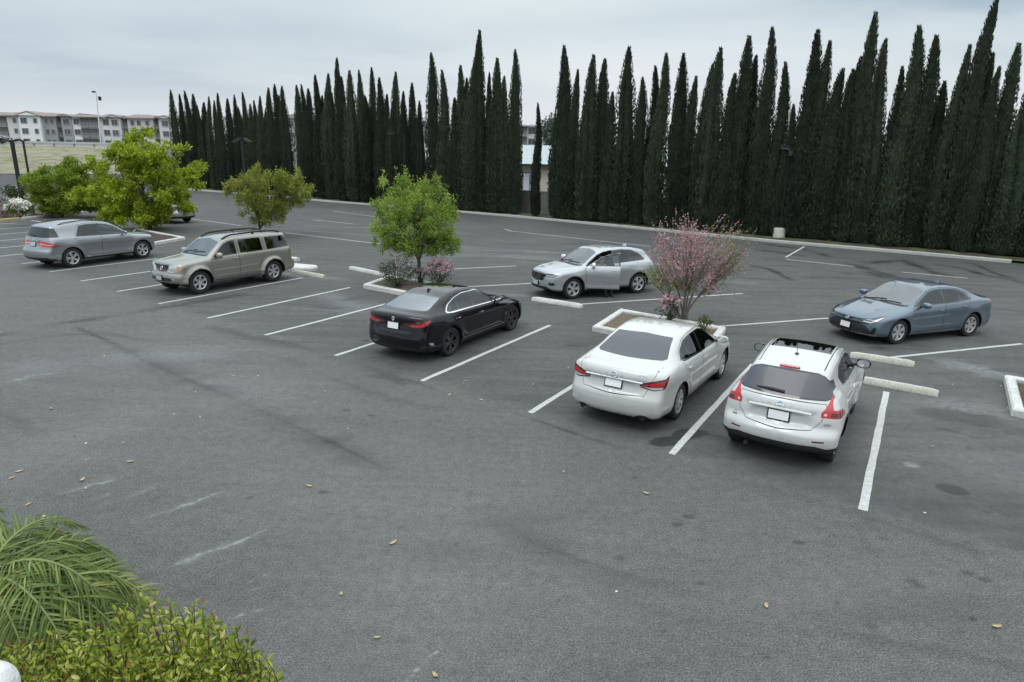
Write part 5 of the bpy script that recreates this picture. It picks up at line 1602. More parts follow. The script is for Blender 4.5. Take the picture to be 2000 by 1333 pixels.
def build_silver_suv():
    S = dict(L=4.57, W=1.84, H=1.62, wb=2.655, fo=.92, r=.35, ra=.40,
        sil=[(.10, .28), (.02, .36), (0, .50), (.01, .70), (.05, .86), (.16, .94), (.5, 1.0), (.95, 1.05), (1.12, 1.075), (1.28, 1.11), (1.92, 1.48), (2.15, 1.555), (2.5, 1.60), (2.9, 1.615), (3.4, 1.59), (3.8, 1.52), (3.98, 1.47), (4.04, 1.43), (4.30, 1.15), (4.40, 1.06), (4.44, .95), (4.50, .78), (4.56, .66), (4.57, .50), (4.53, .36), (4.40, .26), (3.8, .23), (.9, .23)],
        belt=[(0, .96), (1.1, 1.03), (2.4, 1.06), (3.5, 1.09), (4.5, 1.10)],
        lower=[(.1, .88), (.22, .93), (.34, .97), (.45, .965), (.62, .985), (.78, 1.0), (.90, .985), (1.0, .94)],
        upper=[(0, .94), (.06, .905), (1.0, .66)], flare=.025, seatz=.42, dashz=.95, open=1, seatx=2.3, under=.3, recess=[(.58, .81, .36, .03, -1)], crease=[(.2, 1.2, .40, .60, .08, .02)])
    c = Car(S)
    fp = [(1.42, .42), (1.38, .70), (1.36, 1.0), (1.52, 1.14), (1.90, 1.38), (2.15, 1.48), (2.50, 1.53), (2.52, 1.08), (2.52, .32), (1.46, .32)]
    rp = [(2.52, .32), (2.52, 1.08), (2.50, 1.53), (2.9, 1.54), (3.3, 1.51), (3.6, 1.38), (3.55, 1.12), (3.38, .95), (3.22, .70), (3.14, .50), (3.1, .32)]
    dlo = [(1.40, 1.07), (1.54, 1.175), (1.90, 1.40), (2.17, 1.49), (2.9, 1.53), (3.37, 1.49), (3.67, 1.375), (3.88, 1.20), (3.80, 1.15), (2.5, 1.09)]
    wins = [([(1.60, 1.10), (1.68, 1.17), (1.96, 1.35), (2.2, 1.43), (2.44, 1.455), (2.47, 1.11)], 'f', 'glass_clear'),
            ([(2.57, 1.115), (2.55, 1.46), (2.9, 1.475), (3.2, 1.455), (3.26, 1.15)], 'r', None),
            ([(3.30, 1.155), (3.26, 1.445), (3.6, 1.34), (3.78, 1.20), (3.72, 1.17)], 'b', None)]
    doors(c, fp, rp, dlo, wins, 'gloss_black', 'glass_dark')
    c.cut('F', mirrorpoly([(0, 1.10), (.62, 1.085), (.67, 1.12), (.56, 1.46), (.3, 1.51), (0, 1.525)]), 'windshield', 'glass_ws', rng=(1.1, 2.5))
    c.cut('F', mirrorpoly([(0, 1.075), (.62, 1.055), (.70, 1.075), (.66, 1.10), (.62, 1.085), (0, 1.10)]), mat='black_plastic', rng=(.9, 1.6))
    c.cut('B', mirrorpoly([(0, 1.14), (.58, 1.14), (.62, 1.18), (.52, 1.42), (0, 1.44)]), 'rear_window', 'glass_dark', rng=(3.7, 4.5))
    for s in (1, -1):
        c.cut('BU', [(.1, 1.0), (.3, .97), (.95, .96), (1.15, 1.0), (1.2, 1.06), (.95, 1.06), (.1, 1.05)], 'tail_light', 'red_lens', side=s)
        c.cut('FU', [(.46, .78), (.60, .74), (.95, .75), (1.20, .84), (.95, .86), (.70, .85), (.52, .83)], 'headlight', 'smoke_lens', side=s)
        c.cut('FU', [(.55, .79), (.65, .765), (.92, .775), (1.12, .835), (.90, .80)], mat='clear_lens', side=s)
        c.cut('FU', [(.70, .50), (.92, .46), (1.05, .52), (.98, .58), (.86, .55), (.74, .58)], mat='gloss_black', side=s)
        c.cut('S', [(.3, .0), (.3, .30), (4.2, .30), (4.4, .36), (4.4, .0)], mat='black_plastic', side=s, nmin=-1)
    c.cut('F', mirrorpoly([(0, .82), (.38, .81), (.46, .76), (.40, .64), (.30, .58), (0, .57)]), 'grille', 'gloss_black', rng=(-1, .6))
    c.cut('F', mirrorpoly([(0, .40), (.5, .42), (.66, .36), (.7, .2), (0, .2)]), mat='black_plastic', rng=(-1, .8))
    c.arches('black_plastic', .035)
    root = empty('suv', (0, 0, 0), label='silver blue sport utility vehicle with its front door standing open behind the pink tree', cat='car')
    MM = dict(paint=paint('silver_blue_paint', (.44, .455, .475), .6, .3))
    # inner face of the open door
    c.finish(root, MM)
    add_wheels(c, root, .235, .215, (5, .04, .06, .16))
    interior(c, root, 'seat')
    d = c.objs[('fd', -1)]
    handles(c, None, [('fd', 2.36, .95), ('rd', 3.2, 1.0)], MM['paint'])
    for s in (1, -1): mirror_part(c, {s: c.objs[('fd', s)]}, root, s, (1.62, 1.08), M['white_handle'])
    # swing the driver's door about its front edge
    hx = Vector(c.loc((1.42, -c.w0 * .95, 0)))
    th = R(33)
    Mt = Matrix.Translation(hx) @ Matrix.Rotation(-th, 4, 'Z') @ Matrix.Translation(-hx)
    d.matrix_local = Mt
    plate(c, root, 0, .50, y=0, ny=(1, 0, .1), grey=True, out=.02)
    emblem(c, root, 'letter', (-1, 0, .89), (1, 0, 0), .04)
    p, n = on_face(c, (3.5, 0, 3), (0, 0, -1))
    b = MB(); b.add([p + Vector(q) for q in ((.12, 0, -.01), (-.08, .035, -.02), (-.08, -.035, -.02), (-.10, 0, .065), (-.03, 0, .06))], [(0, 1, 3), (0, 3, 4), (2, 0, 4), (2, 4, 3), (1, 2, 3)])
    b.obj('antenna_fin', MM['paint'], root)
    wipers(c, root, 1.22, 1.45)
    place(root, (1247, 573), (1116, 585), c, -1)
    return root, c

def build_tan_suv():
    S = dict(L=4.74, W=1.85, H=1.76, wb=2.85, fo=.84, r=.385, ra=.445,
        sil=[(.12, .36), (.02, .44), (0, .58), (.02, .68), (.07, .72), (.09, .98), (.18, 1.06), (.6, 1.11), (1.05, 1.15), (1.20, 1.19), (1.78, 1.60), (1.98, 1.69), (2.3, 1.735), (3.0, 1.755), (3.9, 1.745), (4.35, 1.715), (4.44, 1.68), (4.56, 1.22), (4.60, 1.0), (4.62, .76), (4.72, .70), (4.74, .58), (4.72, .42), (4.62, .36), (3.9, .30), (.9, .30)],
        belt=[(0, 1.03), (1.1, 1.10), (2.4, 1.13), (4.6, 1.16)],
        lower=[(.1, .88), (.25, .92), (.36, .955), (.42, .975), (.47, .96), (.66, .97), (.85, .975), (.95, .965), (1.0, .945)],
        upper=[(0, .945), (.05, .925), (.8, .80), (1.0, .73)], flare=.075, fls=.075, k=.06, crown=.045,
        plan=[(0, .24), (.8, .18), (1.3, .12), (2.0, .05), (2.6, 0), (4.0, -.02), (4.4, -.06), (4.74, -.14)],
        taper=[(0, .95), (.6, .98), (1.1, 1.0), (4.0, 1.0), (4.74, .97)], gtaper=[(1.2, .98), (2.0, 1.0), (3.6, 1.0), (4.6, .95)], seatz=.56, dashz=1.05, seatx=2.15, under=.4, recess=[(.76, .96, .38, .035, -1)], crease=[(.15, 1.2, .42, .62, .10, .018)])
    c = Car(S)
    fp = [(1.32, .56), (1.30, .80), (1.28, 1.06), (1.42, 1.20), (1.80, 1.54), (1.98, 1.62), (2.32, 1.66), (2.34, 1.12), (2.34, .48), (1.36, .48)]
    rp = [(2.34, .48), (2.34, 1.12), (2.32, 1.66), (2.8, 1.67), (3.36, 1.665), (3.40, 1.14), (3.28, .98), (3.20, .85), (3.14, .48)]
    dlo = [(1.40, 1.13), (1.50, 1.22), (1.82, 1.51), (2.0, 1.59), (2.27, 1.615), (2.28, 1.155)]
    wins = [([(1.53, 1.17), (1.58, 1.24), (1.84, 1.485), (2.02, 1.565), (2.23, 1.585), (2.24, 1.19)], 'f', 'glass_mid')]
    doors(c, fp, rp, dlo, wins, 'gloss_black', 'glass_dark')
    for s in (1, -1):
        rdp = [k for k, v in c.parts.items() if v.get('key') == 'rd' and v.get('side') == s][0]
        c.cut('S', [(2.42, 1.165), (2.41, 1.615), (3.28, 1.62), (3.32, 1.18)], mat='gloss_black', side=s, nmin=.2)
        c.cut('S', [(2.45, 1.195), (2.44, 1.59), (3.25, 1.595), (3.285, 1.205)], 'side_window', 'glass_black', side=s, parent=rdp, nmin=.2)
        c.cut('S', [(3.50, 1.18), (3.48, 1.61), (4.26, 1.60), (4.30, 1.56), (4.44, 1.25), (4.42, 1.21)], 'side_window', 'glass_black', side=s, nmin=.2)
        c.cut('BU', [(.72, .98), (.74, 1.36), (.86, 1.36), (.98, 1.10), (.98, .95), (.74, .90)], 'tail_light', 'red_lens', side=s)
        c.cut('FU', [(.46, .78), (.48, .98), (.80, .97), (1.12, .94), (1.16, .88), (1.0, .80), (.62, .74)], 'headlight', 'clear_lens', side=s)
        c.cut('FU', [(.90, .80), (.90, .96), (1.12, .94), (1.16, .88), (1.0, .80)], mat='amber_lens', side=s)
        c.cut('S', [(1.38, .70), (1.38, .735), (3.05, .755), (3.05, .72)], mat='tan_light', side=s, nmin=.2)
        c.cut('FU', arc(.72, .55, .04, 0, 330, 9), mat='clear_lens', side=s)
    c.cut('F', mirrorpoly([(0, 1.22), (.62, 1.20), (.68, 1.23), (.60, 1.58), (0, 1.66)]), 'windshield', 'glass_ws', rng=(1.0, 2.2))
    c.cut('F', mirrorpoly([(0, 1.185), (.66, 1.165), (.70, 1.19), (.68, 1.23), (.62, 1.20), (0, 1.22)]), mat='black_plastic', rng=(.9, 1.6))
    c.cut('B', mirrorpoly([(0, 1.18), (.66, 1.18), (.60, 1.58), (0, 1.62)]), 'rear_window', 'glass_dark', rng=(4.2, 4.7))
    for yy in ((-.40, -.19), (-.17, .17), (.19, .40)):
        c.cut('F', [(yy[0], .97), (yy[1], .97), (yy[1] * (.6 if yy[1] > 0.3 else 1) , .75), (yy[0] * (.6 if yy[0] < -.3 else 1), .75)], 'grille', 'gloss_black', rng=(-1, .6))
    c.cut('F', mirrorpoly([(0, .58), (.52, .58), (.56, .48), (0, .46)]), mat='gloss_black', rng=(-1, .6))
    c.cut('F', mirrorpoly([(.2, .545), (.5, .545), (.5, .525), (.2, .525)]), mat='chrome', rng=(-1, .6)) if False else None
    c.arches()
    root = empty('suv', (0, 0, 0), label='tan silver boxy sport utility vehicle with roof rails, parked second from the left', cat='car')
    MM = dict(paint=paint('tan_silver_paint', (.30, .287, .252), .6, .34))
    MM['tan_light'] = paint('tan_trim_paint', (.44, .43, .38), .5, .34)
    c.finish(root, MM)
    add_wheels(c, root, .235, .25, (6, .055, .095, 0))
    interior(c, root, 'seat_tan', rows=3)
    handles(c, None, [('fd', 2.18, 1.03)], MM['paint'], (.15, .03, .035))
    for s in (1, -1): mirror_part(c, {s: c.objs[('fd', s)]}, root, s, (1.50, 1.14), MM['paint'], size=(.12, .22, .2))
    for s in (1, -1):
        pts = []
        for x, dz_ in ((1.95, .0), (2.10, .075), (2.3, .095), (3.2, .10), (4.0, .095), (4.15, .075), (4.25, .0)):
            p, n = on_face(c, (x, s * .58, 3), (0, 0, -1)); pts.append(p + Vector((0, 0, dz_ * .6)))
        b = MB(); b.tube(pts[1:-1], .028, 8); o = b.obj('roof_rail', MM['tan_light'], root)
        b = MB()
        for a, e in ((0, 1), (6, 5)): b.tube([pts[a], pts[e], pts[e] + Vector((.1 if e == 5 else -.1, 0, 0.01))], [.045, .032, .026], 8)
        p, n = on_face(c, (3.15, s * .58, 3), (0, 0, -1)); b.box(p + Vector((0, 0, .025)), (.08, .03, .05))
        b.obj('rail_foot', M['black_plastic'], o)
        # running board
    for x in (3.75,):
        p1, _ = on_face(c, (x, .57, 3), (0, 0, -1)); p2, _ = on_face(c, (x, -.57, 3), (0, 0, -1))
        b = MB(); b.tube([p1 + Vector((0, 0, .06)), p2 + Vector((0, 0, .06))], .016, 8); b.obj('roof_crossbar', M['black_plastic'], root)
    for s in (1, -1):
        b = MB()
        a1 = Vector(c.loc((1.42, s * c.w0 * .93, .40))); a2 = Vector(c.loc((3.12, s * c.w0 * .93, .40)))
        b.box((a1 + a2) / 2, ((a1 - a2).length, .17, .05), ch=.02); b.obj('running_board', M['disc'], root)
    plate(c, root, 0, .56, y=0, grey=True, ny=(1, 0, 0))
    emblem(c, root, 'bar', (-1, 0, .86), (1, 0, 0), .07)
    wipers(c, root, 1.22, 1.5)
    place(root, (538, 550), (391, 575), c, -1)
    return root

def build_grey_suv(paintmat=None, at=None, label=None):
    S = dict(L=4.80, W=1.93, H=1.74, wb=2.915, fo=.87, r=.375, ra=.43,
        sil=[(.10, .30), (.02, .40), (0, .58), (.02, .76), (.08, .92), (.2, 1.0), (.55, 1.06), (1.0, 1.10), (1.15, 1.13), (1.28, 1.18), (1.92, 1.56), (2.15, 1.65), (2.5, 1.71), (2.9, 1.735), (3.4, 1.725), (3.9, 1.68), (4.2, 1.63), (4.33, 1.60), (4.36, 1.565), (4.56, 1.20), (4.63, 1.06), (4.67, .92), (4.72, .78), (4.79, .70), (4.80, .55), (4.77, .40), (4.62, .30), (3.9, .26), (.9, .26)],
        belt=[(0, 1.0), (1.1, 1.07), (2.4, 1.11), (3.6, 1.14), (4.7, 1.14)],
        lower=[(.1, .88), (.22, .92), (.34, .965), (.44, .965), (.48, .955), (.70, .975), (.80, .995), (.90, .985), (1.0, .95)],
        upper=[(0, .95), (.06, .915), (1.0, .68)], flare=.03, seatz=.48, dashz=1.0, seatx=2.25, under=.35,
        gtaper=[(1.2, .97), (2.2, 1.0), (3.2, 1.0), (4.3, .93), (4.8, .88)], recess=[(.82, 1.04, .42, .03, 1)], crease=[(.2, 1.25, .40, .58, .09, .018)])
    c = Car(S)
    fp = [(1.40, .46), (1.36, .75), (1.34, 1.04), (1.50, 1.18), (1.92, 1.47), (2.15, 1.57), (2.54, 1.63), (2.58, 1.13), (2.58, .38), (1.46, .38)]
    rp = [(2.58, .38), (2.58, 1.13), (2.54, 1.63), (3.0, 1.645), (3.36, 1.60), (3.60, 1.15), (3.52, 1.02), (3.36, .80), (3.24, .60), (3.20, .38)]
    dlo = [(1.44, 1.11), (1.56, 1.20), (1.94, 1.455), (2.2, 1.545), (2.55, 1.59), (3.0, 1.60), (3.30, 1.565), (3.54, 1.165), (2.6, 1.14)]
    wins = [([(1.62, 1.15), (1.70, 1.22), (1.97, 1.425), (2.2, 1.51), (2.48, 1.55), (2.52, 1.165)], 'f', 'glass_clear'),
            ([(2.64, 1.17), (2.60, 1.56), (3.0, 1.57), (3.27, 1.54), (3.48, 1.195)], 'r', None)]
    doors(c, fp, rp, dlo, wins, 'gloss_black', 'glass_dark')
    for s in (1, -1):
        # rear quarter pane runs on round to the rear window
        c.cut('BU', [(1.50, 1.20), (.62, 1.195), (.55, 1.30), (.48, 1.55), (.9, 1.545), (1.28, 1.52)], 'side_window', 'glass_dark', side=s, rng=(3.6, 4.9))
        c.cut('BU', [(.48, .98), (.52, .90), (.80, .86), (1.25, .84), (1.55, .86), (1.30, .95), (1.05, 1.03), (.8, 1.06), (.5, 1.05)], 'tail_light', 'red_lens', side=s)
        c.cut('BU', [(.55, .95), (1.35, .90), (1.30, .92), (.55, .975)], mat='clear_lens', side=s)
        c.cut('FU', [(.50, .74), (.80, .70), (1.05, .80), (1.40, .96), (1.05, .94), (.70, .88), (.52, .82)], 'headlight', 'clear_lens', side=s)
        c.cut('S', [(1.40, .36), (1.40, .385), (3.2, .385), (3.2, .36)], mat='chrome', side=s, nmin=-.5)
        c.cut('S', [(.3, .0), (.3, .34), (4.5, .34), (4.7, .40), (4.9, .40), (4.9, .0)], mat='black_plastic', side=s, nmin=-1)
    c.cut('B', mirrorpoly([(0, 1.19), (.58, 1.19), (.66, 1.22), (.58, 1.52), (0, 1.55)]), 'rear_window', 'glass_mid', rng=(4.2, 4.7))
    c.cut('B', mirrorpoly([(0, .44), (.8, .46), (.9, .40), (.9, .1), (0, .1)]), mat='black_plastic', rng=(4.3, 5))
    c.cut('F', mirrorpoly([(0, 1.16), (.66, 1.15), (.71, 1.18), (.60, 1.53), (0, 1.62)]), 'windshield', 'glass_clear', rng=(1.1, 2.5))
    c.cut('F', mirrorpoly([(0, .88), (.40, .87), (.44, .78), (.36, .66), (0, .64)]), 'grille', 'gloss_black', rng=(-1, .6))
    c.cut('F', mirrorpoly([(0, .44), (.6, .46), (.8, .36), (0, .34)]), mat='black_plastic', rng=(-1, .8))
    c.arches()
    if paintmat is None:
        root = empty('suv', (0, 0, 0), label='grey green sport utility vehicle seen from its right side, leftmost car of the near row', cat='car')
        MM = dict(paint=paint('grey_green_paint', (.29, .305, .315), .65, .32))
    else:
        root = empty('suv', (0, 0, 0), label=label, cat='car')
        MM = dict(paint=paintmat)
    c.finish(root, MM)
    add_wheels(c, root, .245, .245, (5, .045, .055, .17))
    interior(c, root, 'seat')
    handles(c, None, [('fd', 2.42, 1.0), ('rd', 3.36, 1.04)], MM['paint'])
    for s in (1, -1): mirror_part(c, {s: c.objs[('fd', s)]}, root, s, (1.62, 1.12), MM['paint'])
    for s in (1, -1):
        pts = []
        for x, dz_ in ((2.05, .0), (2.2, .035), (3.0, .045), (3.8, .035), (4.0, .0)):
            p, n = on_face(c, (x, s * .60, 3), (0, 0, -1)); pts.append(p + Vector((0, 0, dz_)))
        b = MB(); b.tube(pts, .018, 8); b.obj('roof_rail', M['disc'], root)
    surf_box(c, root, 'spoiler', (4.28, 0, 3), (0, 0, -1), (1.25, .03, .16), MM['paint'], ch=.01) if False else None
    plate(c, root, c.L, .93, grey=True)
    emblem(c, root, 'star', (c.L + 1, 0, 1.10), (-1, 0, 0), .05)
    p, n = on_face(c, (c.L + 1, .02, 1.24), (-1, 0, 0)); p2, n2 = on_face(c, (c.L + 1, -.40, 1.25), (-1, 0, 0))
    b = MB(); b.tube([p + n * .02, (p + p2) / 2 + n * .035, p2 + n2 * .02], [.02, .018, .008], 6)
    b.obj('rear_wiper', M['black_plastic'], root)
    if at is None: place(root, (139, 523.5), (286, 504), c, +1)
    else: root.location, root.rotation_euler = at[0], (0, 0, at[1]); root.scale = (CSC, CSC, CSC)
    return root
# ---------------------------------------------------------------- foliage
def leaf_mat(name, stops, trans=.35, rough=.5, pat=1.2):
    stops = [(p, tuple(min(.9, q * 1.3) for q in c)) for p, c in stops]
    mt, t, b = newmat(name)
    g = N(t, 'ShaderNodeNewGeometry')
    v = tex_obj(t)
    n = noise(t, v, pat, 3, .5)
    f = mth(t, 'ADD', mth(t, 'MULTIPLY', g.outputs['Random Per Island'], .65), mth(t, 'MULTIPLY', maprange(t, n, .3, .7), .35))
    rp = ramp(t, stops); t.links.new(f, rp.inputs[0])
    t.links.new(rp.outputs[0], b.inputs['Base Color']); b.inputs['Roughness'].default_value = rough
    b.inputs['Specular IOR Level'].default_value = .35
    o = [q for q in t.nodes if q.type == 'OUTPUT_MATERIAL'][0]
    if trans > 0:
        tr = N(t, 'ShaderNodeBsdfTranslucent'); t.links.new(rp.outputs[0], tr.inputs['Color'])
        mx_ = N(t, 'ShaderNodeMixShader'); mx_.inputs[0].default_value = trans
        t.links.new(b.outputs[0], mx_.inputs[1]); t.links.new(tr.outputs[0], mx_.inputs[2]); t.links.new(mx_.outputs[0], o.inputs['Surface'])
    return mt
def raw_mesh(name, V, F, smooth=False):
    V = np.asarray(V, np.float32); F = np.asarray(F, np.int32)
    me = bpy.data.meshes.new(name)
    me.vertices.add(len(V)); me.vertices.foreach_set('co', V.ravel())
    me.loops.add(F.size); me.loops.foreach_set('vertex_index', F.ravel())
    me.polygons.add(len(F)); me.polygons.foreach_set('loop_start', (np.arange(len(F)) * F.shape[1]).astype(np.int32))
    me.polygons.foreach_set('use_smooth', np.full(len(F), smooth))
    me.update(calc_edges=True)
    return me
def unit(v): return v / (np.linalg.norm(v, axis=-1, keepdims=True) + 1e-9)
def leaves(name, P, D, rg, L, W, fold=.25, droop=.0, shape=4):
    """one small folded blade per point: P base, D direction"""
    n = len(P)
    D = unit(D); A = unit(np.cross(D, rg.normal(size=(n, 3)))); Nn = np.cross(A, D)
    L = np.broadcast_to(np.asarray(L, float), (n,))[:, None]; W = np.broadcast_to(np.asarray(W, float), (n,))[:, None]
    if shape == 4:
        v0 = P; v1 = P + D * L * .45 + A * W * .5 + Nn * W * fold; v2 = P + D * L - np.array([0, 0, 1]) * L * droop; v3 = P + D * L * .45 - A * W * .5 + Nn * W * fold
        V = np.stack([v0, v1, v2, v3], 1).reshape(-1, 3); b = np.arange(n)[:, None] * 4
        F = np.concatenate([b + [0, 1, 2], b + [0, 2, 3]], 1).reshape(-1, 3)
    else:
        dn = np.array([0, 0, 1.0])
        v = [P, P + D * L * .30 + A * W * .42 + Nn * W * fold, P + D * L * .68 + A * W * .40 + Nn * W * fold - dn * L * droop * .5, P + D * L - dn * L * droop,
             P + D * L * .68 - A * W * .40 + Nn * W * fold - dn * L * droop * .5, P + D * L * .30 - A * W * .42 + Nn * W * fold, P + D * L * .30, P + D * L * .68 - dn * L * droop * .5]
        V = np.stack(v, 1).reshape(-1, 3); b = np.arange(n)[:, None] * 8
        F = np.concatenate([b + [0, 1, 6, 6], b + [6, 1, 2, 7], b + [7, 2, 3, 3], b + [0, 6, 5, 5], b + [6, 7, 4, 5], b + [7, 3, 4, 4]], 1).reshape(-1, 4)
        # split degenerate quads to triangles
        T = []
        F = F.reshape(-1, 6, 4)
        tri = np.concatenate([F[:, 0, [0, 1, 2]], F[:, 1, [0, 1, 2]], F[:, 1, [0, 2, 3]], F[:, 2, [0, 1, 2]], F[:, 3, [0, 1, 2]], F[:, 4, [0, 1, 2]], F[:, 4, [0, 2, 3]], F[:, 5, [0, 1, 2]]], 1)
        F = tri.reshape(-1, 3)
    return raw_mesh(name, V, F)
bark = None
def bez(a, b, c_, n=6):
    return [(a * (1 - t) ** 2 + b * 2 * t * (1 - t) + c_ * t * t) for t in [i / n for i in range(n + 1)]]
def blob(base, px, py, rx, ry, dy=0.0, ry_d=None):
    """crown lobe seen at a pixel; returned relative to the tree's base, with its own depth"""
    Y = base.y + dy; s = Y / (FPX * math.cos(PIT)) * 1.0
    p = at_dist(px, py, Y)
    s = (p - cam.location).length / FPX
    return (np.array(p - base), np.array([rx * s, (ry_d or rx) * s, ry * s]))
def crown_tree(name, base, lobes, nclus, perclus, leafL, leafW, mat, label, cat='tree', up=.5, spread=.13, seed=1, limbs=(5, .6), trunk=(.09, .06), barkm=None, shoots=0, group=None, stretch=1.4, limbn=60, boughs=60, bough=.3, slen=(.2, .5)):
    rg = np.random.default_rng(seed); rd = random.Random(seed)
    root = empty(name, base, label=label, cat=cat, group=group)
    vol = np.array([r_.prod() for c_, r_ in lobes]); vol = vol ** .75; vol /= vol.sum()
    # sub-lobes: the crown is built of many leafy boughs with gaps between them
    C = []; BO = []
    for (c_, r_), w in zip(lobes, vol):
        kb = max(3, int(boughs * w)); d = unit(rg.normal(size=(kb, 3)) + np.array([0, 0, .25]))
        bc = c_ + d * rg.uniform(.45, 1.0, (kb, 1)) * r_; br = bough * rg.uniform(.55, 1.3, (kb, 1)) * np.array([1.1, 1.1, .8 * stretch])
        for q, r2 in zip(bc, br):
            k = max(3, int(nclus * w / kb)); dd = unit(rg.normal(size=(k, 3)) + np.array([0, 0, .3]))
            C.append(q + dd * rg.uniform(.3, 1.0, (k, 1)) * r2); BO.append(np.repeat(q[None], k, 0))
    C = np.concatenate(C); BO = np.concatenate(BO)
    P = []; D = []
    cen = np.average([c_ for c_, r_ in lobes], axis=0)
    for q, q0 in zip(C, BO):
        k = int(perclus * rg.uniform(.5, 1.5)); off = rg.normal(size=(k, 3)) * spread * np.array([1, 1, stretch])
        P.append(q + off); out_ = unit((q - q0) * 2 + (q - cen) * .5 + 1e-3); D.append(unit(out_ * .7 + rg.normal(size=(k, 3)) * .7 + np.array([0, 0, up])))
    for i in range(shoots):      # upright leafy shoots standing out of the crown
        q = C[rg.integers(len(C))]
        if q[2] < cen[2]: continue
        L_ = rg.uniform(*slen); k = int(perclus * .8); tt = rg.random((k, 1))
        dr = unit(np.array([rg.normal() * .25, rg.normal() * .25, 1]))
        P.append(q + dr * tt * L_ + rg.normal(size=(k, 3)) * .03); D.append(unit(rg.normal(size=(k, 3)) + np.array([0, 0, .8])))
    P = np.concatenate(P); D = np.concatenate(D)
    n = len(P)
    me = leaves('crown', P, D, rg, leafL * rg.uniform(.6, 1.3, n), leafW * rg.uniform(.6, 1.3, n))
    link('crown', me, root, [mat])
    # trunk and limbs
    hf = trunk[2] if len(trunk) > 2 else max(.35, float(min(c_[2] - r_[2] for c_, r_ in lobes)) + .15)
    fork = Vector((rd.uniform(-.05, .05), rd.uniform(-.05, .05), hf))
    mb = MB()
    mb.tube([Vector((0, 0, -.1)), Vector((0, 0, .05)), fork * .5 + Vector((rd.uniform(-.03, .03), 0, 0)), fork], [trunk[0] * 1.25, trunk[0], trunk[0] * .85, trunk[1]], 10)
    tr = mb.obj('trunk', barkm or M['bark'], root)
    lb = MB()
    idx = rg.permutation(len(C))[:limbn]
    mains = []
    for i in range(limbs[0]):
        a = 2 * math.pi * i / limbs[0] + rd.uniform(-.4, .4)
        tgt = Vector(cen) + Vector((math.cos(a), math.sin(a), rd.uniform(.2, .9))) * limbs[1]
        pts = bez(fork, fork.lerp(tgt, .5) + Vector((math.cos(a) * .15, math.sin(a) * .15, -.05)), tgt)
        lb.tube(pts, [trunk[1] * .75 * (1 - .7 * k / 6) for k in range(7)], 7, False); mains.append(pts)
    for j in idx:
        q = Vector(C[j]); mn = min(mains, key=lambda p: (p[3] - q).length); s_ = mn[rd.choice((2, 3, 4))]
        lb.tube(bez(s_, s_.lerp(q, .55) + Vector((0, 0, .08)), q, 4), [.018, .015, .012, .008, .004], 5, False)
    lb.obj('limbs', barkm or M['bark'], tr)
    return root

def cypress_variant(seed, H=10.0, Rm=.53, tip=1.0, lean=0.0):
    rg = np.random.default_rng(seed)
    # ragged spindle: radius over height, cut by upright ridges
    def rad(z):
        f = np.clip(z / H, 0, 1)
        r_ = np.interp(f, [0, .03, .15, .35, .52, .66, .78, .87, .93, .97, 1.0], [.90, 1.0, 1.04, 1.0, .88, .72, .56, .39, .24, .11, .01])
        return Rm * r_
    ph = rg.uniform(0, 6.28, 6); am = rg.uniform(.05, .14, 6); fq = rg.integers(2, 6, 6); tw = rg.uniform(-.5, .5, 6)
    lx = rg.uniform(-.09, .09, 3); ly = rg.uniform(-.09, .09, 3); lp = rg.uniform(0, 6.28, 3)
    def axis(z):
        f = z / H
        x = sum(lx[k] * np.sin(f * (3 + 2.5 * k) + lp[k]) for k in range(3)) + lean * np.clip(f - .8, 0, 1) ** 1.5 * 2
        y = sum(ly[k] * np.sin(f * (3 + 2.5 * k) + lp[k] + 1) for k in range(3))
        return x, y
    def R_(th, z):
        m_ = 1 + sum(am[k] * np.sin(fq[k] * th + ph[k] + tw[k] * z) for k in range(6)) + .06 * np.sin(z * 2.1 + th * 2 + ph[0]) + .05 * np.sin(z * 4.7 - th + ph[1])
        return rad(z) * m_
    n = 6500
    z = H * rg.beta(1.0, 1.12, n) * .985; th = rg.uniform(0, 2 * np.pi, n)
    dep = 1 - rg.random(n) ** 2 * .45
    r_ = R_(th, z) * dep
    f = z / H
    ax, ay = axis(z)
    P = np.stack([ax + r_ * np.cos(th), ay + r_ * np.sin(th), z], 1)
    D = np.stack([np.cos(th) * .28, np.sin(th) * .28, np.ones(n) * 1.0], 1) + rg.normal(size=(n, 3)) * (.22 - .14 * f)[:, None]
    # a few tufts stick out
    k = rg.random(n) < .025 * (1 - f * .6); D[k] += np.stack([np.cos(th[k]), np.sin(th[k]), 0 * th[k]], 1) * .8
    Ls = rg.uniform(.14, .32, n) * (1 - .35 * f); Ws = rg.uniform(.05, .11, n) * (1 - .55 * f)
    a = leaves('crown', P, D, rg, Ls, Ws, .3)
    # dense inner core so that no sky shows through the body
    nz, nt_ = 40, 12; V = []; F = []
    for i in range(nz + 1):
        zz = H * .97 * i / nz
        for j in range(nt_):
            t_ = 2 * np.pi * j / nt_; q = R_(np.array(t_), np.array(zz)) * .72; x, y = axis(zz)
            V.append((x + q * np.cos(t_), y + q * np.sin(t_), zz))
    for i in range(nz):
        for j in range(nt_):
            j2 = (j + 1) % nt_
            F += [(i * nt_ + j, i * nt_ + j2, (i + 1) * nt_ + j2), (i * nt_ + j, (i + 1) * nt_ + j2, (i + 1) * nt_ + j)]
    co = np.empty(len(a.vertices) * 3, np.float32); a.vertices.foreach_get('co', co)
    V2 = np.concatenate([co.reshape(-1, 3), np.array(V, np.float32)])
    li = np.empty(len(a.loops), np.int32); a.loops.foreach_get('vertex_index', li)
    F2 = np.concatenate([li.reshape(-1, 3), np.array(F, np.int32) + len(a.vertices)])
    bpy.data.meshes.remove(a)
    me = raw_mesh('crown', V2, F2)
    return me
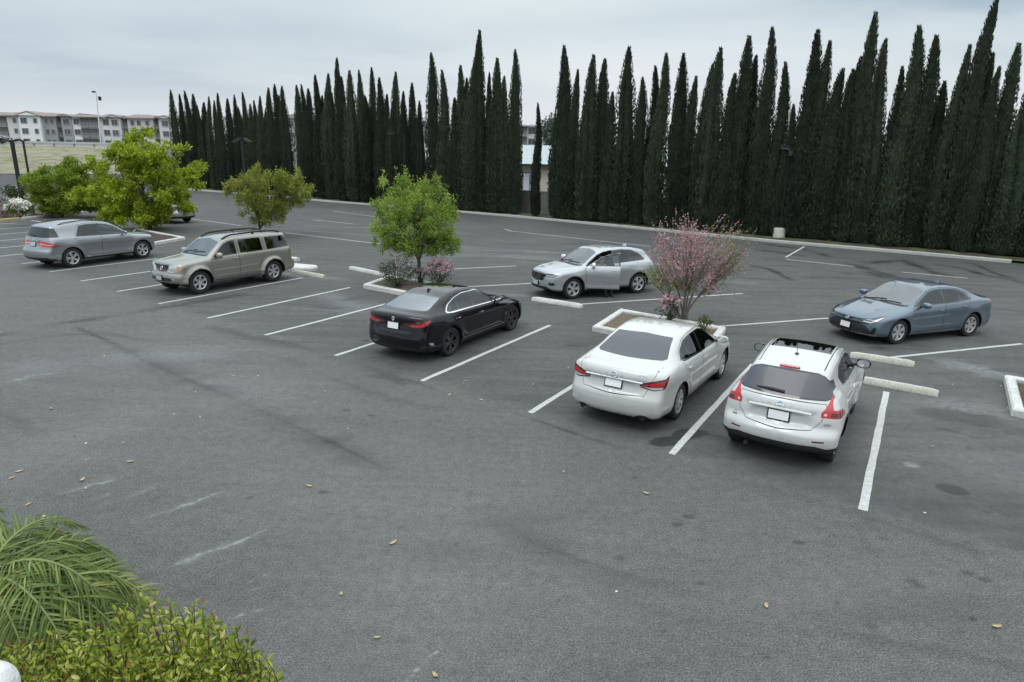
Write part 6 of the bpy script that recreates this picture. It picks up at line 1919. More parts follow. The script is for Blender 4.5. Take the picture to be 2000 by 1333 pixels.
CYP = [(335, 178, 1), (351, 186, 1), (361, 180, 1), (375, 186, 1.1), (386, 208, .9), (397, 203, 1.1), (405, 191, .9), (419, 199, 1), (425, 184, .9), (446, 195, 1), (459, 188, 1), (466, 212, 1), (474, 183, 1), (487, 206, 1), (497, 199, .9), (506, 191, .9), (516, 216, .8), (525, 174, 1), (536, 167, 1.1), (546, 189, 1), (553, 171, 1.1),
       (580, 169, 1), (589, 168, 1), (600, 176, 1), (617, 149, 1.1), (628, 190, 1), (637, 146, 1.1), (648, 183, 1), (658, 115, 1.1), (669, 152, 1), (685, 140, 1.1), (702, 139, 1), (713, 190, 1), (724, 134, 1.1), (742, 155, 1), (754, 188, 1), (764, 200, .9), (774, 143, 1.1), (788, 182, 1), (807, 165, 1), (821, 201, .9),
       (844, 105, 1), (864, 140, 1.1), (886, 195, 1), (901, 131, 1), (909, 156, 1), (924, 112, 1.1), (938, 60, 1.15), (956, 145, .9), (974, 116, 1.1), (988, 153, 1), (1008, 99, 1.1),
       (1051, 206, .62), (1100, 91, 1.1), (1108, 115, 1), (1126, 140, 1), (1149, 155, 1), (1161, 110, 1.1), (1182, 118, 1.1), (1199, 184, 1), (1233, 94, 1.2), (1257, 155, 1), (1281, 133, 1), (1299, 107, 1.1), (1336, 108, 1.15), (1356, 154, 1.1), (1387, 129, 1), (1410, 96, 1.1), (1436, 148, 1.1), (1467, 73, 1.2), (1481, 113, 1), (1511, 56, 1.15), (1535, 126, 1.1), (1548, 210, .8),
       (1600, 62, 1.15), (1617, 84, 1), (1639, 139, 1.1), (1668, 140, .95), (1683, 115, 1.0), (1714, 26, 1.15), (1735, 81, 1.1), (1764, 135, 1), (1797, 54, 1.1), (1826, 73, 1.1), (1845, 165, 1.1), (1889, 93, 1.1), (1940, 0, 1.2), (1941, 108, 1.1), (1952, 136, 1), (1994, 89, 1.2), (2012, 200, 1), (2050, 70, 1.1), (2090, 40, 1.1), (2135, 95, 1.1), (2180, 30, 1.1), (2240, 60, 1.1), (2300, 20, 1.1)]
def make_cypresses():
    mat = leaf_mat('cypress_foliage', [(.0, (.016, .024, .014)), (.45, (.034, .047, .028)), (.8, (.060, .076, .042)), (1.0, (.092, .105, .058))], .12, .75, .8)
    tb = pmat('cypress_trunk', (.10, .08, .065), .9, noise=(12, .3), bump=(20, .5))
    H = 10.0
    vs = [cypress_variant(100 + i, H, lean=(0, 0, .45, -.3, 0, .3, 0, -.5)[i % 8]) for i in range(10)]
    tn = mat.node_tree; rpn = [q for q in tn.nodes if q.type == 'VALTORGB'][0]
    oi = N(tn, 'ShaderNodeObjectInfo'); br_ = maprange(tn, oi.outputs['Random'], 0, 1, .50, 1.22)
    mu = N(tn, 'ShaderNodeMixRGB', blend_type='MULTIPLY'); mu.inputs[0].default_value = 1
    tn.links.new(rpn.outputs[0], mu.inputs[1]); tn.links.new(N_gray(tn, br_), mu.inputs[2])
    for q in tn.nodes:
        if q.type == 'BSDF_PRINCIPLED': tn.links.new(mu.outputs[0], q.inputs['Base Color'])
        if q.type == 'BSDF_TRANSLUCENT': tn.links.new(mu.outputs[0], q.inputs['Color'])
    for v in vs: v.materials.append(mat)
    tm = MB(); tm.tube([(0, 0, -.1), (0, 0, .3), (0, 0, 1.2)], [.17, .13, .11], 10); tme = tm.mesh('trunk'); tme.materials.append(tb)
    rg = random.Random(12)
    A = KA + KN * 1.35; B = KB + KN * 1.35
    def nm(i, px, py):
        zone = 'far left group' if px < 565 else 'middle left group' if px < 832 else 'group left of the gap' if px < 1020 else 'group right of the gap' if px < 1320 else 'group behind the pink tree' if px < 1560 else 'right hand group' 
        return zone
    rank = {}
    zones = {}
    for i, (px, py, w) in enumerate(CYP): zones.setdefault(nm(i, px, py), []).append(i)
    words = ['first', 'second', 'third', 'fourth', 'fifth', 'sixth', 'seventh', 'eighth', 'ninth', 'tenth', 'eleventh', 'twelfth', 'thirteenth', 'fourteenth', 'fifteenth', 'sixteenth', 'seventeenth', 'eighteenth', 'nineteenth', 'twentieth', 'twenty-first', 'twenty-second', 'twenty-third', 'twenty-fourth', 'twenty-fifth']
    for i, (px, py, w) in enumerate(CYP):
        dj = rg.uniform(-.35, .45)
        q = on_line(px, py, A + KN * dj, B + KN * dj)
        h = q.z
        z = nm(i, px, py); k = zones[z].index(i); tips = [CYP[j][1] for j in zones[z]]
        hh = 'tallest' if py == min(tips) else 'shortest' if py == max(tips) else None
        if px == 1051: lb = 'lone slim short cypress standing by itself in the gap'
        elif hh: lb = '%s dark cypress of the %s' % (hh, z)
        else: lb = '%s dark cypress from the left in the %s' % (words[k], z)
        root = empty('cypress_tree', (q.x, q.y, .1), rg.uniform(-.4, .4), label=lb, cat='tree', group='tall narrow cypresses in a row along the kerb')
        cr = link('crown', vs[(i * 7) % 10], root); s = (h + .1) / H
        ws = w * (.94 if px < 565 else 1.0) * (.80 + .20 * min(1, h / 12)) * rg.uniform(.82, 1.14)
        cr.scale = (ws, ws, s * .985)
        cr.location = (0, 0, .12)
        link('trunk', tme, root)

def make_lot_trees():
    M['bark'] = pmat('bark', (.085, .07, .058), .9, noise=(14, .35), bump=(25, .6)); M['pale_bark'] = pmat('pale_bark', (.17, .15, .135), .85, noise=(10, .3), bump=(25, .4))
    # darker green tree at the left
    b = G(122, 424)
    lm = leaf_mat('green_leaves', [(0, (.05, .075, .010)), (.4, (.13, .19, .018)), (.75, (.26, .33, .04)), (1, (.42, .47, .09))], .45)
    crown_tree('tree', b, [blob(b, *q) for q in ((120, 378, 52, 36), (90, 372, 34, 30), (155, 368, 44, 38), (128, 340, 38, 26), (105, 395, 40, 22), (175, 385, 40, 30), (150, 400, 45, 22), (140, 326, 16, 10), (75, 355, 20, 16))], 1000, 32, .16, .085, lm,
               'dark green rounded tree at the far left beside the bright green one', seed=3, spread=.12, boughs=110, bough=.45, limbs=(5, .7), stretch=.7, trunk=(.1, .07, .6))
    # bright green tree
    b = G(292, 449)
    lm = leaf_mat('bright_leaves', [(0, (.065, .10, .010)), (.35, (.19, .26, .018)), (.7, (.36, .43, .035)), (1, (.56, .58, .12))], .5)
    crown_tree('tree', b, [blob(b, *q) for q in ((290, 370, 70, 58), (265, 428, 60, 18), (308, 420, 26, 16), (225, 408, 36, 16), (240, 345, 45, 40), (330, 380, 52, 48), (215, 375, 36, 24), (275, 310, 44, 34), (270, 277, 22, 24), (228, 306, 28, 20), (320, 335, 42, 36), (375, 335, 24, 20, 0, 20), (342, 395, 32, 22), (290, 415, 62, 26), (245, 400, 40, 24), (205, 385, 44, 16), (335, 300, 20, 16), (192, 330, 18, 22))], 1500, 34, .15, .085, lm,
               'big bright yellow green tree in the planter at the left', seed=5, spread=.10, boughs=170, bough=.42, limbs=(6, 1.0), stretch=.9, trunk=(.13, .1, .7), limbn=90)
    # rust and green tree behind the tan vehicle
    b = G(508, 462)
    lm = leaf_mat('rusty_leaves', [(0, (.06, .085, .015)), (.35, (.16, .20, .03)), (.68, (.28, .30, .06)), (.88, (.40, .32, .11)), (1, (.42, .23, .12))], .45)
    crown_tree('tree', b, [blob(b, *q) for q in ((530, 388, 66, 34), (475, 382, 34, 28), (580, 380, 34, 26), (520, 360, 50, 22), (470, 363, 24, 14), (555, 352, 26, 14), (600, 372, 22, 10), (500, 412, 44, 22), (550, 412, 40, 20), (578, 350, 10, 16), (495, 345, 10, 10), (515, 424, 30, 14))], 650, 30, .11, .06, lm,
               'rust tinged green tree with many stems behind the tan vehicle', seed=8, spread=.08, boughs=85, bough=.25, limbs=(7, .6), shoots=70, trunk=(.06, .05, .35), limbn=110)
    # round light green tree in the rose planter
    b = G(819, 557)
    lm = leaf_mat('fresh_leaves', [(0, (.065, .105, .02)), (.4, (.18, .26, .045)), (.75, (.34, .43, .085)), (1, (.54, .62, .24))], .45)
    crown_tree('tree', b, [blob(b, *q) for q in ((812, 450, 72, 48), (750, 478, 30, 16), (878, 482, 28, 15), (815, 490, 50, 12), (765, 440, 38, 40), (858, 440, 40, 42), (810, 405, 60, 36), (750, 470, 24, 22), (870, 475, 30, 24), (820, 478, 62, 18), (790, 372, 16, 26), (745, 372, 9, 26), (825, 368, 12, 24), (858, 372, 12, 26), (740, 402, 16, 12), (880, 405, 14, 20), (768, 385, 12, 20), (812, 380, 10, 20), (840, 388, 10, 18), (885, 432, 16, 30))], 1650, 24, .068, .036, lm,
               'round light green tree with upright shoots in the rose planter', seed=11, spread=.05, boughs=230, bough=.17, slen=(.25, .55), limbs=(7, .5), shoots=260, trunk=(.065, .055, .85), limbn=150, stretch=1.3)
def make_pink_tree():
    b = G(1335, 634); rg = np.random.default_rng(21); rd = random.Random(21)
    root = empty('blossom_tree', b, label='vase shaped tree with pink blossom on bare twigs in the planter before the white sedan', cat='tree')
    s = (b - cam.location).length / FPX
    def at(px, py, dy=0.): return Vector(at_dist(px, py, b.y + dy) - b)
    stems = []; mb = MB()
    for (x1, y1), (x2, y2), dy, r_ in (((1318, 590), (1290, 520), -.3, .035), ((1325, 585), (1312, 480), .3, .03), ((1340, 580), (1350, 470), 0, .04), ((1345, 578), (1385, 500), -.4, .04), ((1348, 582), (1420, 530), .2, .032), ((1322, 600), (1270, 545), .1, .025), ((1338, 590), (1365, 480), .5, .03), ((1336, 600), (1335, 500), -.5, .03)):
        p0 = Vector((rd.uniform(-.1, .1), rd.uniform(-.08, .08), .1)); p1 = at(x1, y1, dy * .4); p2 = at(x2, y2, dy)
        pts = bez(p0, p1, p2, 8); stems.append(pts)
        mb.tube(pts, [r_ * (1 - .6 * i / 8) for i in range(9)], 7, False)
    tr = mb.obj('trunk', M['pale_bark'], root)
    tw = MB(); BP = []; BD = []; LP = []; LD = []
    lob = [blob(b, *q) for q in ((1325, 490, 60, 54), (1295, 480, 42, 44), (1370, 500, 66, 50), (1430, 505, 54, 40), (1440, 475, 38, 30), (1300, 520, 34, 28), (1345, 440, 40, 22), (1330, 430, 30, 20), (1420, 450, 30, 26), (1385, 560, 60, 22), (1315, 560, 40, 20), (1450, 490, 24, 30))]
    for i in range(520):
        c_, r_ = lob[rd.choices(range(len(lob)), [q[1].prod() for q in lob])[0]]
        q = Vector(c_ + unit(rg.normal(size=3)) * rg.uniform(.3, 1.15) * r_)
        st = min(stems, key=lambda p: (p[6] - q).length + rd.uniform(0, .35)); s0 = st[rd.choice((4, 5, 6, 7, 8))]
        if (q - s0).length < .15: continue
        mid = s0.lerp(q, .55) + Vector((rd.uniform(-.05, .05), rd.uniform(-.05, .05), -.04))
        end = q + Vector((0, 0, rd.uniform(.02, .22)))
        pts = bez(s0, mid, end, 5)
        tw.tube(pts, [.006, .0055, .005, .004, .003, .002], 4, False)
        pink = q.x < at(1420, 500).x + rd.uniform(-.7, .7) and q.z > at(1340, 570).z
        k = rd.randint(14, 30)
        for _ in range(k):
            t_ = rd.uniform(.35, 1) * 5; i0 = min(4, int(t_)); p = pts[i0].lerp(pts[i0 + 1], t_ - i0)
            p = p + Vector((rd.gauss(0, .016), rd.gauss(0, .016), rd.gauss(0, .016)))
            d = (rd.gauss(0, 1), rd.gauss(0, 1), rd.gauss(0, 1) + .3)
            if rd.random() < (.66 if pink else .14): BP.append(p); BD.append(d)
            elif rd.random() < (.25 if pink else .75): LP.append(p); LD.append(d)
    tw.obj('twigs', pmat('twig_bark', (.21, .18, .16), .9), tr)
    for q in ((1320, 555, 22, 16), (1283, 535, 22, 14), (1340, 560, 14, 10), (1290, 550, 16, 12)):
        c_, r_ = blob(b, *q)
        for _ in range(420): LP.append(Vector(c_ + rg.normal(size=3) * r_ * .55)); LD.append(tuple(rg.normal(size=3)))
    pm = leaf_mat('pink_blossom', [(0, (.38, .16, .20)), (.5, (.58, .32, .36)), (.85, (.74, .50, .53)), (1, (.84, .68, .70))], .4)
    gm = leaf_mat('bronze_leaves', [(0, (.07, .09, .03)), (.5, (.17, .20, .06)), (1, (.32, .33, .13))], .45)
    me = leaves('blossom', np.array(BP), np.array(BD), rg, .036 * rg.uniform(.6, 1.4, len(BP)), .032); link('blossom', me, root, [pm])
    me = leaves('foliage', np.array(LP), np.array(LD), rg, .055 * rg.uniform(.6, 1.4, len(LP)), .026); link('foliage', me, root, [gm])

def shrub(name, px, py, w, h, n, label, lm, flower=None, nf=0, fr=.045, seed=1, cat='bush', base_z=.12, L=.06, W=.035, stems=12, topflower=.3, group=None):
    b = G(px, py, base_z); b.z = base_z; rg = np.random.default_rng(seed)
    root = empty(name, b, label=label, cat=cat, group=group)
    K = max(8, n // 22); c_ = unit(rg.normal(size=(K, 3))) * rg.uniform(.35, 1, (K, 1)) ** .6 * np.array([w / 2, w / 2 * .8, h / 2]) + np.array([0, 0, h * .52])
    P = (c_[:, None, :] + rg.normal(size=(K, 22, 3)) * min(w, h) * .09).reshape(-1, 3); P[:, 2] = np.maximum(P[:, 2], .02)
    D = rg.normal(size=P.shape) + np.array([0, 0, .6])
    link('foliage', leaves('foliage', P, D, rg, L * rg.uniform(.6, 1.3, len(P)), W), root, [lm])
    mb = MB()
    for i in range(stems):
        q = Vector(c_[rg.integers(K)]); mb.tube(bez(Vector((rg.uniform(-.08, .08), rg.uniform(-.06, .06), -.05)), Vector((q.x * .3, q.y * .3, q.z * .6)), q, 4), [.012, .011, .009, .007, .004], 5, False)
    mb.obj('stems', M['bark'], root)
    if flower:
        fm = MB(); d = unit(rg.normal(size=(nf, 3))); d[:, 2] = np.abs(d[:, 2]) * .9 + topflower * rg.random(nf); d[:, 1] -= .3; d = unit(d)
        Pf = d * np.array([w / 2, w / 2 * .8, h / 2]) * rg.uniform(.8, 1.1, (nf, 1)) + np.array([0, 0, h * .52])
        for i in range(nf):
            PP = Pf[i] + rg.normal(size=(16, 3)) * fr * .38; DD = unit(rg.normal(size=PP.shape) + d[i] * .8)
            link('flower', leaves('flower', PP - d[i] * fr * .4, DD, rg, fr * rg.uniform(.7, 1.2, 16), fr * .9, .4), root, [flower])
    return root
def make_shrubs():
    dk = leaf_mat('rose_leaves', [(0, (.02, .035, .014)), (.6, (.045, .065, .025)), (1, (.10, .11, .045))], .25)
    pk = leaf_mat('pink_petals', [(0, (.42, .22, .27)), (.5, (.56, .38, .43)), (1, (.68, .60, .60))], .4)
    wh = leaf_mat('white_petals', [(0, (.7, .66, .58)), (1, (.85, .83, .78))], .3)
    g2 = leaf_mat('shrub_leaves', [(0, (.035, .06, .015)), (.6, (.08, .12, .03)), (1, (.16, .20, .06))], .3)
    shrub('rose_bush', 778, 561, 1.15, .95, 1500, 'dark rose bush with few blooms left of the round tree trunk', dk, pk, 7, .05, 31, stems=22)
    shrub('rose_bush', 858, 556, .85, .85, 900, 'rose bush full of pink blooms right of the round tree trunk', dk, pk, 75, .055, 32)
    shrub('rose_bush', 822, 552, .5, .5, 260, 'low rose bush with pink blooms just behind the round tree trunk', dk, pk, 18, .05, 35)
    shrub('rose_bush', 1304, 631, .62, .75, 620, 'small pink rose bush at the foot of the blossom tree', dk, pk, 16, .075, 33, topflower=.8)
    shrub('shrub', 1374, 648, .42, .38, 260, 'small leafy plant at the right end of the planter behind the white sedan', g2, None, 0, .04, 34)
    shrub('shrub', 2046, 778, .8, 1.05, 520, 'leafy plant tip cut by the right edge of the view', g2, None, 0, .04, 36)
    # far left beds
    con = M['cream_concrete']
    def pot(px, py, r_, h, label):
        p = G(px, py); mb = MB(); mb.lathe([(r_ * .8, 0), (r_ * .95, h * .1), (r_, h * .85), (r_ * 1.08, h * .9), (r_ * 1.08, h), (r_ * .9, h), (r_ * .85, h * .85), (0.01, h * .85)], 18)
        o = mb.obj('concrete_planter', con, None, label=label, cat='planter'); o.location = p; return p
    p = pot(47, 424, .62, .75, 'round weathered concrete planter under the nearer black lamp post')
    shrub('shrub', 40, 424, 1.3, .9, 700, 'green shrub with white blooms in the front concrete planter', g2, wh, 40, .12, 41, base_z=.5, L=.12, W=.07)
    p = pot(34, 390, .75, .95, 'round concrete planter holding the clipped dark bush')
    shrub('shrub', 34, 390, 1.7, .9, 900, 'clipped dark green bush in the rear concrete planter', dk, None, 0, .1, 42, base_z=.85, L=.14, W=.08)
    rdl = leaf_mat('brown_red_leaves', [(0, (.05, .03, .025)), (.6, (.13, .08, .06)), (1, (.28, .24, .20))], .2)
    shrub('shrub', 5, 423, 1.5, 1.1, 600, 'brown red shrub in the bed at the left edge', rdl, None, 0, .1, 43, L=.12, W=.06)
    shrub('shrub', 430, 372, 2.2, .7, 500, 'low dark shrub at the foot of the far cypresses', dk, None, 0, .1, 44, L=.15, W=.08)
    # tall evergreen far beyond the gap
    b = at_dist(1076, 275, 150); b.z = 0
    lm = leaf_mat('far_evergreen', [(0, (.05, .07, .06)), (1, (.12, .15, .13))], .1)
    crown_tree('evergreen_tree', b, [blob(b, *q) for q in ((1078, 258, 12, 14), (1085, 280, 16, 20), (1090, 262, 10, 12))], 160, 20, .8, .45, lm, 'hazy blue green evergreen far beyond the gap beside the apartments', seed=77, spread=.7, limbs=(4, 1.0), trunk=(.3, .2, 5.0), limbn=20)

def make_palm():
    rg = random.Random(7); nr = np.random.default_rng(7)
    lm = leaf_mat('palm_leaves', [(0, (.05, .08, .018)), (.45, (.13, .18, .04)), (.8, (.26, .30, .09)), (1, (.46, .43, .15))], .35, .38, 4.0)
    rm = pmat('palm_rachis', (.20, .23, .08), .5)
    def palm(base, crown, fronds, label, seed):
        rd = random.Random(seed)
        root = empty('palm_tree', base, label=label, cat='palm')
        mb = MB(); k = 10
        tp = crown - base
        mb.tube([tp * (i / k) + Vector((0, 0, -.1 if i == 0 else 0)) for i in range(k + 1)], [.10 + .012 * (i % 2) for i in range(k + 1)], 12); mb.obj('trunk', M['bark'], root)
        for (az, el, L, drp, yel) in fronds:
            d0 = Vector((math.cos(az) * math.cos(el), math.sin(az) * math.cos(el), math.sin(el))); side = Vector((-math.sin(az), math.cos(az), 0))
            n = 16; pts = []; p = Vector(tp); d = d0.copy()
            for i in range(n + 1):
                pts.append(p.copy()); p = p + d * (L / n); d = (d + Vector((0, 0, -drp / n)) * (1 + i / n)).normalized()
            f = MB(); f.tube(pts, [.011 * (1 - .8 * i / n) + .002 for i in range(n + 1)], 5, False)
            V = []; F = []
            m_ = 52
            for j in range(4, m_):
                t_ = j / m_ * n; i0 = min(n - 1, int(t_)); q = pts[i0].lerp(pts[i0 + 1], t_ - i0); tg = (pts[i0 + 1] - pts[i0]).normalized()
                for s in (-1, 1):
                    upv = side.cross(tg).normalized() * (1 if side.cross(tg).z > 0 else -1)
                    ll = .27 * math.sin(math.pi * (.12 + .80 * j / m_)) ** .7 * rd.uniform(.85, 1.1)
                    dr = (side * s * rd.uniform(.6, .95) + tg * (.40 + .4 * j / m_ + rd.uniform(-.1, .25)) + upv * rd.uniform(-.15, .45)).normalized(); w = .0062 * rd.uniform(.7, 1.3)
                    wv = tg.cross(dr).cross(dr).normalized() * w
                    nq = 5; dq = rd.uniform(.06, .42); b = len(V); pp = q.copy(); dd = dr.copy()
                    for i in range(nq):
                        ww = wv * (1.0 if i in (1, 2) else .7 if i < 4 else .1)
                        V += [pp + ww, pp - ww]; pp = pp + dd * (ll / (nq - 1)); dd = (dd + Vector((0, 0, -dq))).normalized()
                    for i in range(nq - 1): F.append((b + 2 * i, b + 2 * i + 1, b + 2 * i + 3, b + 2 * i + 2))
            f.mi = 1; f.add(V, F)
            f.obj('frond', [rm, lm_y if yel else lm], root, angle=None)
        return root
    lm_y = leaf_mat('yellowing_palm_leaves', [(0, (.12, .13, .03)), (.5, (.26, .24, .07)), (1, (.42, .33, .12))], .3, .4, 2.0)
    c0 = at_dist(-35, 1135, 4.0)
    R_ = lambda a: math.radians(a)
    fr = []
    rd = random.Random(3)
    for az, el, L, dr in ((-8, 34, 1.2, 2.1), (10, 10, 1.3, 1.7), (28, 14, 1.25, 1.6), (48, 22, 1.1, 1.7), (-35, 26, 1.15, 2.0), (-15, 4, 1.2, 1.4), (35, 36, 1.1, 2.1), (5, 28, 1.35, 1.9), (-12, 16, 1.3, 1.6), (22, 25, 1.3, 1.9), (42, 38, 1.15, 1.9), (-30, 12, 1.15, 1.6), (-50, 10, 1.0, 1.6), (65, 36, 1.0, 1.8), (90, 40, 1.0, 1.9), (12, 8, 1.25, 1.2), (-5, -5, 1.15, 1.0), (30, 5, 1.1, 1.2), (-40, -15, 1.0, 1.2), (55, 15, 1.0, 1.4), (120, 40, .9, 1.6), (160, 35, .9, 1.6), (-90, 30, .9, 1.6), (-130, 30, .9, 1.6), (75, 48, .9, 1.7), (0, 42, 1.15, 2.2), (14, 18, 1.35, 1.5), (-25, 6, 1.45, 1.3), (-36, 8, 1.35, 1.8), (-52, 14, 1.25, 2.1), (-45, 2, 1.3, 1.4), (-18, 10, 1.5, 1.6), (-66, 10, 1.15, 2.2), (-8, 20, 1.45, 1.9), (-20, 32, 1.2, 2.0), (-62, 20, 1.1, 1.7), (-75, 5, 1.0, 1.5)):
        fr.append((R_(az + rd.uniform(-5, 5)), R_(el), L * rd.uniform(.92, 1.05), dr, False))
    fr.append((R_(-3), R_(2), 1.15, .9, True)); fr.append((R_(-22), R_(-6), 1.35, 1.1, True)); fr.append((R_(-14), R_(0), 1.45, 1.2, True)); fr.append((R_(-33), R_(-8), 1.3, 1.2, True))
    palm(Vector((c0.x, c0.y, 0)), c0, fr, 'feathery palm whose green fronds fill the lower left corner', 5)
    c1 = at_dist(-250, 1000, 4.6)
    fr = [(R_(a), R_(e), 1.0, 1.9, False) for a, e in ((0, 30), (-25, 20), (30, 35), (60, 45), (100, 40), (150, 30), (-70, 20), (-120, 30), (10, 60), (200, 20))]
    palm(Vector((c1.x, c1.y, 0)), c1, fr, 'second palm of which only drooping leaf tips show at the left edge', 6)
    # hedge of glossy leaves with red tips
    lm2 = leaf_mat('hedge_leaves', [(0, (.06, .085, .010)), (.35, (.18, .24, .022)), (.68, (.35, .40, .058)), (.84, (.56, .52, .20)), (.93, (.54, .40, .22)), (1, (.50, .26, .14))], .45, .38, 3.0)
    lob = []
    c = at_dist(190, 1330, 2.75)
    base = Vector((c.x - .1, c.y + .2, 0))
    root = empty('hedge_bush', base, label='glossy green bush with reddish new tips at the bottom left', cat='bush')
    rg2 = np.random.default_rng(50)
    P = []; D = []; st = MB(); Tp = []
    def surf(px, py, Yd): return at_dist(px, py, Yd)
    edge = [(-60, 1235), (60, 1225), (150, 1195), (230, 1165), (300, 1140), (350, 1145), (400, 1162), (440, 1190), (480, 1222), (520, 1258), (560, 1305), (600, 1380)]
    ex = [e[0] for e in edge]; ey = [e[1] for e in edge]
    for i in range(1800):
        px = rg2.uniform(-90, 590); top = np.interp(px, ex, ey)
        f = rg2.random() ** .8; py = top + 18 + f * 460
        Yd = 3.35 - f * 1.15 + rg2.normal() * .10
        tipp = surf(px, py, Yd)
        b0 = tipp + Vector((rg2.normal() * .07, rg2.normal() * .07 + .04, -rg2.uniform(.28, .5)))
        pts = bez(b0, b0.lerp(tipp, .5) + Vector((rg2.normal() * .02, rg2.normal() * .02, 0)), tipp, 5)
        st.tube([p - base for p in pts], [.005, .0045, .004, .0035, .003, .002], 4, False)
        k = rg2.integers(10, 15)
        for j in range(k):
            t_ = (.15 + .85 * j / (k - 1)) * 5; i0 = min(4, int(t_)); p = pts[i0].lerp(pts[i0 + 1], t_ - i0)
            a = j * 2.4 + i; o = 1.15 - .35 * j / k
            P.append(p - base); D.append((math.cos(a) * o + rg2.normal() * .2, math.sin(a) * o + rg2.normal() * .2, .30 + .75 * j / k + rg2.normal() * .2)); Tp.append(j / k)
    P = np.array(P); D = np.array(D); Tp = np.array(Tp); n = len(P)
    link('foliage', leaves('foliage', P, D, rg2, (.066 - .022 * Tp ** 3) * rg2.uniform(.7, 1.2, n), (.025 - .009 * Tp ** 3) * rg2.uniform(.8, 1.2, n), .22, .15, 8), root, [lm2])
    rt = leaf_mat('red_tips', [(0, (.16, .05, .03)), (.6, (.30, .12, .06)), (1, (.34, .22, .09))], .35, .35)
    sel = rg2.random(n) < .075; sel &= Tp > .8
    Pt = P[sel] + np.array([0, 0, .02]); link('foliage', leaves('foliage', Pt, D[sel] * np.array([.4, .4, 1.6]), rg2, .06, .014, .2, 0, 8), root, [rt])
    # woody mass inside down to the ground
    for i in range(60):
        x = rg2.uniform(-.7, .7); y = rg2.uniform(-.4, .4); st.tube([Vector((x * .5, y * .5, -.05)), Vector((x * .6, y * .6, .6)), Vector((x * .7, y * .7, 1.25))], [.02, .015, .008], 5, False)
    st.obj('stems', pmat('green_stem', (.12, .10, .045), .7), root)
    # inner leaves, so that the bush is dense below its shoots
    m_ = 9000
    q = []
    for i in range(m_):
        px = rg2.uniform(-100, 585); f = rg2.random(); top = np.interp(px, ex, ey)
        p = at_dist(px, top + 60 + f * 460, 3.45 - f * 1.15 + rg2.uniform(.0, .35)); q.append(p - base - Vector((0, 0, rg2.uniform(.05, .55))))
    q = np.array(q)
    link('inner_foliage', leaves('inner_foliage', q, rg2.normal(size=q.shape) + np.array([0, 0, .5]), rg2, .07, .026, .2, .1), root, [lm2])
# ---------------------------------------------------------------- lamp posts, leaves, person, balcony rail
def lamp_post(base, top_z, label, r_=.06, heads=2, fs=.32, concrete=None, rot=0.0, box=False, mat='black_metal', headmat=None, tilt=R(15), arm=.35):
    root = empty('lamp_post', base, rot, label=label, cat='lamp post')
    zb = 0
    if concrete:
        mb = MB(); mb.lathe([(concrete[0], -.1), (concrete[0] * 1.02, .02), (concrete[0], concrete[1] - .04), (concrete[0] * .93, concrete[1]), (.01, concrete[1])], 20)
        mb.obj('pedestal', M['cream_concrete'], root); zb = concrete[1]
    mb = MB(); mb.box((0, 0, (zb + top_z) / 2), (r_ * 2, r_ * 2, top_z - zb), ch=.01); mb.obj('pole', M[mat], root)
    for i in range(heads):
        s = 1 if i else -1
        mb = MB()
        if arm: mb.tube([(0, 0, top_z - .05), (s * arm, 0, top_z + .02)], .025, 6)
        Mx = Matrix.Rotation(s * -tilt, 3, 'Y')
        mb.box(Vector((s * (arm + fs * .5), 0, top_z + .06)), (fs * 1.3, fs, .14), mat=Mx, ch=.03)
        h = mb.obj('lamp_head', M[headmat or mat], root)
        g = MB(); g.box(Vector((s * (arm + fs * .5), 0, top_z + .06)) + Mx @ Vector((0, 0, -.078)), (fs * 1.05, fs * .8, .02), mat=Mx); g.obj('lamp_glass', M['lamp_lens'], h)
    if box:
        mb = MB(); mb.box((0, -r_ - .07, top_z - .25), (.22, .14, .3), ch=.01); mb.obj('control_box', M['disc'], root)
    return root
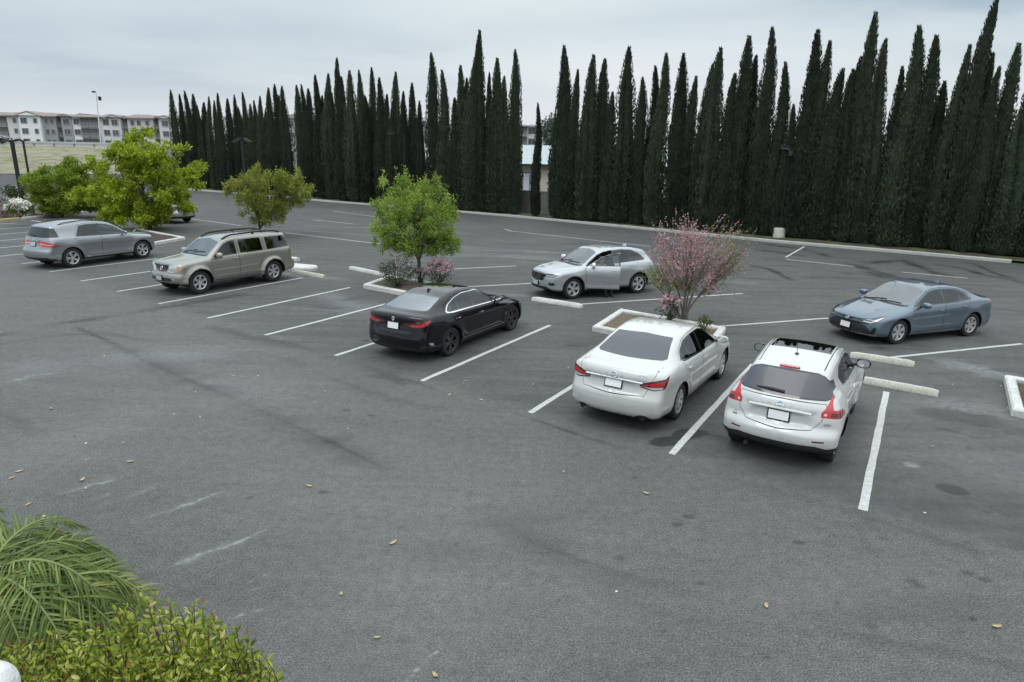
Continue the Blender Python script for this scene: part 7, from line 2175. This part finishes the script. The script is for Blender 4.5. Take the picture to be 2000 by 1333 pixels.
def make_lamps():
    M['black_metal'] = pmat('black_metal', (.012, .011, .010), .55); M['lamp_lens'] = pmat('lamp_lens', (.60, .62, .62), .25)
    M['dark_metal'] = pmat('dark_metal', (.012, .013, .015), .9)
    b = G(46, 408); lamp_post(b, at_dist(24, 276, b.y).z, 'nearer tall black lamp post with two square heads at the left edge', .10, 2, .36, rot=.2, arm=.12)
    b = G(62, 376); lamp_post(b, at_dist(48, 276, b.y).z, 'farther black lamp post with two flat heads at the left', .075, 2, .3, rot=.1, arm=.1)
    b = G(486, 385) - KN * .2; lamp_post(b, at_dist(484, 276, b.y).z, 'black post with two tilted pale floodlights before the far cypresses', .14, 2, .62, rot=KD.angle(Vector((1, 0, 0))) * -1 * 0, tilt=R(-28), arm=.22)
    b = G(790, 408) + KN * .1; lamp_post(b, at_dist(792, 262, b.y).z, 'slim dark post with one side arm among the middle cypresses', .06, 1, .5, tilt=R(0), arm=.75, mat='dark_metal')
    b = G(1519, 470) + KN * .15; lamp_post(b, at_dist(1531, 290, b.y).z, 'dark lamp post on round concrete pedestal before the right cypresses', .045, 1, .4, concrete=(.33, .70), box=True, tilt=R(10), arm=.05, mat='dark_metal')
    # tall pole beyond the apartments
    p = at_dist(196, 292, 150); t_ = at_dist(185, 181, 150)
    root = empty('street_light', (p.x, p.y, 0), label='tall pale light pole rising behind the apartment block', cat='light pole')
    mb = MB(); mb.tube([(0, 0, 0), (t_.x - p.x + .3, 0, t_.z)], [.16, .09], 8); mb.obj('pole', pmat('pale_steel', (.55, .56, .58), .6, .1), root)
    mb = MB(); mb.tube([(t_.x - p.x + .3, 0, t_.z), (t_.x - p.x - .1, 0, t_.z + .1)], .06, 6); mb.box((t_.x - p.x - .2, 0, t_.z + .12), (.6, .4, .3)); mb.box((t_.x - p.x + .9, 0, t_.z - 1.2), (.5, .3, .8)); mb.obj('lamp_head', M['dark_metal'], root)
    # white pole in the slit
    b = G(836, 411) + KN * .45
    root = empty('white_pole', b, label='slim white pole standing before the slit between two cypress groups', cat='pole')
    mb = MB(); z1 = at_dist(833, 262, b.y).z; mb.tube([(0, 0, 0), (0, 0, z1)], .06, 10); mb.obj('pole_shaft', pmat('white_pole', (.6, .6, .57), .6), root)
    mb = MB(); mb.lathe([(.062, 0), (.075, .02), (.075, .06), (.01, .09)], 12, 'Z', (0, 0, z1)); mb.obj('pole_cap', M['far_trim'], root)

LEAFPX = [(99, 800, 1), (38, 922, 1), (23, 935, 1), (161, 939, 1), (167, 955, 1), (255, 903, 1), (56, 986, 1), (87, 1010, 1), (604, 951, 1), (737, 1247, 1), (850, 1321, 1), (1262, 965, 1), (1496, 1185, 1), (667, 1162, 1), (768, 1062, 1), (910, 745, 1), (940, 782, 1), (1042, 752, 1), (905, 749, 0), (240, 866, 0), (168, 899, 0), (168, 867, 0), (340, 810, 0), (391, 815, 0), (456, 735, 0), (382, 767, 0), (504, 735, 0), (606, 723, 0), (635, 765, 0), (615, 786, 0), (680, 838, 0), (204, 696, 0), (1101, 922, 0), (3, 650, 0), (1005, 700, 1), (1110, 720, 1), (1860, 752, 0), (1946, 1226, 1), (1204, 1157, 0), (1822, 872, 0), (1806, 1003, 0), (878, 772, 1), (730, 572, 0), (742, 575, 0), (1700, 668, 0), (1955, 755, 0), (1968, 799, 1), (990, 640, 0), (168, 645, 0), (1560, 600, 0)]
def make_leaves():
    ym = pmat('dry_leaf', (.46, .36, .18), .7, noise=(40, .3)); wm = pmat('white_scrap', (.62, .60, .52), .7)
    rd = random.Random(2)
    vs = []
    for i, (px, py, y) in enumerate(LEAFPX):
        p = G(px, py)
        L = (.085 if y else .035) * rd.uniform(.75, 1.25); W = L * (.42 if y else .7)
        mb = MB(); n = 5; pts = []
        cu = rd.uniform(.15, .4)
        for k in range(n + 1):
            t = k / n; w = W * math.sin(math.pi * (t * .9 + .05)) / 2; z = .006 + cu * L * (t - .5) ** 2 * 2
            pts += [(L * (t - .5), w, z + w * .5), (L * (t - .5), 0, z), (L * (t - .5), -w, z + w * .5)]
        fs = []
        for k in range(n):
            for q in (0, 1): fs.append((k * 3 + q, k * 3 + q + 1, k * 3 + q + 4, k * 3 + q + 3))
        mb.add(pts, fs)
        o = mb.obj('fallen_leaf' if y else 'paper_scrap', ym if y else wm, None, smooth=True,
                   label='dry yellowish fallen leaf lying on the bare asphalt' if y else 'tiny white scrap lying on the asphalt', cat='leaf' if y else 'litter', group='dry leaves scattered on the asphalt' if y else 'tiny white scraps on the asphalt')
        o.location = p; o.rotation_euler = (rd.uniform(-.15, .15), rd.uniform(-.15, .15), rd.uniform(0, 6.28))

def skinned(name, nodes, edges, parent, mat, sub=2, root=0, **kw):
    me = bpy.data.meshes.new(name)
    me.from_pydata([n[0] for n in nodes], edges, [])
    o = link(name, me, parent, [mat], **kw)
    md = o.modifiers.new('skin', 'SKIN'); md.use_smooth_shade = True
    sv = me.skin_vertices[0].data
    for i, n in enumerate(nodes):
        r_ = n[1]; sv[i].radius = (r_, r_) if not isinstance(r_, tuple) else r_
        sv[i].use_root = (i == root)
    m2 = o.modifiers.new('sub', 'SUBSURF'); m2.levels = sub; m2.render_levels = sub
    return o
def make_person(car, c):
    """sits sideways on the driver's seat, feet out on the asphalt"""
    mw = car.matrix_world if False else (Matrix.Translation(car.location) @ Matrix.Rotation(car.rotation_euler.z, 4, 'Z'))
    sx = c.x0 - 2.26
    root = empty('person', mw @ Vector((sx, .60, -.09)), car.rotation_euler.z, label='person in pale shirt and dark trousers sitting sideways in the open vehicle doorway', cat='person')
    root.scale = (.93, .93, .91)
    # local frame: +Y points out of the car, +X to its front
    skin = pmat('skin', (.50, .30, .22), .55, noise=(9, .08)); shirt = pmat('pale_shirt', (.50, .60, .60), .8, noise=(6, .12)); tr = pmat('dark_trousers', (.018, .019, .022), .85); hair = pmat('grey_hair', (.22, .20, .18), .8, noise=(60, .4)); shoe = pmat('black_shoe', (.01, .01, .01), .5)
    nd = []; ed = []
    def a(p, r_, frm=None):
        nd.append((p, r_))
        if frm is not None: ed.append((frm, len(nd) - 1))
        return len(nd) - 1
    pel = a((0, -.20, .66), (.15, .12)); ab = a((.0, -.20, .82), (.14, .105), pel); ch = a((.01, -.17, 1.03), (.165, .11), ab); nb = a((.02, -.14, 1.17), .07, ch); nk = a((.025, -.12, 1.22), .052, nb); hd1 = a((.03, -.10, 1.28), .072, nk); hd2 = a((.03, -.11, 1.36), .088, hd1); hd3 = a((.03, -.115, 1.42), .062, hd2)
    for s in (-1, 1):
        sh = a((s * .17, -.15, 1.11), .062, ch); el = a((s * .22, .02, .90), .044, sh); fa = a((s * .16, .18, .84), .036, el); wr = a((s * .11, .26, .80), .026, fa); pa = a((s * .10, .32, .785), (.038, .018), wr)
        for k, (dx, L_) in enumerate(((-.030, .062), (-.010, .072), (.010, .068), (.029, .052))):
            f1 = a((s * .10 + dx, .355, .782), .0095, pa); f2 = a((s * .10 + dx * 1.15, .355 + L_ * .55, .772), .0085, f1); a((s * .10 + dx * 1.1, .355 + L_ * .85, .752), .007, f2)
        t1 = a((s * .10 - s * .042, .30, .795), .011, pa); a((s * .10 - s * .060, .335, .79), .009, t1)
        hp = a((s * .10, -.12, .63), .095, pel); kn = a((s * .13, .26, .60), .062, hp); cf = a((s * .12, .32, .38), .055, kn); an = a((s * .11, .33, .10), .036, cf); a((s * .115, .44, .055), (.045, .03), an)
    body = skinned('body', nd, ed, root, skin)
    # clothing: slightly fuller skins over the same joints
    n2 = []; e2 = []
    def b_(p, r_, frm=None):
        n2.append((p, r_))
        if frm is not None: e2.append((frm, len(n2) - 1))
        return len(n2) - 1
    q0 = b_((0, -.20, .64), (.165, .135)); q1 = b_((0, -.20, .82), (.155, .12), q0); q2 = b_((.01, -.17, 1.03), (.18, .125), q1); b_((.02, -.145, 1.15), .085, q2)
    for s in (-1, 1):
        s1 = b_((s * .17, -.15, 1.11), .075, q2); s2 = b_((s * .22, .01, .905), .058, s1); b_((s * .19, .10, .87), .052, s2)
    skinned('shirt', n2, e2, root, shirt)
    n3 = []; e3 = []
    n3.append(((0, -.20, .65), (.165, .13)))
    for s in (-1, 1):
        i = len(n3); n3 += [((s * .10, -.12, .63), .108), ((s * .13, .26, .60), .075), ((s * .12, .32, .38), .068), ((s * .11, .34, .075), .062)]
        e3 += [(0, i), (i, i + 1), (i + 1, i + 2), (i + 2, i + 3)]
    skinned('trousers', n3, e3, root, tr)
    for s in (-1, 1):
        mb = MB(); mb.ell((s * .115, .41, .055), (.062, .17, .068), 14, 8); mb.box((s * .115, .40, .012), (.095, .28, .024), ch=.01); mb.obj('shoe', shoe, root)
    mb = MB(); mb.ell((.03, -.135, 1.385), (.098, .108, .10), 16, 10); mb.obj('hair', hair, root)
    mb = MB()
    for s in (-1, 1):
        mb.ell((.03 + s * .032, -.022, 1.352), (.011, .008, .008), 8, 6)
    mb.obj('eyes', M['gloss_black'], root)
    mb = MB(); mb.ell((.03, -.012, 1.325), (.014, .02, .02), 8, 6)
    for s in (-1, 1): mb.ell((.03 + s * .092, -.11, 1.345), (.014, .022, .032), 8, 6)
    mb.ell((.03, -.025, 1.288), (.024, .01, .006), 8, 6); mb.obj('facial_features', skin, root)
def make_rail():
    wm = pmat('white_rail_paint', (.70, .70, .68), .5, noise=(30, .12), bump=(60, .3))
    c = at_dist(-22, 1346, 1.0)
    s = (c - cam.location).length / FPX
    r_ = 37 * s
    mb = MB(); mb.ell(c, (r_, r_, r_), 32, 20)
    e = c + Vector((-.8, .05, -.03)); mb.tube([c, e], r_, 32)
    o = mb.obj('balcony_rail', wm, None, label='white rounded balcony rail end at the bottom left corner', cat='railing')
    mb = MB(); mb.tube([c + Vector((-.25, -.23, -.02)), Vector((c.x - .25, c.y - .23, 2.9))], .025, 12); mb.obj('baluster', wm, o)
    # the floor of the balcony it stands on, behind and below the viewer
    mb = MB(); mb.box((-.9, -1.0, 2.8), (4.0, 2.6, .2)); f = mb.obj('balcony_floor', M['cream_concrete'], None, smooth=False, kind='structure')
    return o
def hidden_suv():
    a = G(222, 428); b = G(364, 441)
    d = (b - a).normalized()
    p = (a + b) / 2 + Vector((-d.y, d.x, 0)) * .8
    build_grey_suv(paint('white_silver_paint', (.42, .43, .44), .4, .35), (p, math.atan2(d.y, d.x) + math.pi), 'pale silver sport utility vehicle hidden behind the bright green tree')
import time as _t
_t0 = _t.time()
def _lap(s):
    global _t0
    print('lap', s, round(_t.time() - _t0, 1)); _t0 = _t.time()
make_asphalt(); make_lines(); make_hardscape(); _lap('ground')
make_far(); _lap('far')
make_cypresses(); _lap('cypress')
make_lot_trees(); make_pink_tree(); make_shrubs(); make_palm(); _lap('plants')
build_white_sedan(); build_crossover(); coupe = build_black_coupe(); build_blue_sedan()
suv, suv_car = build_silver_suv()
build_tan_suv(); build_grey_suv(); hidden_suv(); _lap('cars')
make_lamps(); make_leaves(); make_person(suv, suv_car); make_rail(); _lap('small')
c_ = copy_tree(coupe); p_ = at_dist(-4, 281, 118); c_.location = p_; c_.rotation_euler = (0, 0, R(176))
c_['label'] = 'dark car on the raised freeway, half cut by the left edge'
